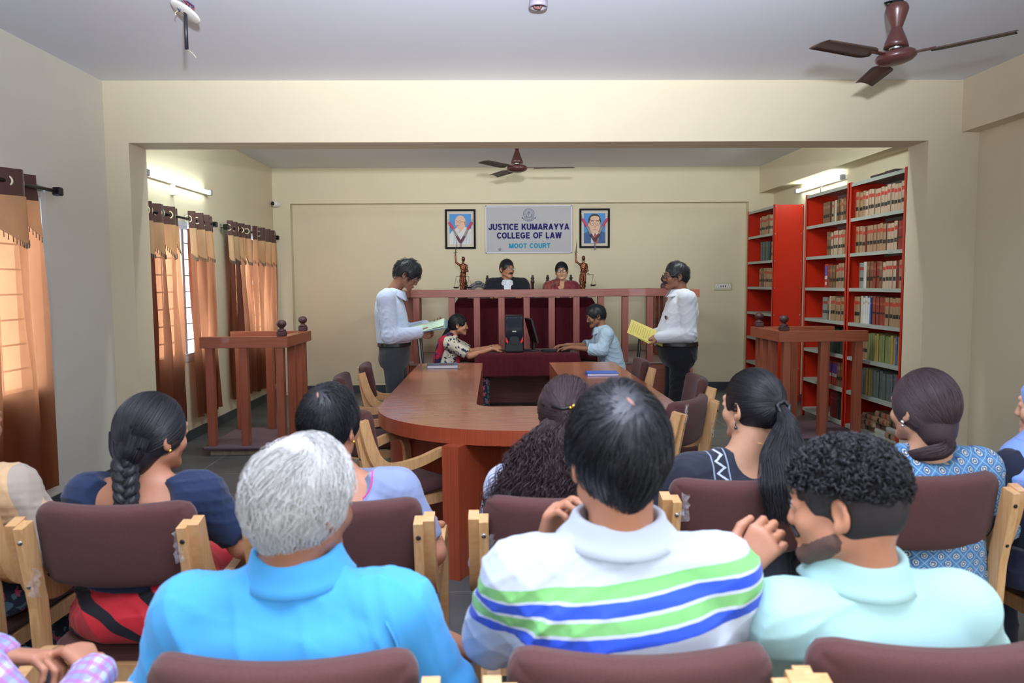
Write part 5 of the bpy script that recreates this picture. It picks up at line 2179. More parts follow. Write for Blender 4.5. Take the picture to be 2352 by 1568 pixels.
# ---------------------------------------------------------------- the person
def person(label, loc, deg, P):
    """P: pose and clothing. local frame x right, y forward, z up from the ground under the pelvis"""
    g = P.get
    s = g('hs', 1.0)
    T = P['T']
    h = g('h', .006)
    t = thing('person', label, 'person', loc, -math.radians(deg))
    if g('group'): t['group'] = g('group')
    hx, hy = g('head_xy', (0, .02))
    Rm = rotm(*g('head', (0, 0, 0)))
    Rn = np.array(Rm)
    C = np.array([hx, hy, T - .124 * s])
    sw = g('sw', .185)
    zs = g('zs', T - .305)
    zp = g('zp', .50)
    cy1 = g('cy1', 0.0)
    cx1 = g('cx1', 0.0)
    fat = g('fat', 0.0)
    dep = g('dep', 0.0)
    nod = []
    for fr, rx, ry in ((-.06, .165, .12), (0, .178, .128), (.25, .163, .120), (.5, .160, .118), (.75, .172, .118), (.92, .168, .100), (1.0, .140, .082)):
        bel = math.exp(-((fr - .28) / .25) ** 2)
        nod.append((zp + (zs - zp) * fr, cx1 * fr, cy1 * max(fr, 0) ** 1.3 + bel * dep * .5, rx * sw / .185 + fat, ry + fat * .8 + bel * dep * .5))
    nz = zs + .075
    nod.append((zs + .035, cx1, cy1 + .006, .088, .066))
    nod.append((nz, cx1 * 1.0 + (hx - cx1) * .3, cy1 + .010 + (hy - cy1) * .3, .060, .058))
    SL, SR = np.array((cx1 - sw, cy1, zs)), np.array((cx1 + sw, cy1, zs))
    if g('shL') is not None: SL = np.array(g('shL'))
    if g('shR') is not None: SR = np.array(g('shR'))
    eL, wL = (np.array(q) for q in g('armL', ((-sw - .07, .03, zs - .27), (-sw - .02, .26, zs - .24))))
    eR, wR = (np.array(q) for q in g('armR', ((sw + .07, .03, zs - .27), (sw + .02, .26, zs - .24))))
    pts = np.array([SL, SR, eL, eR, wL, wR, C])
    stand = g('stand', False)
    hipw = .092
    if stand:
        legs = [(np.array((q * hipw, 0, zp + .01)), np.array(g('kneeL' if q < 0 else 'kneeR', (q * .10, .02, .50))), np.array(g('ankL' if q < 0 else 'ankR', (q * .11, 0, .085)))) for q in (-1, 1)]
    else:
        legs = [(np.array((q * hipw, .03, zp + .055)), np.array((q * .115, .40, .535)), np.array((q * .125, .40, .09))) for q in (-1, 1)]
    lp = np.array([q for L_ in legs for q in L_])
    allp = np.concatenate([pts, lp, lp + np.array((0, .2, -.09))])
    lo, hi = allp.min(0) - .2, allp.max(0) + .2
    lo[2] = max(lo[2], -.01)
    hi[2] = T + .03
    ra = g('arm_r', 1.0)
    # ---- body
    f = Field(lo, hi, h)
    f.loft(nod, infl=-.014, k=.02)
    nb = np.array((cx1, cy1 + .006, zs + .02))
    neck_r = g('neck_r', .056)
    f.cap(nb, C + Rn @ np.array((0, -.022, -.045)), neck_r + .004, neck_r - .003, .022)
    for S_, e, w_, q in ((SL, eL, wL, -1), (SR, eR, wR, 1)):
        f.cap((cx1 + q * .06, cy1, zs + .020), S_, .043, .043, .035)
        f.chain([S_, e, w_], [.044 * ra, .036 * ra, .0255 * ra], .012)
        f.cap(S_ + (e - S_) * .25, S_ + (e - S_) * .6, .045 * ra, .043 * ra, .012)
        m_ = e + (w_ - e) * .3
        f.cap(e, m_, .034 * ra, .038 * ra, .012)
    hl, hr_ = g('handL', {}), g('handR', {})
    for w_, e, q, hp in ((wL, eL, -1, hl), (wR, eR, 1, hr_)):
        if hp is None: continue
        hp = dict(hp)
        d = hp.pop('d', (w_ - e))
        nrm = hp.pop('n', (0, 0, 1))
        hand(f, w_, d, nrm, side=hp.pop('side', q), **hp)
    for (a, kn_, an), q in zip(legs, (-1, 1)):
        f.chain([a, kn_, an], [.074, .052, .036], .02)
        f.cap(kn_ + (an - kn_) * .1 + np.array((0, -.01, 0)), kn_ + (an - kn_) * .45 + np.array((0, -.012, 0)), .05, .046, .02)
    head_prims(f, C, Rm, g('sex', 'm'), s, ears=g('ears', True))
    H = lambda x, y, z: C + Rn @ (np.array([x, y, z]) * s)
    if g('skin_extra'): g('skin_extra')(f, H)
    if not stand:
        Y_, Z_ = f.ax[1][None, :, None], f.ax[2][None, None, :]
        f.d = np.maximum(f.d, -np.maximum(Z_ - F32(.488), Y_ - F32(.23)))
    body = sdf_obj('body', f, g('skin', SK['mid']), t)
    if g('face', False):
        face_bits(t, H, Rn, s, g('sex', 'm'), g('skin', SK['mid']), gaze=g('gaze', 0), mous=g('mous', 0), glasses=g('glasses', 0), smile=g('smile', 0))
    # ---- upper garment
    top = P.get('top')
    if top:
        G = Field(lo, hi, top.get('h', h))
        ease = top.get('ease', .006)
        hem = top.get('hem', zp - .04)
        nodc = [list(r) for r in nod]
        G.loft(nodc, infl=ease, k=.02, n=2.5)
        for S_, e, w_, q in ((SL, eL, wL, -1), (SR, eR, wR, 1)):
            G.cap((cx1 + q * .055, cy1 - .005, zs + .022), S_, .052 + ease, .056 + ease, .03)
            sl = top.get('sleeve', 'long')
            if sl == 'long':
                G.chain([S_, e, w_ - (w_ - e) / np.linalg.norm(w_ - e) * .01], [.056 + ease, .047 + ease, .034 + ease], .03)
            elif sl == 'none':
                pass
            else:
                fr = float(sl)
                if fr <= 1:
                    G.cap(S_, S_ + (e - S_) * fr, .056 + ease, (.050 + ease), .03)
                else:
                    G.chain([S_, e, e + (w_ - e) * (fr - 1)], [.056 + ease, .048 + ease, .044 + ease], .03)
                    # flat cuff
            if top.get('cuff') and sl == 'long':
                uu = (w_ - e) / np.linalg.norm(w_ - e)
                G.cap(w_ - uu * .055, w_ - uu * .008, .036 + ease, .036 + ease, .004)
            if top.get('roll'):
                fr = float(sl) - 1
                uu = (w_ - e)
                G.cap(e + uu * (fr - .13), e + uu * (fr + .05), .050 + ease, .049 + ease, .004)
        if 'extra_add' in top: top['extra_add'](G)
        am = top.get('folds', .006)
        G.disp(lambda Q: ridges(Q, top.get('seed', 1), am, tuple(3.0 * v_ for v_ in top.get('ff', (9, 9, 14)))))
        # elbow creases
        for S_, e, w_ in ((SL, eL, wL), (SR, eR, wR)):
            def cre(Q, e=e, S_=S_, w_=w_):
                dd = np.linalg.norm(Q - e, axis=1)
                ax = (w_ - S_) / (np.linalg.norm(w_ - S_) + 1e-6)
                return .004 * np.exp(-(dd / .07) ** 2) * np.sin((Q @ ax) * 130 + 3 * np.sin(Q @ np.array((30, 20, 25))))
            G.disp(cre)
        if not top.get('over'):
            G.plane((0, 0, hem), (0, 0, -1))
        # neck opening
        for c_, r_ in top.get('cuts', ()):
            G.ell(c_, r_, .004, op='sub')
        if top.get('crew', True):
            nr = top.get('neck', (.064, .066, .05))
            G.ell((cx1 + (hx - cx1) * .3, cy1 + .018 + (hy - cy1) * .3, nz + top.get('nz', .012)), nr, .006, op='sub')
        # trim sleeve ends square: cut away beyond the cuff
        if top.get('sleeve', 'long') not in ('long', 'none'):
            fr = float(top['sleeve'])
            for S_, e, w_ in ((SL, eL, wL), (SR, eR, wR)):
                if fr <= 1:
                    q0, uu = S_ + (e - S_) * fr, (e - S_)
                else:
                    q0, uu = e + (w_ - e) * (fr - 1), (w_ - e)
                uu = uu / np.linalg.norm(uu)
                G.cap(q0 + uu * .062, q0 + uu * .14, .060, .060, 0, 'sub')
        go = sdf_obj(top.get('name', 'shirt'), G, top['m'], t, relax=3)
        if top.get('label'): go['label'] = top['label']
        for nm, pl, rad, mm in top.get('seams', ()):
            pp = on_surface(go, pl)
            if len(pp) > 2:
                MB().tube(pp, rad, n=6).build(nm, mm or top['m'], go)
        if top.get('collar'):
            cc = top['collar']
            make_collar(t, np.array((cx1 + (hx - cx1) * .35, cy1 + .012 + (hy - cy1) * .35, nz - .028 + cc.get('dz', 0))), cc, top['m'])
    # ---- lower garment
    bot = P.get('bot')
    if bot:
        B = Field(lo, hi, max(h, .006))
        ez = bot.get('ease', .008)
        B.loft([(zp - .10, 0, 0, .150, .11), (zp - .04, 0, 0, .172 + fat, .125 + dep * .3), (zp + .08, 0, dep * .12, .165 + fat, .118 + dep * .45 + fat * .6), (zp + .13, 0, dep * .2, .160 + fat, .115 + dep * .5 + fat * .6)] if stand else
               [(zp - .06, 0, .02, .17, .13), (zp, 0, 0, .175 + fat, .125), (zp + .10, 0, 0, .165 + fat, .12)], infl=ez * .6, k=.02)
        for (a, kn_, an) in legs:
            e_ = an + np.array((0, 0, .0))
            if bot.get('skirt'):
                B.chain([a, kn_, an], [.10, .085, .10], .10)
            else:
                B.chain([a, kn_, e_], [.083 + ez, .064 + ez, .054 + ez], .03)
                if bot.get('crease'):
                    pass
        if 'extra_add' in bot: bot['extra_add'](B)
        B.disp(lambda Q: ridges(Q, bot.get('seed', 5), bot.get('folds', .005), (34, 34, 12)))
        B.plane((0, 0, zp + bot.get('top', .115)), (0, 0, 1))
        if not stand:
            Y_, Z_ = B.ax[1][None, :, None], B.ax[2][None, None, :]
            B.d = np.maximum(B.d, -np.maximum(Z_ - F32(.482), Y_ - F32(.24)))
        B.plane((0, 0, .045), (0, 0, -1))
        go = sdf_obj(bot.get('name', 'trousers'), B, bot['m'], t)
        if bot.get('belt'):
            zc = zp + .098
            mb = MB()
            ry = .117 + fat * .6 + ez + dep * .48
            Bb = Field((-.30, -.30, zc - .03), (.30, .30, zc + .03), .004)
            Bb.loft([(zp - .04, 0, 0, .172 + fat, .125 + dep * .3), (zp + .08, 0, dep * .12, .165 + fat, .118 + dep * .45 + fat * .6), (zp + .135, 0, dep * .2, .160 + fat, .115 + dep * .5 + fat * .6)], infl=ez * .6 + .007, k=0)
            Bb.plane((0, 0, zc + .019), (0, 0, 1))
            Bb.plane((0, 0, zc - .019), (0, 0, -1))
            sdf_obj('belt', Bb, black_pl, t, relax=1)
            MB().box((-.022, ry + dep * .18 + .004, zc - .02), (.022, ry + dep * .18 + .012, zc + .02), bev=.004).build('buckle', steel, t)
    # shoes
    for (a, kn_, an), q in zip(legs, (-1, 1)):
        fs = Field(an + np.array((-.07, -.09, -.1)), an + np.array((.07, .22, .05)), .007)
        fs.cap(an + (0, -.03, -.045), an + (q * .012, .13, -.058), .038, .032, .02)
        fs.cap(an + (0, -.03, -.01), an + (0, .03, -.04), .036, .036, .02)
        fs.plane((0, 0, .0), (0, 0, -1))
        sdf_obj('shoe', fs, g('shoe', black_pl), t)
    return t, C, Rn, s, H, dict(zs=zs, zp=zp, SL=SL, SR=SR, eL=eL, eR=eR, wL=wL, wR=wR, nz=nz, cx1=cx1, cy1=cy1, body=body)


def make_collar(t, c, cc, m):
    rx, ry = cc.get('r', (.066, .066))
    hh = cc.get('h', .034)
    out = cc.get('out', .030)
    tilt = cc.get('tilt', 12)
    a0 = cc.get('gap', 28)
    V, F = [], []
    prof = [(0.0, -.012), (-.001, hh * .6), (.001, hh), (.006, hh + .003), (.011, hh - .002), (.016, hh * .45), (out * .75, -.002), (out, -.014)]
    n_ = 44
    Mt = Matrix.Rotation(math.radians(tilt), 3, 'X')
    for i in range(n_ + 1):
        # angle 90 is the front
        a = math.radians(90 + a0 + (360 - 2 * a0) * i / n_)
        fr = max(0, math.sin(a))
        for j, (o_, z) in enumerate(prof):
            dr = o_ + (.012 * fr if j > 4 else 0)
            zz = z - (fr * .022 if j > 4 else 0)
            p = Vector(((rx + dr) * math.cos(a), (ry + dr) * math.sin(a), zz - fr * .012))
            p = Mt @ p
            V.append((c[0] + p.x, c[1] + p.y, c[2] + p.z))
    k = len(prof)
    for i in range(n_):
        for j in range(k - 1):
            F.append((i * k + j, (i + 1) * k + j, (i + 1) * k + j + 1, i * k + j + 1))
    o = MB().add(V, F, smooth=True).build('collar', m, t)
    md = o.modifiers.new('thickness', 'SOLIDIFY')
    md.thickness = .0025
    return o
# ---------------------------------------------------------------- garment patterns
class NT:
    def __init__(s, name, rough=.85):
        s.m = bpy.data.materials.new(name)
        s.n, s.l = nodes_of(s.m)
        s.b = s.n['Principled BSDF']
        s.b.inputs['Roughness'].default_value = rough
        s.b.inputs['Specular IOR Level'].default_value = .25
        s.b.inputs['Sheen Weight'].default_value = .12
        tc = s.n.new('ShaderNodeTexCoord')
        s.co = tc.outputs['Object']
        sp_ = s.n.new('ShaderNodeSeparateXYZ')
        s.l.new(s.co, sp_.inputs[0])
        s.x, s.y, s.z = sp_.outputs

    def op(s, o, a, b_=0.0, c=None):
        q = s.n.new('ShaderNodeMath')
        q.operation = o
        for i, v in enumerate((a, b_) + ((c,) if c is not None else ())):
            if hasattr(v, 'links'): s.l.new(v, q.inputs[i])
            else: q.inputs[i].default_value = v
        return q.outputs[0]

    def col(s, c):
        r = s.n.new('ShaderNodeRGB')
        r.outputs[0].default_value = (*lin(c), 1)
        return r.outputs[0]

    def mix(s, f, a, b_):
        q = s.n.new('ShaderNodeMix')
        q.data_type = 'RGBA'
        for i, v in ((0, f), (6, a), (7, b_)):
            if hasattr(v, 'links'): s.l.new(v, q.inputs[i])
            else: q.inputs[i].default_value = v
        return q.outputs[2]

    def noise(s, sc, det=2, vec=None):
        q = s.n.new('ShaderNodeTexNoise')
        q.inputs['Scale'].default_value = sc
        q.inputs['Detail'].default_value = det
        s.l.new(vec or s.co, q.inputs['Vector'])
        return q.outputs['Fac']

    def band(s, v, a, b_):
        return s.op('MULTIPLY', s.op('GREATER_THAN', v, a), s.op('LESS_THAN', v, b_))

    def done(s, c):
        s.l.new(c, s.b.inputs['Base Color'])
        MATS[s.m.name] = s.m
        return s.m


def mat_polo():
    q = NT('striped_polo', .8)
    v = q.op('SUBTRACT', q.z, q.op('MULTIPLY', q.x, .11))
    v = q.op('ADD', v, q.op('MULTIPLY', q.op('ABSOLUTE', q.x), -.02))
    c = q.col('C6CEDD')
    gr, bl = q.col('76B46C'), q.col('2A4CC0')
    for a, b_, k in ((.950, .971, gr), (.924, .945, bl), (.897, .918, gr), (.870, .891, bl)):
        c = q.mix(q.band(v, a, b_), c, k)
    return q.done(c)


def mat_block_print():
    q = NT('blue_block_print')
    mp = q.n.new('ShaderNodeMapping')
    mp.inputs['Rotation'].default_value = (0, math.radians(45), 0)
    q.l.new(q.co, mp.inputs[0])
    sx = q.n.new('ShaderNodeSeparateXYZ')
    q.l.new(mp.outputs[0], sx.inputs[0])
    cell = .034
    fx = q.op('SUBTRACT', q.op('FRACT', q.op('ADD', q.op('DIVIDE', sx.outputs[0], cell), 50.0)), .5)
    fz = q.op('SUBTRACT', q.op('FRACT', q.op('ADD', q.op('DIVIDE', sx.outputs[2], cell), 50.0)), .5)
    r = q.op('SQRT', q.op('ADD', q.op('MULTIPLY', fx, fx), q.op('MULTIPLY', fz, fz)))
    nz = q.op('MULTIPLY', q.op('SUBTRACT', q.noise(160, 1), .5), .14)
    r = q.op('ADD', r, nz)
    c = q.mix(q.noise(60, 2), q.col('33618F'), q.col('5C8CB4'))
    c = q.mix(q.op('LESS_THAN', r, .36), c, q.col('2C4E8C'))
    c = q.mix(q.op('LESS_THAN', r, .29), c, q.col('B9C3B6'))
    c = q.mix(q.op('LESS_THAN', r, .20), c, q.col('24407C'))
    c = q.mix(q.op('LESS_THAN', r, .11), c, q.col('C9C6A8'))
    e = q.op('MAXIMUM', q.op('ABSOLUTE', fx), q.op('ABSOLUTE', fz))
    c = q.mix(q.op('GREATER_THAN', e, .47), c, q.col('8FB0C4'))
    return q.done(c)


def mat_blotch(name, base, spot, sc=22, thr=.58, spot2=None):
    q = NT(name)
    c = q.mix(q.op('GREATER_THAN', q.noise(sc, 3), thr), q.col(base), q.col(spot))
    if spot2:
        mp = q.n.new('ShaderNodeMapping'); mp.inputs['Location'].default_value = (3, 5, 1)
        q.l.new(q.co, mp.inputs[0])
        c = q.mix(q.op('GREATER_THAN', q.noise(sc * 1.1, 3, mp.outputs[0]), thr + .02), c, q.col(spot2))
    return q.done(c)


def mat_check(name, base, l1, l2, cell=.03, w=.16, soft=.5):
    q = NT(name)
    c = q.col(base)
    for ax, k, cl in ((q.x, l1, cell), (q.z, l2, cell * 1.05), (q.x, l2, cell * 2.7), (q.y, l1, cell)):
        f = q.op('FRACT', q.op('ADD', q.op('DIVIDE', ax, cl), 40.3))
        c = q.mix(q.op('MULTIPLY', q.op('LESS_THAN', f, w), soft), c, q.col(k))
    return q.done(c)


def mat_ikat():
    q = NT('black_kurta_ikat', .8)
    c = q.mix(q.noise(30, 3), q.col('20232E'), q.col('262A36'))
    v = q.op('ADD', q.x, .092)
    inb = q.band(v, -.026, .026)
    zz = q.op('MULTIPLY', q.op('ABSOLUTE', q.op('SUBTRACT', q.op('FRACT', q.op('ADD', q.op('DIVIDE', q.z, .035), 40)), .5)), .05)
    w_ = q.op('ABSOLUTE', q.op('SUBTRACT', q.op('ADD', v, .012), zz))
    zig = q.op('LESS_THAN', q.op('ADD', w_, q.op('MULTIPLY', q.noise(90, 2), .006)), .008)
    c = q.mix(q.op('MULTIPLY', inb, zig), c, q.col('C2CAD6'))
    edge = q.op('ADD', q.band(v, -.026, -.0215), q.band(v, .0215, .026))
    c = q.mix(q.op('MULTIPLY', edge, .8), c, q.col('98A4B8'))
    return q.done(c)


def mat_pinstripe(name, base, ln, cell=.012):
    q = NT(name, .8)
    f = q.op('FRACT', q.op('ADD', q.op('DIVIDE', q.op('ADD', q.y, q.op('MULTIPLY', q.x, .8)), cell), 40))
    return q.done(q.mix(q.op('MULTIPLY', q.op('LESS_THAN', f, .3), .6), q.col(base), q.col(ln)))


def mat_saree():
    q = NT('red_black_saree', .6)
    v = q.op('ADD', q.op('MULTIPLY', q.x, 5.0), q.op('MULTIPLY', q.z, 6.5))
    v = q.op('ADD', v, q.op('MULTIPLY', q.noise(3, 2), 1.2))
    f = q.op('FRACT', q.op('ADD', v, 20.25))
    c = q.mix(q.op('LESS_THAN', f, .30), q.col('B0202A'), q.col('14121A'))
    return q.done(c)


polo_m, print_m, ikat_m, saree_m = mat_polo(), mat_block_print(), mat_ikat(), mat_saree()
blue_shirt = cloth('bright_blue_shirt', '469CD8', bump=.1)
mint_shirt = cloth('mint_shirt', 'AFD8D8', bump=.1)
white_shirt = cloth('white_shirt', 'C3CFE6', bump=.1)
white_shirt2 = cloth('plain_white_shirt', 'D4D8E2', bump=.1)
grey_trousers = cloth('charcoal_trousers', '3C4044')
black_trousers = cloth('black_trousers', '17181F')
dark_trousers = cloth('dark_blue_trousers', '232838')
multi_dark = mat_blotch('dark_floral_cloth', '1C2430', '4A6272', 26, .56, 'A04058')


# ---------------------------------------------------------------- hair styles
def hair_short(t, C, Rn, s, m, seed=1, n=1500, L=.055, low=-.05, fringe=.045, whorl=(0.01, -.55, .80), thick=.008, capm=None, r=(.0011, .0004), lift=.12, fwd=False, h=.004, messy=.25, keep=None, wave=None, K=9, taper=0.0, whirl_skin=None):
    f, H = cap_field(C, Rn, s, thick=thick, low=low, fringe=fringe, h=h, side=.012 if taper else 0)
    f.disp(lambda Q: ridges(Q, seed, .0018, (50, 50, 20), dens=1.3))
    o = sdf_obj('hair', f, capm or m, t)
    rs = np.random.RandomState(seed)
    w_ = np.array(whorl) * HR + HC

    def flow(p, u):
        d = p - w_
        sw_ = np.cross(d, np.array([0, -.4, 1.0]))
        F_ = d + sw_ * .5
        F_ /= np.linalg.norm(F_, axis=1, keepdims=True) + 1e-6
        F_[:, 2] -= .35 + .4 * u
        if not fwd:
            fr = np.clip((p[:, 1] - .02) / .04, 0, 1)[:, None]
            F_ = F_ * (1 - fr) + fr * np.array([.9, -.45, .25])
        return F_
    kp_ = keep or male_keep(low + .01, fringe - .005)
    if whirl_skin:
        k0 = kp_
        kp_ = lambda P: k0(P) & (np.linalg.norm((P - w_ * 1.0) * np.array([1.5, .8, 1]), axis=1) > .008)
    paths = grow(rs, n, kp_, flow, K=K, L=L, lift=lift, jit=messy, Rn=Rn, C=C, s=s, wave=wave, taper=taper)
    strand_mesh('hair_strands', paths, r[0], r[1], m, o)
    if whirl_skin:
        nrm = (w_ - HC) / HR ** 2
        nrm /= np.linalg.norm(nrm)
        p_ = C + np.array(Rn) @ ((HC + (w_ - HC) * (1 + (thick - .005) / .1) - nrm * .0005) * s)
        Mz = Vector(np.array(Rn) @ nrm).to_track_quat('Z', 'Y').to_matrix().to_4x4() @ Matrix.Rotation(.4, 4, 'Z')
        MB().ball(p_, (.004, .012, .003), n=16, M=Mz).build('scalp_whorl', whirl_skin, o)
    return o


def flow_to(target):
    tg = np.array(target)

    def fl_(p, u):
        d = tg - p
        d[:, 2] += .015
        return d / (np.linalg.norm(d, axis=1, keepdims=True) + 1e-6)
    return fl_


def keep_fem(P):
    x, y, z = P[:, 0], P[:, 1], P[:, 2]
    hl = np.where(y > .01, .035 + .3 * (y - .01), -.075 + (y + .10) * .6)
    return z > hl


def hair_combed(t, C, Rn, s, m, target, seed=1, n=1600, L=.16, h=.004, low=-.062, thick=.010, r=(.0012, .0007), ears=True, jit=.05, HRs=None, nape=False):
    f, H = cap_field(C, Rn, s, thick=thick, low=low if not nape else -.13, fringe=.04, h=h, ears=ears, extra=(lambda f, H: f.ell(H(0, -.058, -.060), np.array((.060, .048, .060)) * s, .03, Rn)) if nape else None)
    f.disp(lambda Q: ridges(Q, seed, .0014, (40, 40, 20)))
    o = sdf_obj('hair', f, m, t)
    rs = np.random.RandomState(seed)
    paths = grow(rs, n, keep_fem, flow_to(target), K=16, L=L, lift=.045, jit=jit, Rn=Rn, C=C, s=s, lvar=.2, HRs=HRs if HRs is not None else (HR + (.004, .004, .004)))
    strand_mesh('hair_strands', paths, r[0], r[1], m, o)
    return o


def bundle(center, rad, n, rs, wav=0.0, wf=40, K=None, tip=.3, fuzz=0.0, flat=1.0):
    """hair bundle along a centreline (K,3); rad list; returns (n,K,3)"""
    c = np.array(center, float)
    # resample the centreline smoothly
    K0 = len(c)
    K = K or 22
    u0 = np.linspace(0, 1, K0)
    u = np.linspace(0, 1, K)
    def sm(v):
        w_ = np.interp(u, u0, v)
        for _ in range(2):
            w_[1:-1] = (w_[:-2] + 2 * w_[1:-1] + w_[2:]) / 4
        return w_
    c = np.stack([sm(c[:, i]) for i in range(3)], 1)
    rr = sm(np.array(rad, float))
    T = np.gradient(c, axis=0)
    T /= np.linalg.norm(T, axis=1, keepdims=True)
    U = np.cross(T, np.array([0, 1.0, 0.05]))
    U /= np.linalg.norm(U, axis=1, keepdims=True)
    W_ = np.cross(T, U)
    a = rs.uniform(0, 2 * PI, n)
    q = np.sqrt(rs.uniform(.25, 1, n))
    ph = rs.uniform(0, 2 * PI, n)
    cl = rs.randint(0, 14, n)
    phc = rs.uniform(0, 2 * PI, 14)[cl]
    ex = q[:, None] * rr[None, :]
    A = c[None] + U[None] * (ex * np.cos(a)[:, None])[..., None] + W_[None] * (ex * np.sin(a)[:, None] * flat)[..., None]
    if wav:
        s_ = u[None, :] * wf + phc[:, None] + .5 * np.sin(ph)[:, None]
        A += U[None] * (wav * np.sin(s_) * np.minimum(1, u * 4)[None, :])[..., None]
        A += W_[None] * (wav * np.cos(s_ * 1.07) * np.minimum(1, u * 4)[None, :])[..., None]
    if fuzz:
        A += rs.normal(size=(n, 1, 3)) * fuzz * (u ** 2)[None, :, None]
    # random lengths
    return A


# ================================================================ JUDGES
t, C, Rn, s, H, J = person('person in black coat and white shirt seated behind the railing beside the left statue', (.155, 9.62, DZ), 180, dict(
    T=1.235, head=(-30, -3, 0), head_xy=(0, .03), sw=.20, fat=.012, dep=.03, skin=SK['mid'], face=True, glasses=2, mous=1.35, h=.005,
    armL=((-.29, .08, .72), (-.18, .30, .76)), armR=((.29, .08, .72), (.18, .30, .76)),
    top=dict(name='coat', m=cloth('black_coat', '1A1C24'), ease=.016, folds=.005, seed=4, crew=True, neck=(.07, .075, .06),
             cuts=[((0, .19, .91), (.050, .14, .14))]),
    bot=dict(m=black_trousers), neck_r=.06))
f = Field((-.13, -.05, .55), (.13, .24, 1.02), .005)
f.loft([(.50, 0, 0, .155, .135), (.70, 0, 0, .155, .132), (.86, 0, .01, .155, .118), (.93, 0, .02, .12, .095), (.985, 0, .02, .070, .072)], k=0)
f.ell((0, .03, 1.01), (.058, .07, .055), .005, op='sub')
f.plane((0, .02, 0), (0, -1, 0))
f.plane((.075, 0, 0), (1, 0, 0)); f.plane((-.075, 0, 0), (-1, 0, 0))
sdf_obj('shirt_front', f, white_shirt2, t)
make_collar(t, np.array((0, .03, .955)), dict(r=(.060, .064), h=.026, out=.020, tilt=8, gap=14), white_shirt2)
hair_short(t, C, Rn, s, hair_black, seed=21, n=600, L=.04, fringe=.052, h=.005, thick=.009)

t, C, Rn, s, H, J = person('person in maroon saree and spectacles seated behind the railing beside the right statue', (.845, 9.62, DZ), 180, dict(
    T=1.198, head=(6, 0, 3), head_xy=(0, .03), sw=.158, skin=SK['light'], face=True, glasses=1, sex='f', hs=.97, h=.005, smile=1.2,
    armL=((-.24, .08, .70), (-.14, .30, .76)), armR=((.24, .08, .70), (.14, .30, .76)),
    top=dict(name='saree', m=mat('maroon_saree', '7A1A2C', rough=.6, sheen=.3), sleeve='0.8', ease=.010, folds=.007, seed=9, crew=True,
             cuts=[((.015, .13, .93), (.062, .10, .085))]),
    bot=dict(m=mat('maroon_saree', '7A1A2C'), skirt=True), neck_r=.048))
f = Field((.03, -.14, .70), (.26, .18, .99), .005)
f.cap((.05, .02, .935), (.165, 0, .885), .062, .074, .02)
f.cap((.165, 0, .885), (.17, .07, .74), .074, .075, .02)
f.disp(lambda Q: .003 * np.sin(Q[:, 0] * 160 + Q[:, 2] * 40))
sdf_obj('saree_pallu', f, mat('orange_red_pallu', 'A03A28', rough=.5, col2='4A1420', nscale=14, sheen=.3), t)
hair_combed(t, C, Rn, s, hair_black, (0, -.11, -.03), seed=5, n=600, h=.005, ears=True)
MB().tube([H(-.045, .03, -.10), np.array((-.03, .125, .90)), np.array((0, .14, .865)), np.array((.03, .125, .90)), H(.045, .03, -.10)], .0018, n=6).build('necklace', gold, t)

# ================================================================ STANDING ADVOCATES
t, C, Rn, s, H, J = person('person in white shirt and grey trousers standing left of the table, reading a file', (-.885, 6.60, 0), 90, dict(
    T=1.70, head=(0, -34, 0), head_xy=(0, .125), sw=.185, stand=True, zp=.885, zs=1.375, cy1=-.035, dep=.02, skin=SK['dark'], face=True, glasses=2, h=.005,
    armL=((-.22, .06, 1.08), (-.10, .27, 1.13)), armR=((.235, .0, 1.065), (.16, .235, 1.09)),
    handL=dict(n=(0, .1, -1), curl=.35, side=1), handR=dict(d=(-.25, .9, .12), n=(.9, .2, .35), curl=.75, side=1),
    top=dict(m=white_shirt, ease=.020, folds=.005, seed=12, ff=(8, 8, 9), hem=.998, cuff=True, collar=dict(r=(.060, .064), tilt=-14, out=.032, dz=.0, gap=20), crew=True),
    bot=dict(m=grey_trousers, belt=True, ease=.012, folds=.008, top=.115), neck_r=.055, kneeR=(.10, .02, .49)))


def quiff(f, H):
    pass


hair_short(t, C, Rn, s, hair_black, seed=31, fwd=True, n=1100, L=.062, fringe=.055, h=.005, thick=.020, lift=.30, messy=.5, r=(.0016, .0006))

t, C, Rn, s, H, J = person('person in white shirt and black trousers standing right of the table with yellow papers', (1.605, 6.60, 0), -90, dict(
    T=1.672, head=(-4, -4, 0), head_xy=(0, .025), sw=.19, stand=True, zp=.868, zs=1.355, cy1=-.03, dep=.085, fat=.012, skin=SK['dark'], face=True, glasses=1, mous=1.3, h=.005,
    armL=((-.245, -.035, 1.055), (-.17, .205, 1.03)), armR=((.235, .0, 1.06), (.10, .23, 1.03)),
    handL=dict(d=(.15, .95, -.05), n=(-.6, .1, .8), curl=.45, side=-1), handR=dict(n=(.2, .1, -1), curl=.3, side=-1),
    top=dict(m=white_shirt2, ease=.018, folds=.005, seed=17, ff=(8, 8, 9), hem=.982, cuff=True, collar=dict(r=(.064, .066), tilt=8, out=.034, gap=16), crew=True),
    bot=dict(m=black_trousers, belt=True, ease=.014, folds=.006, top=.112), neck_r=.060))
hair_short(t, C, Rn, s, hair_black, seed=33, n=800, L=.05, fringe=.055, h=.005, thick=.012, lift=.18)
MB().box((-.135, .128, 1.185), (-.085, .142, 1.215), bev=.004).build('pocket_phone', mat('phone_olive', '3E3E34', rough=.4), t)

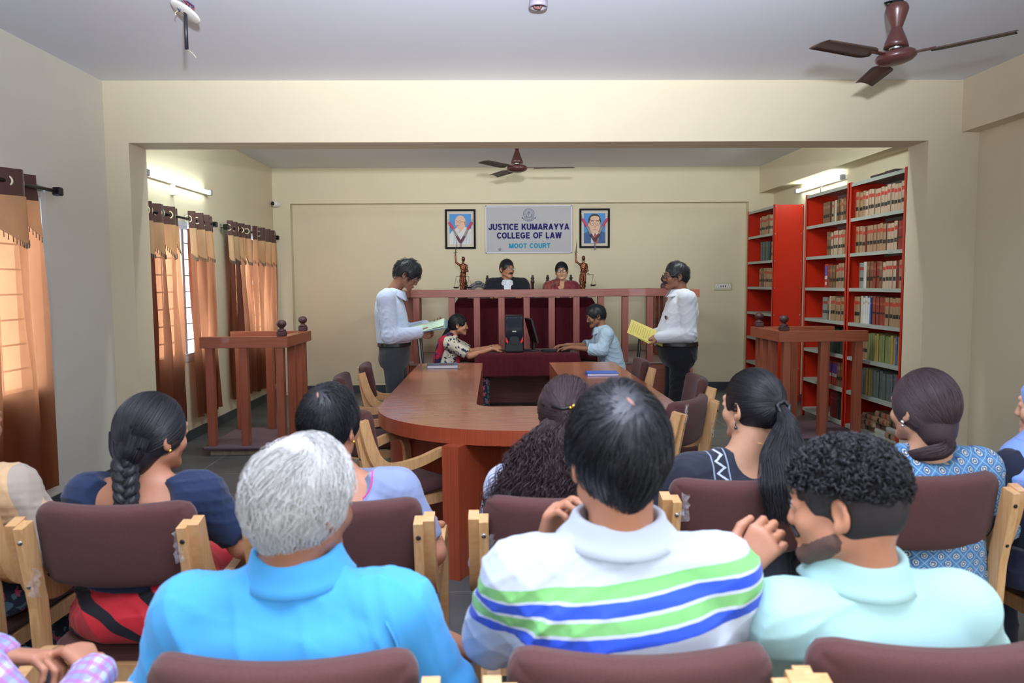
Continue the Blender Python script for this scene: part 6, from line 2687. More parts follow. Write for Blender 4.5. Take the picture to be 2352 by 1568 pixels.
# file and papers in their hands
t = thing('file_folder', 'open blue file with pale green sheets held by the person standing at left', 'file', (-.575, 6.52, 1.135), 0)
Mf = Matrix.Rotation(math.radians(-9), 4, 'Y') @ Matrix.Rotation(math.radians(14), 4, 'X')
MB().box((-.165, -.12, -.008), (.165, .12, -.004), M=Mf).build('cover', mat('file_blue', '55708F', rough=.5), t)
gp = mat('green_paper', 'C6DCC4', rough=.8)
MB().box((-.16, -.11, -.003), (.145, .115, .002), M=Mf).build('sheet', gp, t)
Mf2 = Mf @ Matrix.Rotation(math.radians(-5), 4, 'Y')
sh = MB().box((-.16, -.105, .004), (.14, .112, .006), M=Mf2).build('sheet', gp, t)
mb = MB()
for k in range(14):
    y = -.09 + k * .0135
    mb.box((-.13 + .01 * (k % 3), y, .0062), (.10 - .02 * (k % 4), y + .0022, .0066), M=Mf2)
mb.build('handwriting', mat('faint_ink', '8FA6A0'), sh)['kind'] = 'stuff'

t = thing('paper_sheets', 'yellow printed sheets held out by the person standing at right', 'paper', (1.245, 6.44, 1.085), 0)
Mp = Matrix.Rotation(math.radians(24), 4, 'Y') @ Matrix.Rotation(math.radians(62), 4, 'X')
yp = mat('yellow_paper', 'DCCB70', rough=.8)
MB().box((-.11, -.068, 0), (.13, .068, .0015), M=Mp).build('sheet', yp, t)
Mp2 = Mp @ Matrix.Rotation(math.radians(-4), 4, 'Z') @ Matrix.Translation((.004, -.005, -.004))
MB().box((-.11, -.068, 0), (.13, .068, .0015), M=Mp2).build('sheet', yp, t)
mb = MB()
for k in range(9):
    x = -.085 + k * .02
    mb.box((x, -.05 + .008 * (k % 3), -.0008), (x + .003, .05 - .012 * (k % 2), .0022), M=Mp)
mb.build('print', mat('paper_print', '9A8A48'))
bpy.data.objects['print'].parent = t
bpy.data.objects['print']['kind'] = 'stuff'
t = thing('yellow_paper', 'corner of a yellow paper held low against the belt of the person standing right', 'paper', (1.40, 6.49, 1.0), 0)
MB().box((-.06, -.05, 0), (.05, .05, .002), M=Matrix.Rotation(math.radians(25), 4, 'Y') @ Matrix.Rotation(math.radians(40), 4, 'X')).build('sheet', yp, t)

# ================================================================ CLERKS
t, C, Rn, s, H, J = person('person in cream and navy print dress with red scarf seated left of the computer', (-.53, 8.30, 0), 90, dict(
    T=1.163, head=(-4, -6, 0), head_xy=(0, .125), sw=.150, hs=.95, zp=.50, zs=.865, cy1=.03, skin=SK['mid'], face=True, sex='f', h=.005, arm_r=.9,
    armL=((-.18, .26, .74), (-.08, .50, .80)), armR=((.18, .255, .725), (.07, .50, .795)),
    handL=dict(d=(.5, .8, .1), n=(-.5, .2, .8), curl=.5), handR=dict(d=(-.45, .85, .1), n=(.5, .2, .8), curl=.45),
    top=dict(name='kurta', m=mat_blotch('cream_navy_print', 'C9BFB0', '2A2848', 30, .57), sleeve='0.75', ease=.012, folds=.006, seed=3,
             crew=True, over=True),
    bot=dict(m=multi_dark), neck_r=.044))
f = Field((-.22, -.20, .52), (.24, .20, 1.0), .005)
rd = mat_blotch('red_navy_dupatta', 'A02036', '2A1C3C', 9, .52)
f.cap((.06, .03, .93), (.13, -.03, .88), .045, .052, .02)
f.cap((.13, -.03, .88), (.12, -.095, .72), .050, .040, .03)
f.cap((.12, -.095, .72), (.10, -.12, .58), .040, .05, .03)
f.cap((.06, .05, .92), (.07, .12, .78), .04, .030, .02)
f.cap((.07, .12, .78), (.09, .11, .60), .03, .035, .02)
f.disp(lambda Q: .0035 * np.sin(Q[:, 0] * 120 + Q[:, 1] * 90))
sdf_obj('dupatta', f, rd, t)
o = hair_combed(t, C, Rn, s, hair_black, (0, -.115, -.05), seed=7, n=500, h=.005)
rs = np.random.RandomState(4)
A = bundle([H(0, -.10, -.02), H(0, -.12, -.07), (0.0, -.10, .82), (.0, -.14, .64)], [.024, .022, .018, .008], 160, rs, wav=.004, wf=14)
strand_mesh('plait', A, .0018, .001, hair_black, o)
for k in range(2):
    MB().lathe([(.0285, -.003), (.0305, 0), (.0285, .003)], n=24, c=J['wR'] + np.array((0, -.01 - .012 * k, 0)), M=Matrix.Rotation(PI / 2, 4, 'X')).build('bracelet', mat('silver_bracelet', 'C8C4C8', rough=.2, metal=1), t)

t, C, Rn, s, H, J = person('person in pale blue striped shirt typing at the keyboard right of the computer', (1.30, 8.30, 0), -90, dict(
    T=1.257, head=(-6, -20, 0), head_xy=(0, .195), sw=.178, zp=.50, zs=.945, cy1=.10, skin=SK['dark'], face=True, mous=.9, h=.005,
    armL=((-.225, .16, .775), (-.10, .475, .80)), armR=((.225, .17, .79), (.09, .50, .81)),
    handL=dict(d=(.25, .9, -.05), n=(0, .1, 1), curl=.35), handR=dict(d=(-.2, .9, .0), n=(0, .1, 1), curl=.35),
    top=dict(m=mat_pinstripe('blue_pinstripe_shirt', 'AFC3D8', '8FA8C4'), ease=.020, folds=.0055, seed=23, ff=(8, 8, 9), sleeve='1.28', roll=True, hem=.46,
             collar=dict(r=(.062, .064), tilt=-12, out=.034, gap=18)),
    bot=dict(m=dark_trousers), neck_r=.052))
hair_short(t, C, Rn, s, hair_black, seed=41, n=700, L=.06, fringe=.050, h=.005, thick=.014, lift=.2)

# ================================================================ AUDIENCE, front row
rs = np.random.RandomState(11)
# --- woman with the long braid
def braid_skin(f, H):
    pass


t, C, Rn, s, H, J = person('person in navy blouse and red and black saree seated in the front row', (-1.06, 2.27, 0), 0, dict(
    T=1.172, head=(28, -6, 4), head_xy=(.02, .02), hs=1.0, sw=.168, fat=.012, zs=.872, skin=SK['mid'], sex='f', h=.005, cy1=-.005, arm_r=1.25,
    armR=((.27, .05, .70), (.25, .24, .70)), armL=((-.25, .06, .68), (-.2, .28, .68)),
    top=dict(name='blouse', m=cloth('navy_blouse', '1F2B48', bump=.2), sleeve='0.72', ease=.010, folds=.004, seed=2, h=.005, crew=True, hem=.62,
             cuts=[((-.015, -.125, .900), (.150, .105, .120)), ((-.01, .0, .965), (.13, .10, .07))]),
    bot=dict(name='saree', m=saree_m, skirt=True, folds=.010, top=.17, extra_add=lambda B: (B.ell((.0, -.07, .53), (.19, .11, .10), .05), B.ell((.10, -.09, .60), (.09, .07, .07), .03)))))
f = Field((-.30, -.15, .66), (-.08, .16, 1.0), .005)
f.cap((-.10, .03, .945), (-.17, .01, .905), .040, .058, .02)
f.cap((-.17, .01, .905), (-.20, .06, .74), .060, .070, .02)
f.plane((0, -.02, 0), (0, -1, .25))
sdf_obj('saree_pallu', f, mat('red_pallu', 'B01C2E', rough=.6, sheen=.3), t)
o = hair_combed(t, C, Rn, s, hair_black, (.02, -.118, -.075), seed=51, nape=True, n=4500, L=.21, h=.0045, thick=.008, jit=.03, HRs=HR + .005, r=(.0011, .0007))
# braid: three interlaced strands
n0 = H(.025, -.105, -.062)
top_b, bot_b = np.array(n0), np.array((.005, -.150, .79))
for q_ in (-1, 0, 1):
    A = bundle([H(q_ * .045 + .01, -.085, .01), H(q_ * .035 + .02, -.100, -.035), top_b + (q_ * .004, 0, -.02)], [.030, .026, .016], 500, rs, K=14)
    strand_mesh('nape_hair', A, .0012, .001, hair_black, o)
paths = []
K = 60
for q in range(3):
    u = np.linspace(0, 1, K)
    base = top_b[None] * (1 - u)[:, None] + bot_b[None] * u[:, None]
    base[:, 1] -= .016 * np.sin(u * PI)
    base[:, 0] += .012 * np.sin(u * 3)
    th = u * 2 * PI * 2.6 + q * 2 * PI / 3
    wd = .021 * (1 - .25 * u)
    base[:, 0] += wd * np.sin(th)
    base[:, 1] += wd * .55 * np.sin(2 * th)
    rad = .0195 * (1 - .25 * u)
    MBb = MB().tube([tuple(p) for p in base], list(rad * .9), n=10)
    bo = MBb.build('braid_strand', hair_black, o)
    A = bundle(base, rad, 140, rs, K=60)
    strand_mesh('braid_hairs', A, .0012, .0012, hair_black, bo)
MB().ball(H(.083, -.002, -.033), .006, n=12).build('earring', gold, t)

# --- short haired person in grey with pink edging
t, C, Rn, s, H, J = person('person in grey top with pink neck edging seated in the front row', (-.475, 2.27, 0), 0, dict(
    T=1.192, head=(18, -4, 3), head_xy=(-.03, .02), hs=1.0, sw=.172, fat=.01, zs=.872, skin=SK['mid'], sex='f', h=.005, arm_r=1.15,
    armR=((.275, .0, .68), (.24, .24, .68)), armL=((-.25, .04, .68), (-.2, .26, .68)),
    top=dict(name='top', m=cloth('grey_blue_top', '8692B4', bump=.2), sleeve='0.70', ease=.012, folds=.004, seed=6, h=.005, hem=.60,
             seams=[('pink_edging', [(-.01 + .116 * math.cos(math.radians(a)), .925 + .088 * math.sin(math.radians(a))) for a in range(-88, 40, 4)], .0028, cloth('pink_trim', 'E8489C'))],
             cuts=[((-.01, -.105, .925), (.130, .10, .095)), ((0, 0, .965), (.115, .09, .065))]),
    bot=dict(name='skirt', m=multi_dark, skirt=True, folds=.008, top=.17)))
hair_short(t, C, Rn, s, hair_black, seed=61, taper=.25, whirl_skin=skin_mat('scalp', '8E6254'), n=4500, L=.055, low=-.080, fringe=.05, thick=.010, lift=.13, messy=.18, whorl=(0, -.66, .74), r=(.0010, .0005), K=8)
MB().ball(H(.083, -.002, -.036), .0055, n=12).build('earring', gold, t)

# --- long wavy brown hair
t, C, Rn, s, H, J = person('person in lavender print top with a jewelled hair clip seated in the front row', (.20, 2.29, 0), 0, dict(
    T=1.205, head=(6, -2, 0), head_xy=(.02, .02), sw=.165, fat=.008, zs=.875, skin=SK['mid'], sex='f', h=.006,
    top=dict(name='kurta', m=mat_blotch('lavender_print', 'B9BEDA', '8E96A8', 30, .62), sleeve='0.9', ease=.014, folds=.005, seed=8, hem=.40, over=False),
    bot=dict(m=cloth('sage_cloth', '6E8A84'), skirt=True)))
def ex_l(f, H):
    f.ell(H(0, -.06, -.03), np.array((.062, .055, .07)), .03, Rn)
f, H2 = cap_field(C, Rn, s, thick=.012, low=-.12, fringe=.04, h=.005, extra=ex_l, ears=False)
f.disp(lambda Q: ridges(Q, 3, .003, (30, 30, 20)))
o = sdf_obj('hair', f, hair_brown, t)
paths = grow(rs, 1400, keep_fem, flow_to((.0, -.12, .02)), K=14, L=.13, lift=.06, jit=.12, Rn=Rn, C=C, s=s, lvar=.3, HRs=HR + .008)
strand_mesh('hair_strands', paths, .0013, .0008, hair_brown, o)
top_h = H(0, -.10, .02)
for k in range(26):
    a = (k / 25 - .5)
    x0 = H(a * .10, -.095 - .015 * math.cos(a * 3), .01 - .01 * abs(a))
    cx = -.055 + a * .34
    zb = .66 + rs.uniform(-.05, .06)
    A = bundle([x0, (x0[0] * .6 + cx * .5, -.095, 1.0), (cx * .95, -.135 + .03 * abs(a), .87), (cx + rs.uniform(-.02, .02), -.140 + .05 * abs(a), zb)],
               [.016, .022, .026, .016], 60, rs, wav=.011 + .005 * rs.rand(), wf=26 + rs.rand() * 10, K=40, fuzz=.012)
    strand_mesh('hair_lock', A, .0011, .0006, hair_brown, o)
cl = MB().tube([H(-.045, -.118, .055), H(-.01, -.128, .048), H(.03, -.124, .058), H(.05, -.112, .062)], .004, n=8)
clo = cl.build('hair_clip', black_metal, t)
mb = MB()
mb.ball(H(.020, -.132, .056), .008, m=gold, n=10).ball(H(.031, -.132, .056), .009, m=mat('pearl', 'E6E0D0', rough=.2), n=10).ball(H(.045, -.126, .060), .010, m=mat('green_stone', '2FA868', rough=.2), n=6)
mb.ball(H(.01, -.131, .052), .005, m=gold, n=8).ball(H(.057, -.119, .063), .006, m=gold, n=8)
mb.build('clip_gems', None, clo)
dp = Field((-.32, -.1, .30), (-.12, .3, .62), .006)
dp.cap((-.24, .0, .58), (-.24, .02, .45), .03, .045, .02)
dp.cap((-.24, .02, .45), (-.22, .0, .36), .04, .02, .02)
dp.disp(lambda Q: .005 * np.sin(Q[:, 0] * 150 + Q[:, 1] * 60))
sdf_obj('dupatta_end', dp, cloth('sage_green_dupatta', '7FA39C'), t)

# --- ponytail
t, C, Rn, s, H, J = person('person in black tunic with a white zigzag band seated in the front row', (.80, 2.44, 0), -6, dict(
    T=1.206, head=(-22, -4, 0), head_xy=(.05, .02), sw=.165, fat=.010, zs=.870, skin=SK['light'], sex='f', h=.005,
    armL=((-.29, .08, .70), (-.24, .30, .70)),
    top=dict(name='kurta', m=ikat_m, sleeve='1.15', ease=.016, folds=.005, seed=10, hem=.40, neck=(.075, .085, .085), nz=.0,
             cuts=[((.02, -.07, .945), (.062, .07, .075))]),
    bot=dict(m=black_trousers, skirt=True)))
tie = H(.0, -.128, .010)
o = hair_combed(t, C, Rn, s, hair_black, (.0, -.125, .012), seed=71, n=4200, L=.17, h=.0045, thick=.008, jit=.03, HRs=HR + .004, low=-.066, r=(.0011, .0007))
# hair tie bun ring
mb = MB()
for k in range(3):
    M_t = Matrix.Translation(Vector(tie)) @ Matrix.Rotation(math.radians(60), 4, 'X')
    pts = [M_t @ Vector(((.019 + .003 * math.sin(7 * a)) * math.cos(a), (.019 + .003 * math.cos(5 * a)) * math.sin(a), (k - 1) * .008)) for a in [2 * PI * i / 24 for i in range(25)]]
    mb.tube(pts, .0065, n=8, cap=False)
mb.build('hair_tie', hair_black, o)
for k in range(16):
    a = k / 15 - .5
    e = (tie[0] - .035 + a * .14, -.262 + .015 * rs.rand(), .80 + .05 * abs(a) + rs.uniform(-.03, .03))
    A = bundle([tie + (0, .01, .005), tie + (-.004 + a * .03, -.040, -.045), (tie[0] - .035 + a * .11, -.175, tie[2] - .13), (tie[0] - .045 + a * .14, -.240, tie[2] - .21), e],
               [.012, .018, .022, .022, .010], 110, rs, wav=.004, wf=16, K=34, fuzz=.008)
    strand_mesh('ponytail_lock', A, .0012, .0007, hair_black, o)
MB().tube([H(-.080, -.004, -.035), H(-.081, -.004, -.050)], .002, n=6).ball(H(-.081, -.004, -.056), .006, n=10).build('earring', mat('oxidised_silver', '5A5860', rough=.3, metal=1), t)
MB().tube([H(-.05, -.05, -.10), H(0, -.085, -.118), H(.05, -.05, -.10)], .0012, n=5).build('chain', gold, t)

# --- blue block print tunic
t, C, Rn, s, H, J = person('person in blue block printed tunic seated in the front row before the bookcases', (1.44, 2.46, 0), 2, dict(
    T=1.198, head=(-18, -4, 0), head_xy=(-.01, .02), hs=1.04, sw=.170, fat=.014, zs=.872, skin=SK['light'], sex='f', h=.005, arm_r=1.1,
    armR=((.26, .02, .68), (.2, .25, .68)),
    top=dict(name='kurta', m=print_m, sleeve='1.1', ease=.014, folds=.004, seed=14, hem=.38, cuts=[((-.005, -.075, .955), (.098, .085, .052))]),
    bot=dict(m=cloth('navy_salwar', '1A2038'), skirt=True)))
o = hair_combed(t, C, Rn, s, hair_brown, (.02, -.10, -.085), seed=81, n=4200, L=.22, h=.0045, thick=.010, nape=True, jit=.06, HRs=HR + .006, low=-.085, r=(.0011, .0007))
for k in range(5):
    A = bundle([H(.025 + k * .004, -.045, -.05), H(.0, -.095, -.10), H(-.03, -.10, -.118), H(-.075, -.05, -.135), (H(-.09, 0, -.15)[0], .06, .90)], [.010, .022, .024, .020, .003], 150, rs, wav=.003, wf=10)
    strand_mesh('low_tail', A, .0012, .0008, hair_brown, o)
MB().ball(H(-.084, .0, -.035), .007, n=12).ball(H(-.084, .0, -.047), .005, n=10).build('earring', mat('silver_jewel', 'E0E0E8', rough=.15, metal=1), t)

# --- blue headscarf at the right edge
sc_m = mat_check('blue_check_scarf', '7FA0E0', 'A88AB8', '6486C8', cell=.055, w=.05, soft=.6)
t, C, Rn, s, H, J = person('person in a blue checked headscarf cut off by the right edge of the frame', (1.885, 2.47, 0), -8, dict(
    T=1.19, head=(-30, -3, 0), head_xy=(0, .02), sw=.165, fat=.01, zs=.868, skin=SK['light'], sex='f', h=.006, ears=False,
    top=dict(name='dress', m=cloth('navy_dress', '181C30'), sleeve='long', ease=.012, folds=.005, seed=15, hem=.38),
    bot=dict(m=cloth('navy_dress', '181C30'), skirt=True)))
f = Field((-.27, -.24, .78), (.27, .22, 1.24), .006)
Cc = C
f.ell(C + Rn @ np.array((0, -.015, .035)), (.092, .112, .100), .0, Rn)
f.ell(C + Rn @ np.array((0, -.03, -.03)), (.078, .085, .085), .03, Rn)
f.cap(C + (0, -.02, -.06), (0, .0, .93), .075, .095, .04)
f.cap((-.10, .0, .885), (.10, .0, .885), .085, .085, .05)
f.loft([(.80, 0, .01, .235, .12), (.86, 0, 0, .232, .14), (.93, 0, 0, .17, .115), (.99, 0, 0, .09, .085)], k=.03)
f.ell(C + Rn @ np.array((0, .110, -.020)), (.060, .055, .078), .008, Rn, 'sub')
f.disp(lambda Q: ridges(Q, 31, .006, (10, 10, 8)))
f.plane((0, 0, .805), (-.12, 0, -1))
sdf_obj('headscarf', f, sc_m, t)

# --- tan clothed person at the left edge
q = NT('tan_grey_stripes')
fz = q.op('FRACT', q.op('ADD', q.op('DIVIDE', q.op('ADD', q.x, q.op('MULTIPLY', q.z, .25)), .11), 20.1))
tan_m = q.done(q.mix(q.op('LESS_THAN', fz, .45), q.col('D4AE84'), q.col('A89A8C')))
t, C, Rn, s, H, J = person('person in tan and grey striped top cut off by the left edge of the picture', (-1.69, 2.37, 0), 2, dict(
    T=1.19, head=(20, -4, 0), head_xy=(.02, .02), sw=.172, fat=.012, zs=.872, skin=SK['dark'], sex='m', h=.006,
    armR=((.27, .02, .69), (.20, .26, .66)),
    top=dict(name='kurta', m=tan_m, sleeve='1.1', ease=.018, folds=.006, seed=19, hem=.38),
    bot=dict(m=multi_dark, skirt=True)))
hair_short(t, C, Rn, s, hair_black, seed=91, n=500, L=.05, h=.006)

# ================================================================ AUDIENCE, rear row
# --- grey haired man
t, C, Rn, s, H, J = person('person in bright blue shirt seated in the rear row, seen from behind', (-.385, 1.40, 0), 0, dict(
    T=1.208, head=(32, -6, 2), head_xy=(.022, .0), hs=.97, sw=.188, fat=.020, zs=.885, skin=SK['dark'], h=.005, cy1=-.01, arm_r=1.05,
    armR=((.275, .02, .70), (.275, .20, .70)), armL=((-.265, .02, .70), (-.2, .25, .68)),
    handR=dict(d=(.05, .85, -.1), n=(.5, .1, .85), curl=.9),
    top=dict(m=blue_shirt, seams=[('yoke_seam', [(x / 100, .845 - .5 * (x / 100) ** 2) for x in range(-19, 20)], .0026, None), ('sleeve_seam', [(.185 + .02 * math.sin(i / 3), .90 - i * .012) for i in range(14)], .0026, None)], sleeve='1.25', ease=.018, folds=.0075, seed=27, ff=(7, 7, 8), h=.005, hem=.45, nz=.006,
             collar=dict(r=(.070, .068), tilt=8, out=.034, h=.036, gap=24, dz=.040)),
    bot=dict(m=dark_trousers), neck_r=.062))


def wav_grey(A, rs):
    K = A.shape[1]
    u = np.linspace(0, 1, K)[None, :, None]
    ph = rs.uniform(0, 6, (A.shape[0], 1, 1))
    A = A + .0045 * np.sin(u * 7 + ph) * np.array([1, .4, .5]) * u
    return A


hk = lambda P: ~((np.abs(P[:, 0]) > .045) & (P[:, 1] > -.04) & (P[:, 1] < .03) & (P[:, 2] < .02)) & (P[:, 2] > np.where(P[:, 1] > .02, .05, np.where(P[:, 1] > -.035, .0, -.10 + (P[:, 1] + .10) * .3)))
hair_short(t, C, Rn, s, hair_grey, seed=101, taper=.15, n=6500, L=.105, low=-.095, fringe=.05, thick=.014, lift=.20, messy=.5, whorl=(-.05, -.30, .93), r=(.0010, .0005), K=11, keep=hk, wave=wav_grey)
# yoke seam across the shoulders
def back_point(J, x, z, ease=.02, sw=.19):
    return None


# --- striped polo
t, C, Rn, s, H, J = person('person in white polo shirt with blue and green stripes seated in the rear row', (.232, 1.405, 0), 0, dict(
    T=1.298, head=(-7, -12, 0), head_xy=(-.005, -.005), hs=1.06, sw=.183, fat=.016, zs=.945, skin=SK['mid'], h=.005, cy1=-.015,
    armL=((-.245, .14, .75), (-.13, .20, .93)), armR=((.255, .06, .74), (.2, .27, .70)),
    handL=dict(d=(.25, -.10, .95), n=(-.8, .5, .1), curl=.85, side=-1),
    top=dict(m=polo_m, sleeve='0.88', ease=.022, folds=.0075, seed=37, ff=(6, 6, 7), h=.005, hem=.45, nz=.004,
             collar=dict(r=(.075, .070), tilt=8, out=.040, h=.030, gap=24, dz=.044)),
    bot=dict(m=dark_trousers), neck_r=.060))
hair_short(t, C, Rn, s, hair_black, seed=111, taper=.30, whirl_skin=skin_mat('scalp', '8E6254'), n=7000, L=.075, low=-.085, fringe=.05, thick=.014, lift=.19, messy=.22, whorl=(.02, -.74, .66), r=(.0009, .0005), K=10)

# --- mint shirt
t, C, Rn, s, H, J = person('person in mint shirt and dark watch with one hand raised to the mouth', (.715, 1.40, 0), -6, dict(
    T=1.190, head=(-44, -8, 4), head_xy=(-.052, .0), hs=.98, sw=.172, fat=.014, zs=.862, skin=SK['mid'], face=True, mous=1.0, h=.0045, cy1=-.01,
    armL=((-.215, .16, .68), (-.215, .10, .915)), armR=((.27, .03, .70), (.2, .26, .68)),
    handL=dict(d=(.55, -.05, .75), n=(-.5, -.75, .45), curl=.95, side=-1, s=1.0),
    top=dict(m=mint_shirt, seams=[('yoke_seam', [(x / 100, .80 + .08 * x / 100) for x in range(-17, 20)], .0026, None), ('sleeve_seam', [(-.165 - .01 * math.sin(i / 3), .86 - i * .012) for i in range(8)], .0026, None)], sleeve='0.9', ease=.020, folds=.0075, seed=47, ff=(6, 6, 8), h=.005, hem=.45, nz=.004,
             collar=dict(r=(.068, .068), tilt=8, out=.036, h=.036, gap=24, dz=.040)),
    bot=dict(m=dark_trousers), neck_r=.058))
# faded sides and back, curls on top
fade = mat('faded_hair', '241D1F', rough=.7, noise=.3, nscale=300, bump=.4, bscale=700)
f, H2 = cap_field(C, Rn, s, thick=.0035, low=-.075, fringe=.045, h=.0045)
o = sdf_obj('hair', f, fade, t)
f = Field(C - .16, C + .16, .0045)
f.ell(H(0, -.008, .055), np.array((.083, .103, .080)) * s, 0, Rn)
f.plane(H(0, -.02, .030), Rn @ np.array((0, -.25, -1)))
f.ell(H(0, .125, -.01), np.array((.10, .06, .07)) * s, .01, Rn, 'sub')
f.disp(lambda Q: .006 * np.sin(Q[:, 0] * 150) * np.sin(Q[:, 1] * 150 + 1) * np.sin(Q[:, 2] * 140))
sdf_obj('curly_top', f, fade, o)
rc = np.random.RandomState(5)
D = sphere_dirs(2600, rc)
P0 = np.array([0, -.008, .055]) + D * np.array([.084, .104, .081])
kp = (P0[:, 2] > .040 - (P0[:, 1]) * -.15) & (P0[:, 1] < .085)
P0, D = P0[kp], D[kp]
K = 18
u = np.linspace(0, 1, K)
curls = []
for p0, d in zip(P0, D):
    d = d / np.array([.088, .108, .085]); d /= np.linalg.norm(d)
    a_ = np.cross(d, rc.normal(size=3)); a_ /= np.linalg.norm(a_)
    b2 = np.cross(d, a_)
    ax = d * .35 + a_ * .9
    ax /= np.linalg.norm(ax)
    e1 = np.cross(ax, d); e1 /= np.linalg.norm(e1); e2 = np.cross(ax, e1)
    rad = rc.uniform(.004, .0072)
    th = u * 2 * PI * rc.uniform(1.1, 1.8) + rc.uniform(0, 6)
    L = rc.uniform(.008, .018)
    curls.append(p0 + d * .004 + ax[None] * (u * L)[:, None] + (e1[None] * np.cos(th)[:, None] + e2[None] * np.sin(th)[:, None]) * rad)
curls = np.array(curls) * s @ Rn.T + C
strand_mesh('curls', curls, .0017, .0009, hair_black, o)
# beard
f = Field(C - .14, C + .14, .004)
f.ell(H(0, .028, -.020), np.array((.0606, .0646, .0806)) * s, 0, Rn)
for q_ in (-1, 1):
    f.cap(H(q_ * .052, .012, -.052), H(q_ * .014, .078, -.088), .0222 * s, .0192 * s, .02)
f.ell(H(0, .082, -.088), np.array((.0222, .0182, .0182)) * s, .015, Rn)
f.plane(H(0, .0, -.030), Rn @ np.array((0, .42, 1)))
f.plane(H(0, -.012, 0), Rn @ np.array((0, -1, -.1)))
f.disp(lambda Q: .0009 * np.sin(Q[:, 0] * 420) * np.sin(Q[:, 1] * 390 + 1) * np.sin(Q[:, 2] * 400))
sdf_obj('beard', f, mat('stubble', '5C4138', rough=.8, noise=.3, nscale=300), t)
# watch
uu = (J['eL'] - J['wL']); uu /= np.linalg.norm(uu)
c = J['wL'] + uu * .012
Mw = Vector(uu).to_track_quat('Z', 'Y').to_matrix().to_4x4()
MB().lathe([(.0275, -.013), (.0305, -.011), (.031, 0), (.0305, .011), (.0275, .013)], n=28, M=Mw, c=c).build('watch_strap', mat('dark_watch', '20242E', rough=.5), t)
MB().box((-.016, -.038, -.018), (.016, -.030, .018), bev=.004, M=Matrix.Translation(Vector(c)) @ Mw).build('watch_face', black_pl, t)

# --- plaid sleeves and clasped hands at the lower left corner
t, C, Rn, s, H, J = person('person in pink plaid sleeves with clasped hands cut off at the lower left corner', (-1.30, 1.42, 0), 0, dict(
    T=1.22, head=(20, -10, 0), head_xy=(-.04, .02), sw=.185, fat=.01, zs=.90, skin=SK['mid'], h=.0045,
    armR=((.46, -.08, .645), (.475, .09, .710)), armL=((-.02, .20, .66), (.275, .10, .745)),
    handR=dict(d=(-.55, .45, .25), n=(.35, .2, .9), curl=.7), handL=dict(d=(.9, .15, -.1), n=(0, .3, .95), curl=.75),
    top=dict(m=mat_check('pink_plaid', 'C9CFEE', 'B0508C', '7C86C8', cell=.022, w=.4, soft=.6), ease=.012, folds=.005, seed=57, sleeve='long', hem=.45, cuff=True),
    bot=dict(m=dark_trousers)))
hair_short(t, C, Rn, s, hair_black, seed=93, n=300, L=.05, h=.006)
cc_ = J['wR'] + np.array((-.012, .012, .006))
Mw = Vector((J['wR'] - J['eR'])).to_track_quat('Z', 'Y').to_matrix().to_4x4()
MB().lathe([(.029, -.002), (.031, 0), (.029, .002)], n=28, M=Mw, c=cc_).build('bracelet', mat('pink_bracelet', 'D9A0B0', rough=.3), t)

# chairs that stand under the unseen half of the rear row
place_chair(-1.30, 1.52, 0, 'brown armchair at the lower left corner under the person with clasped hands', G2)
# ================================================================ STATUES
bronze = mat('bronze', '7E4A34', rough=.32, metal=.85, noise=.5, nscale=14)
bronze_d = mat('dark_bronze', '4A362C', rough=.4, metal=.8)


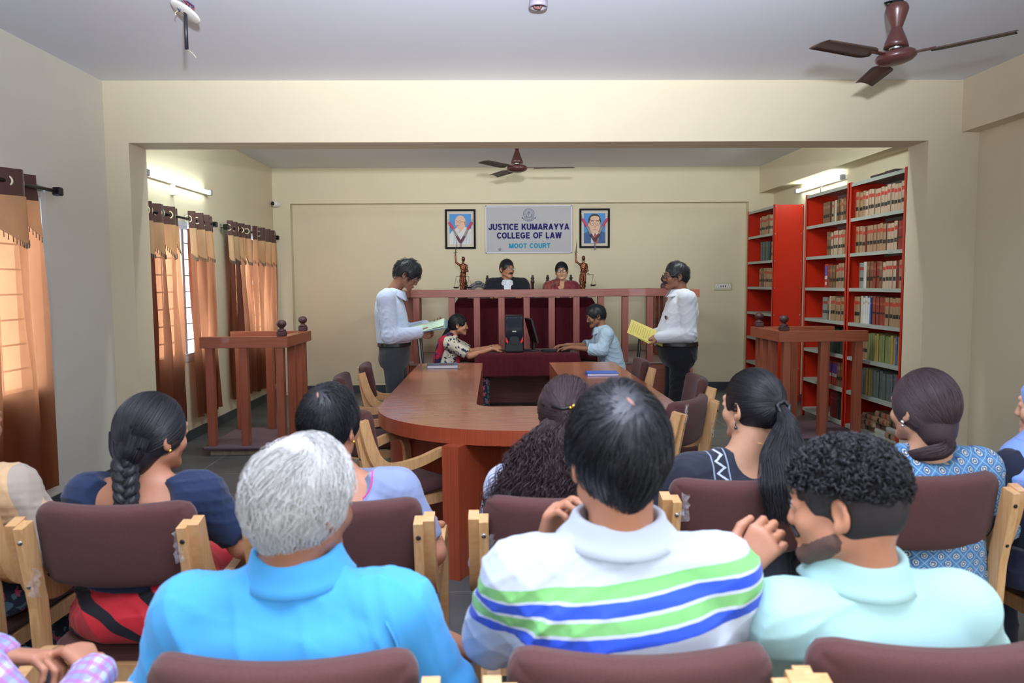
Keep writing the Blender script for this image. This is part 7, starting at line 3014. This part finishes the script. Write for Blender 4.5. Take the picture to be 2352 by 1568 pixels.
def statue(label, x, flip):
    z0 = DZ + .757
    t = thing('justice_statue', label, 'statue', (x, 9.30, z0))
    f = Field((-.14, -.10, 0), (.14, .10, .75), .0035)
    zb = .05
    f.loft([(zb, 0, 0, .036, .034), (zb + .06, 0, 0, .034, .032), (zb + .16, .003, 0, .042, .036), (zb + .235, .008, 0, .040, .032), (zb + .27, .008, 0, .030, .025), (zb + .32, .010, 0, .040, .030), (zb + .355, .010, 0, .042, .026), (zb + .372, .010, 0, .020, .018)], k=.01)
    f.cap((.010, 0, zb + .365), (.012, 0, zb + .405), .013, .012, .01)
    f.ell((.012, 0, zb + .43), (.022, .026, .030), .006)
    f.ell((.014, .016, zb + .435), (.017, .017, .017), .006)
    # raised arm with sword (to the viewer's left)
    f.chain([(-.028, 0, zb + .352), (-.075, -.005, zb + .385), (-.083, -.005, zb + .46)], [.015, .012, .009], .008)
    f.ell((-.083, -.006, zb + .475), (.011, .011, .013), .004)
    # other arm
    if flip:
        f.chain([(.046, 0, zb + .352), (.060, -.01, zb + .28), (.030, -.03, zb + .26)], [.015, .013, .010], .008)
    else:
        f.chain([(.046, 0, zb + .352), (.062, -.01, zb + .285), (.025, -.035, zb + .27)], [.015, .013, .010], .008)
    f.disp(lambda Q: .0035 * np.sin(Q[:, 0] * 190 + Q[:, 2] * 60 + 2 * np.sin(Q[:, 2] * 40)) * (Q[:, 2] < .36) + .0015 * np.sin(Q[:, 2] * 300 + Q[:, 0] * 200) * (Q[:, 2] < .42))
    sdf_obj('figure', f, bronze, t)
    MB().lathe([(.001, 0), (.062, 0), (.062, .012), (.050, .022), (.042, .05), (.001, .055)], n=28).build('base', bronze_d, t)
    MB().tube([(-.083, -.006, zb + .45), (-.081, -.006, zb + .50)], .006, n=8).box((-.106, -.012, zb + .500), (-.056, 0, zb + .508)).add(
        [(-.088, -.006, zb + .505), (-.0805, -.010, zb + .505), (-.073, -.006, zb + .505), (-.0805, -.002, zb + .505), (-.069, -.006, zb + .675)],
        [(0, 1, 4), (1, 2, 4), (2, 3, 4), (3, 0, 4)]).build('sword', bronze_d, t)
    cx, cz = (.0, zb + .215) if not flip else (.085, zb + .232)
    L = .078 if not flip else .040
    mb = MB().tube([(cx - L, -.04, cz), (cx + L, -.04, cz + .002)], .0035, n=6)
    if flip: mb.tube([(.03, -.03, zb + .26), (cx, -.04, cz)], .004, n=6)
    sc = mb.build('scale_beam', bronze_d, t)
    for q_ in ((-1, 1) if not flip else (1,)):
        px = cx + q_ * L
        pz = cz - .125
        m2 = MB()
        for a in (0, 2.1, 4.2):
            m2.tube([(px, -.04, cz), (px + .036 * math.cos(a), -.04 + .03 * math.sin(a), pz)], .0012, n=4)
        m2.lathe([(.001, -.020), (.022, -.018), (.036, -.004), (.038, 0), (.034, -.002), (.001, -.012)], n=20, c=(px, -.04, pz))
        m2.build('scale_pan', bronze_d, sc)
    return t


statue('bronze statue with raised sword and two scale pans, left of the black coated person', -.395, False)
statue('bronze statue with raised sword and one scale pan, right of the maroon saree', 1.075, True)
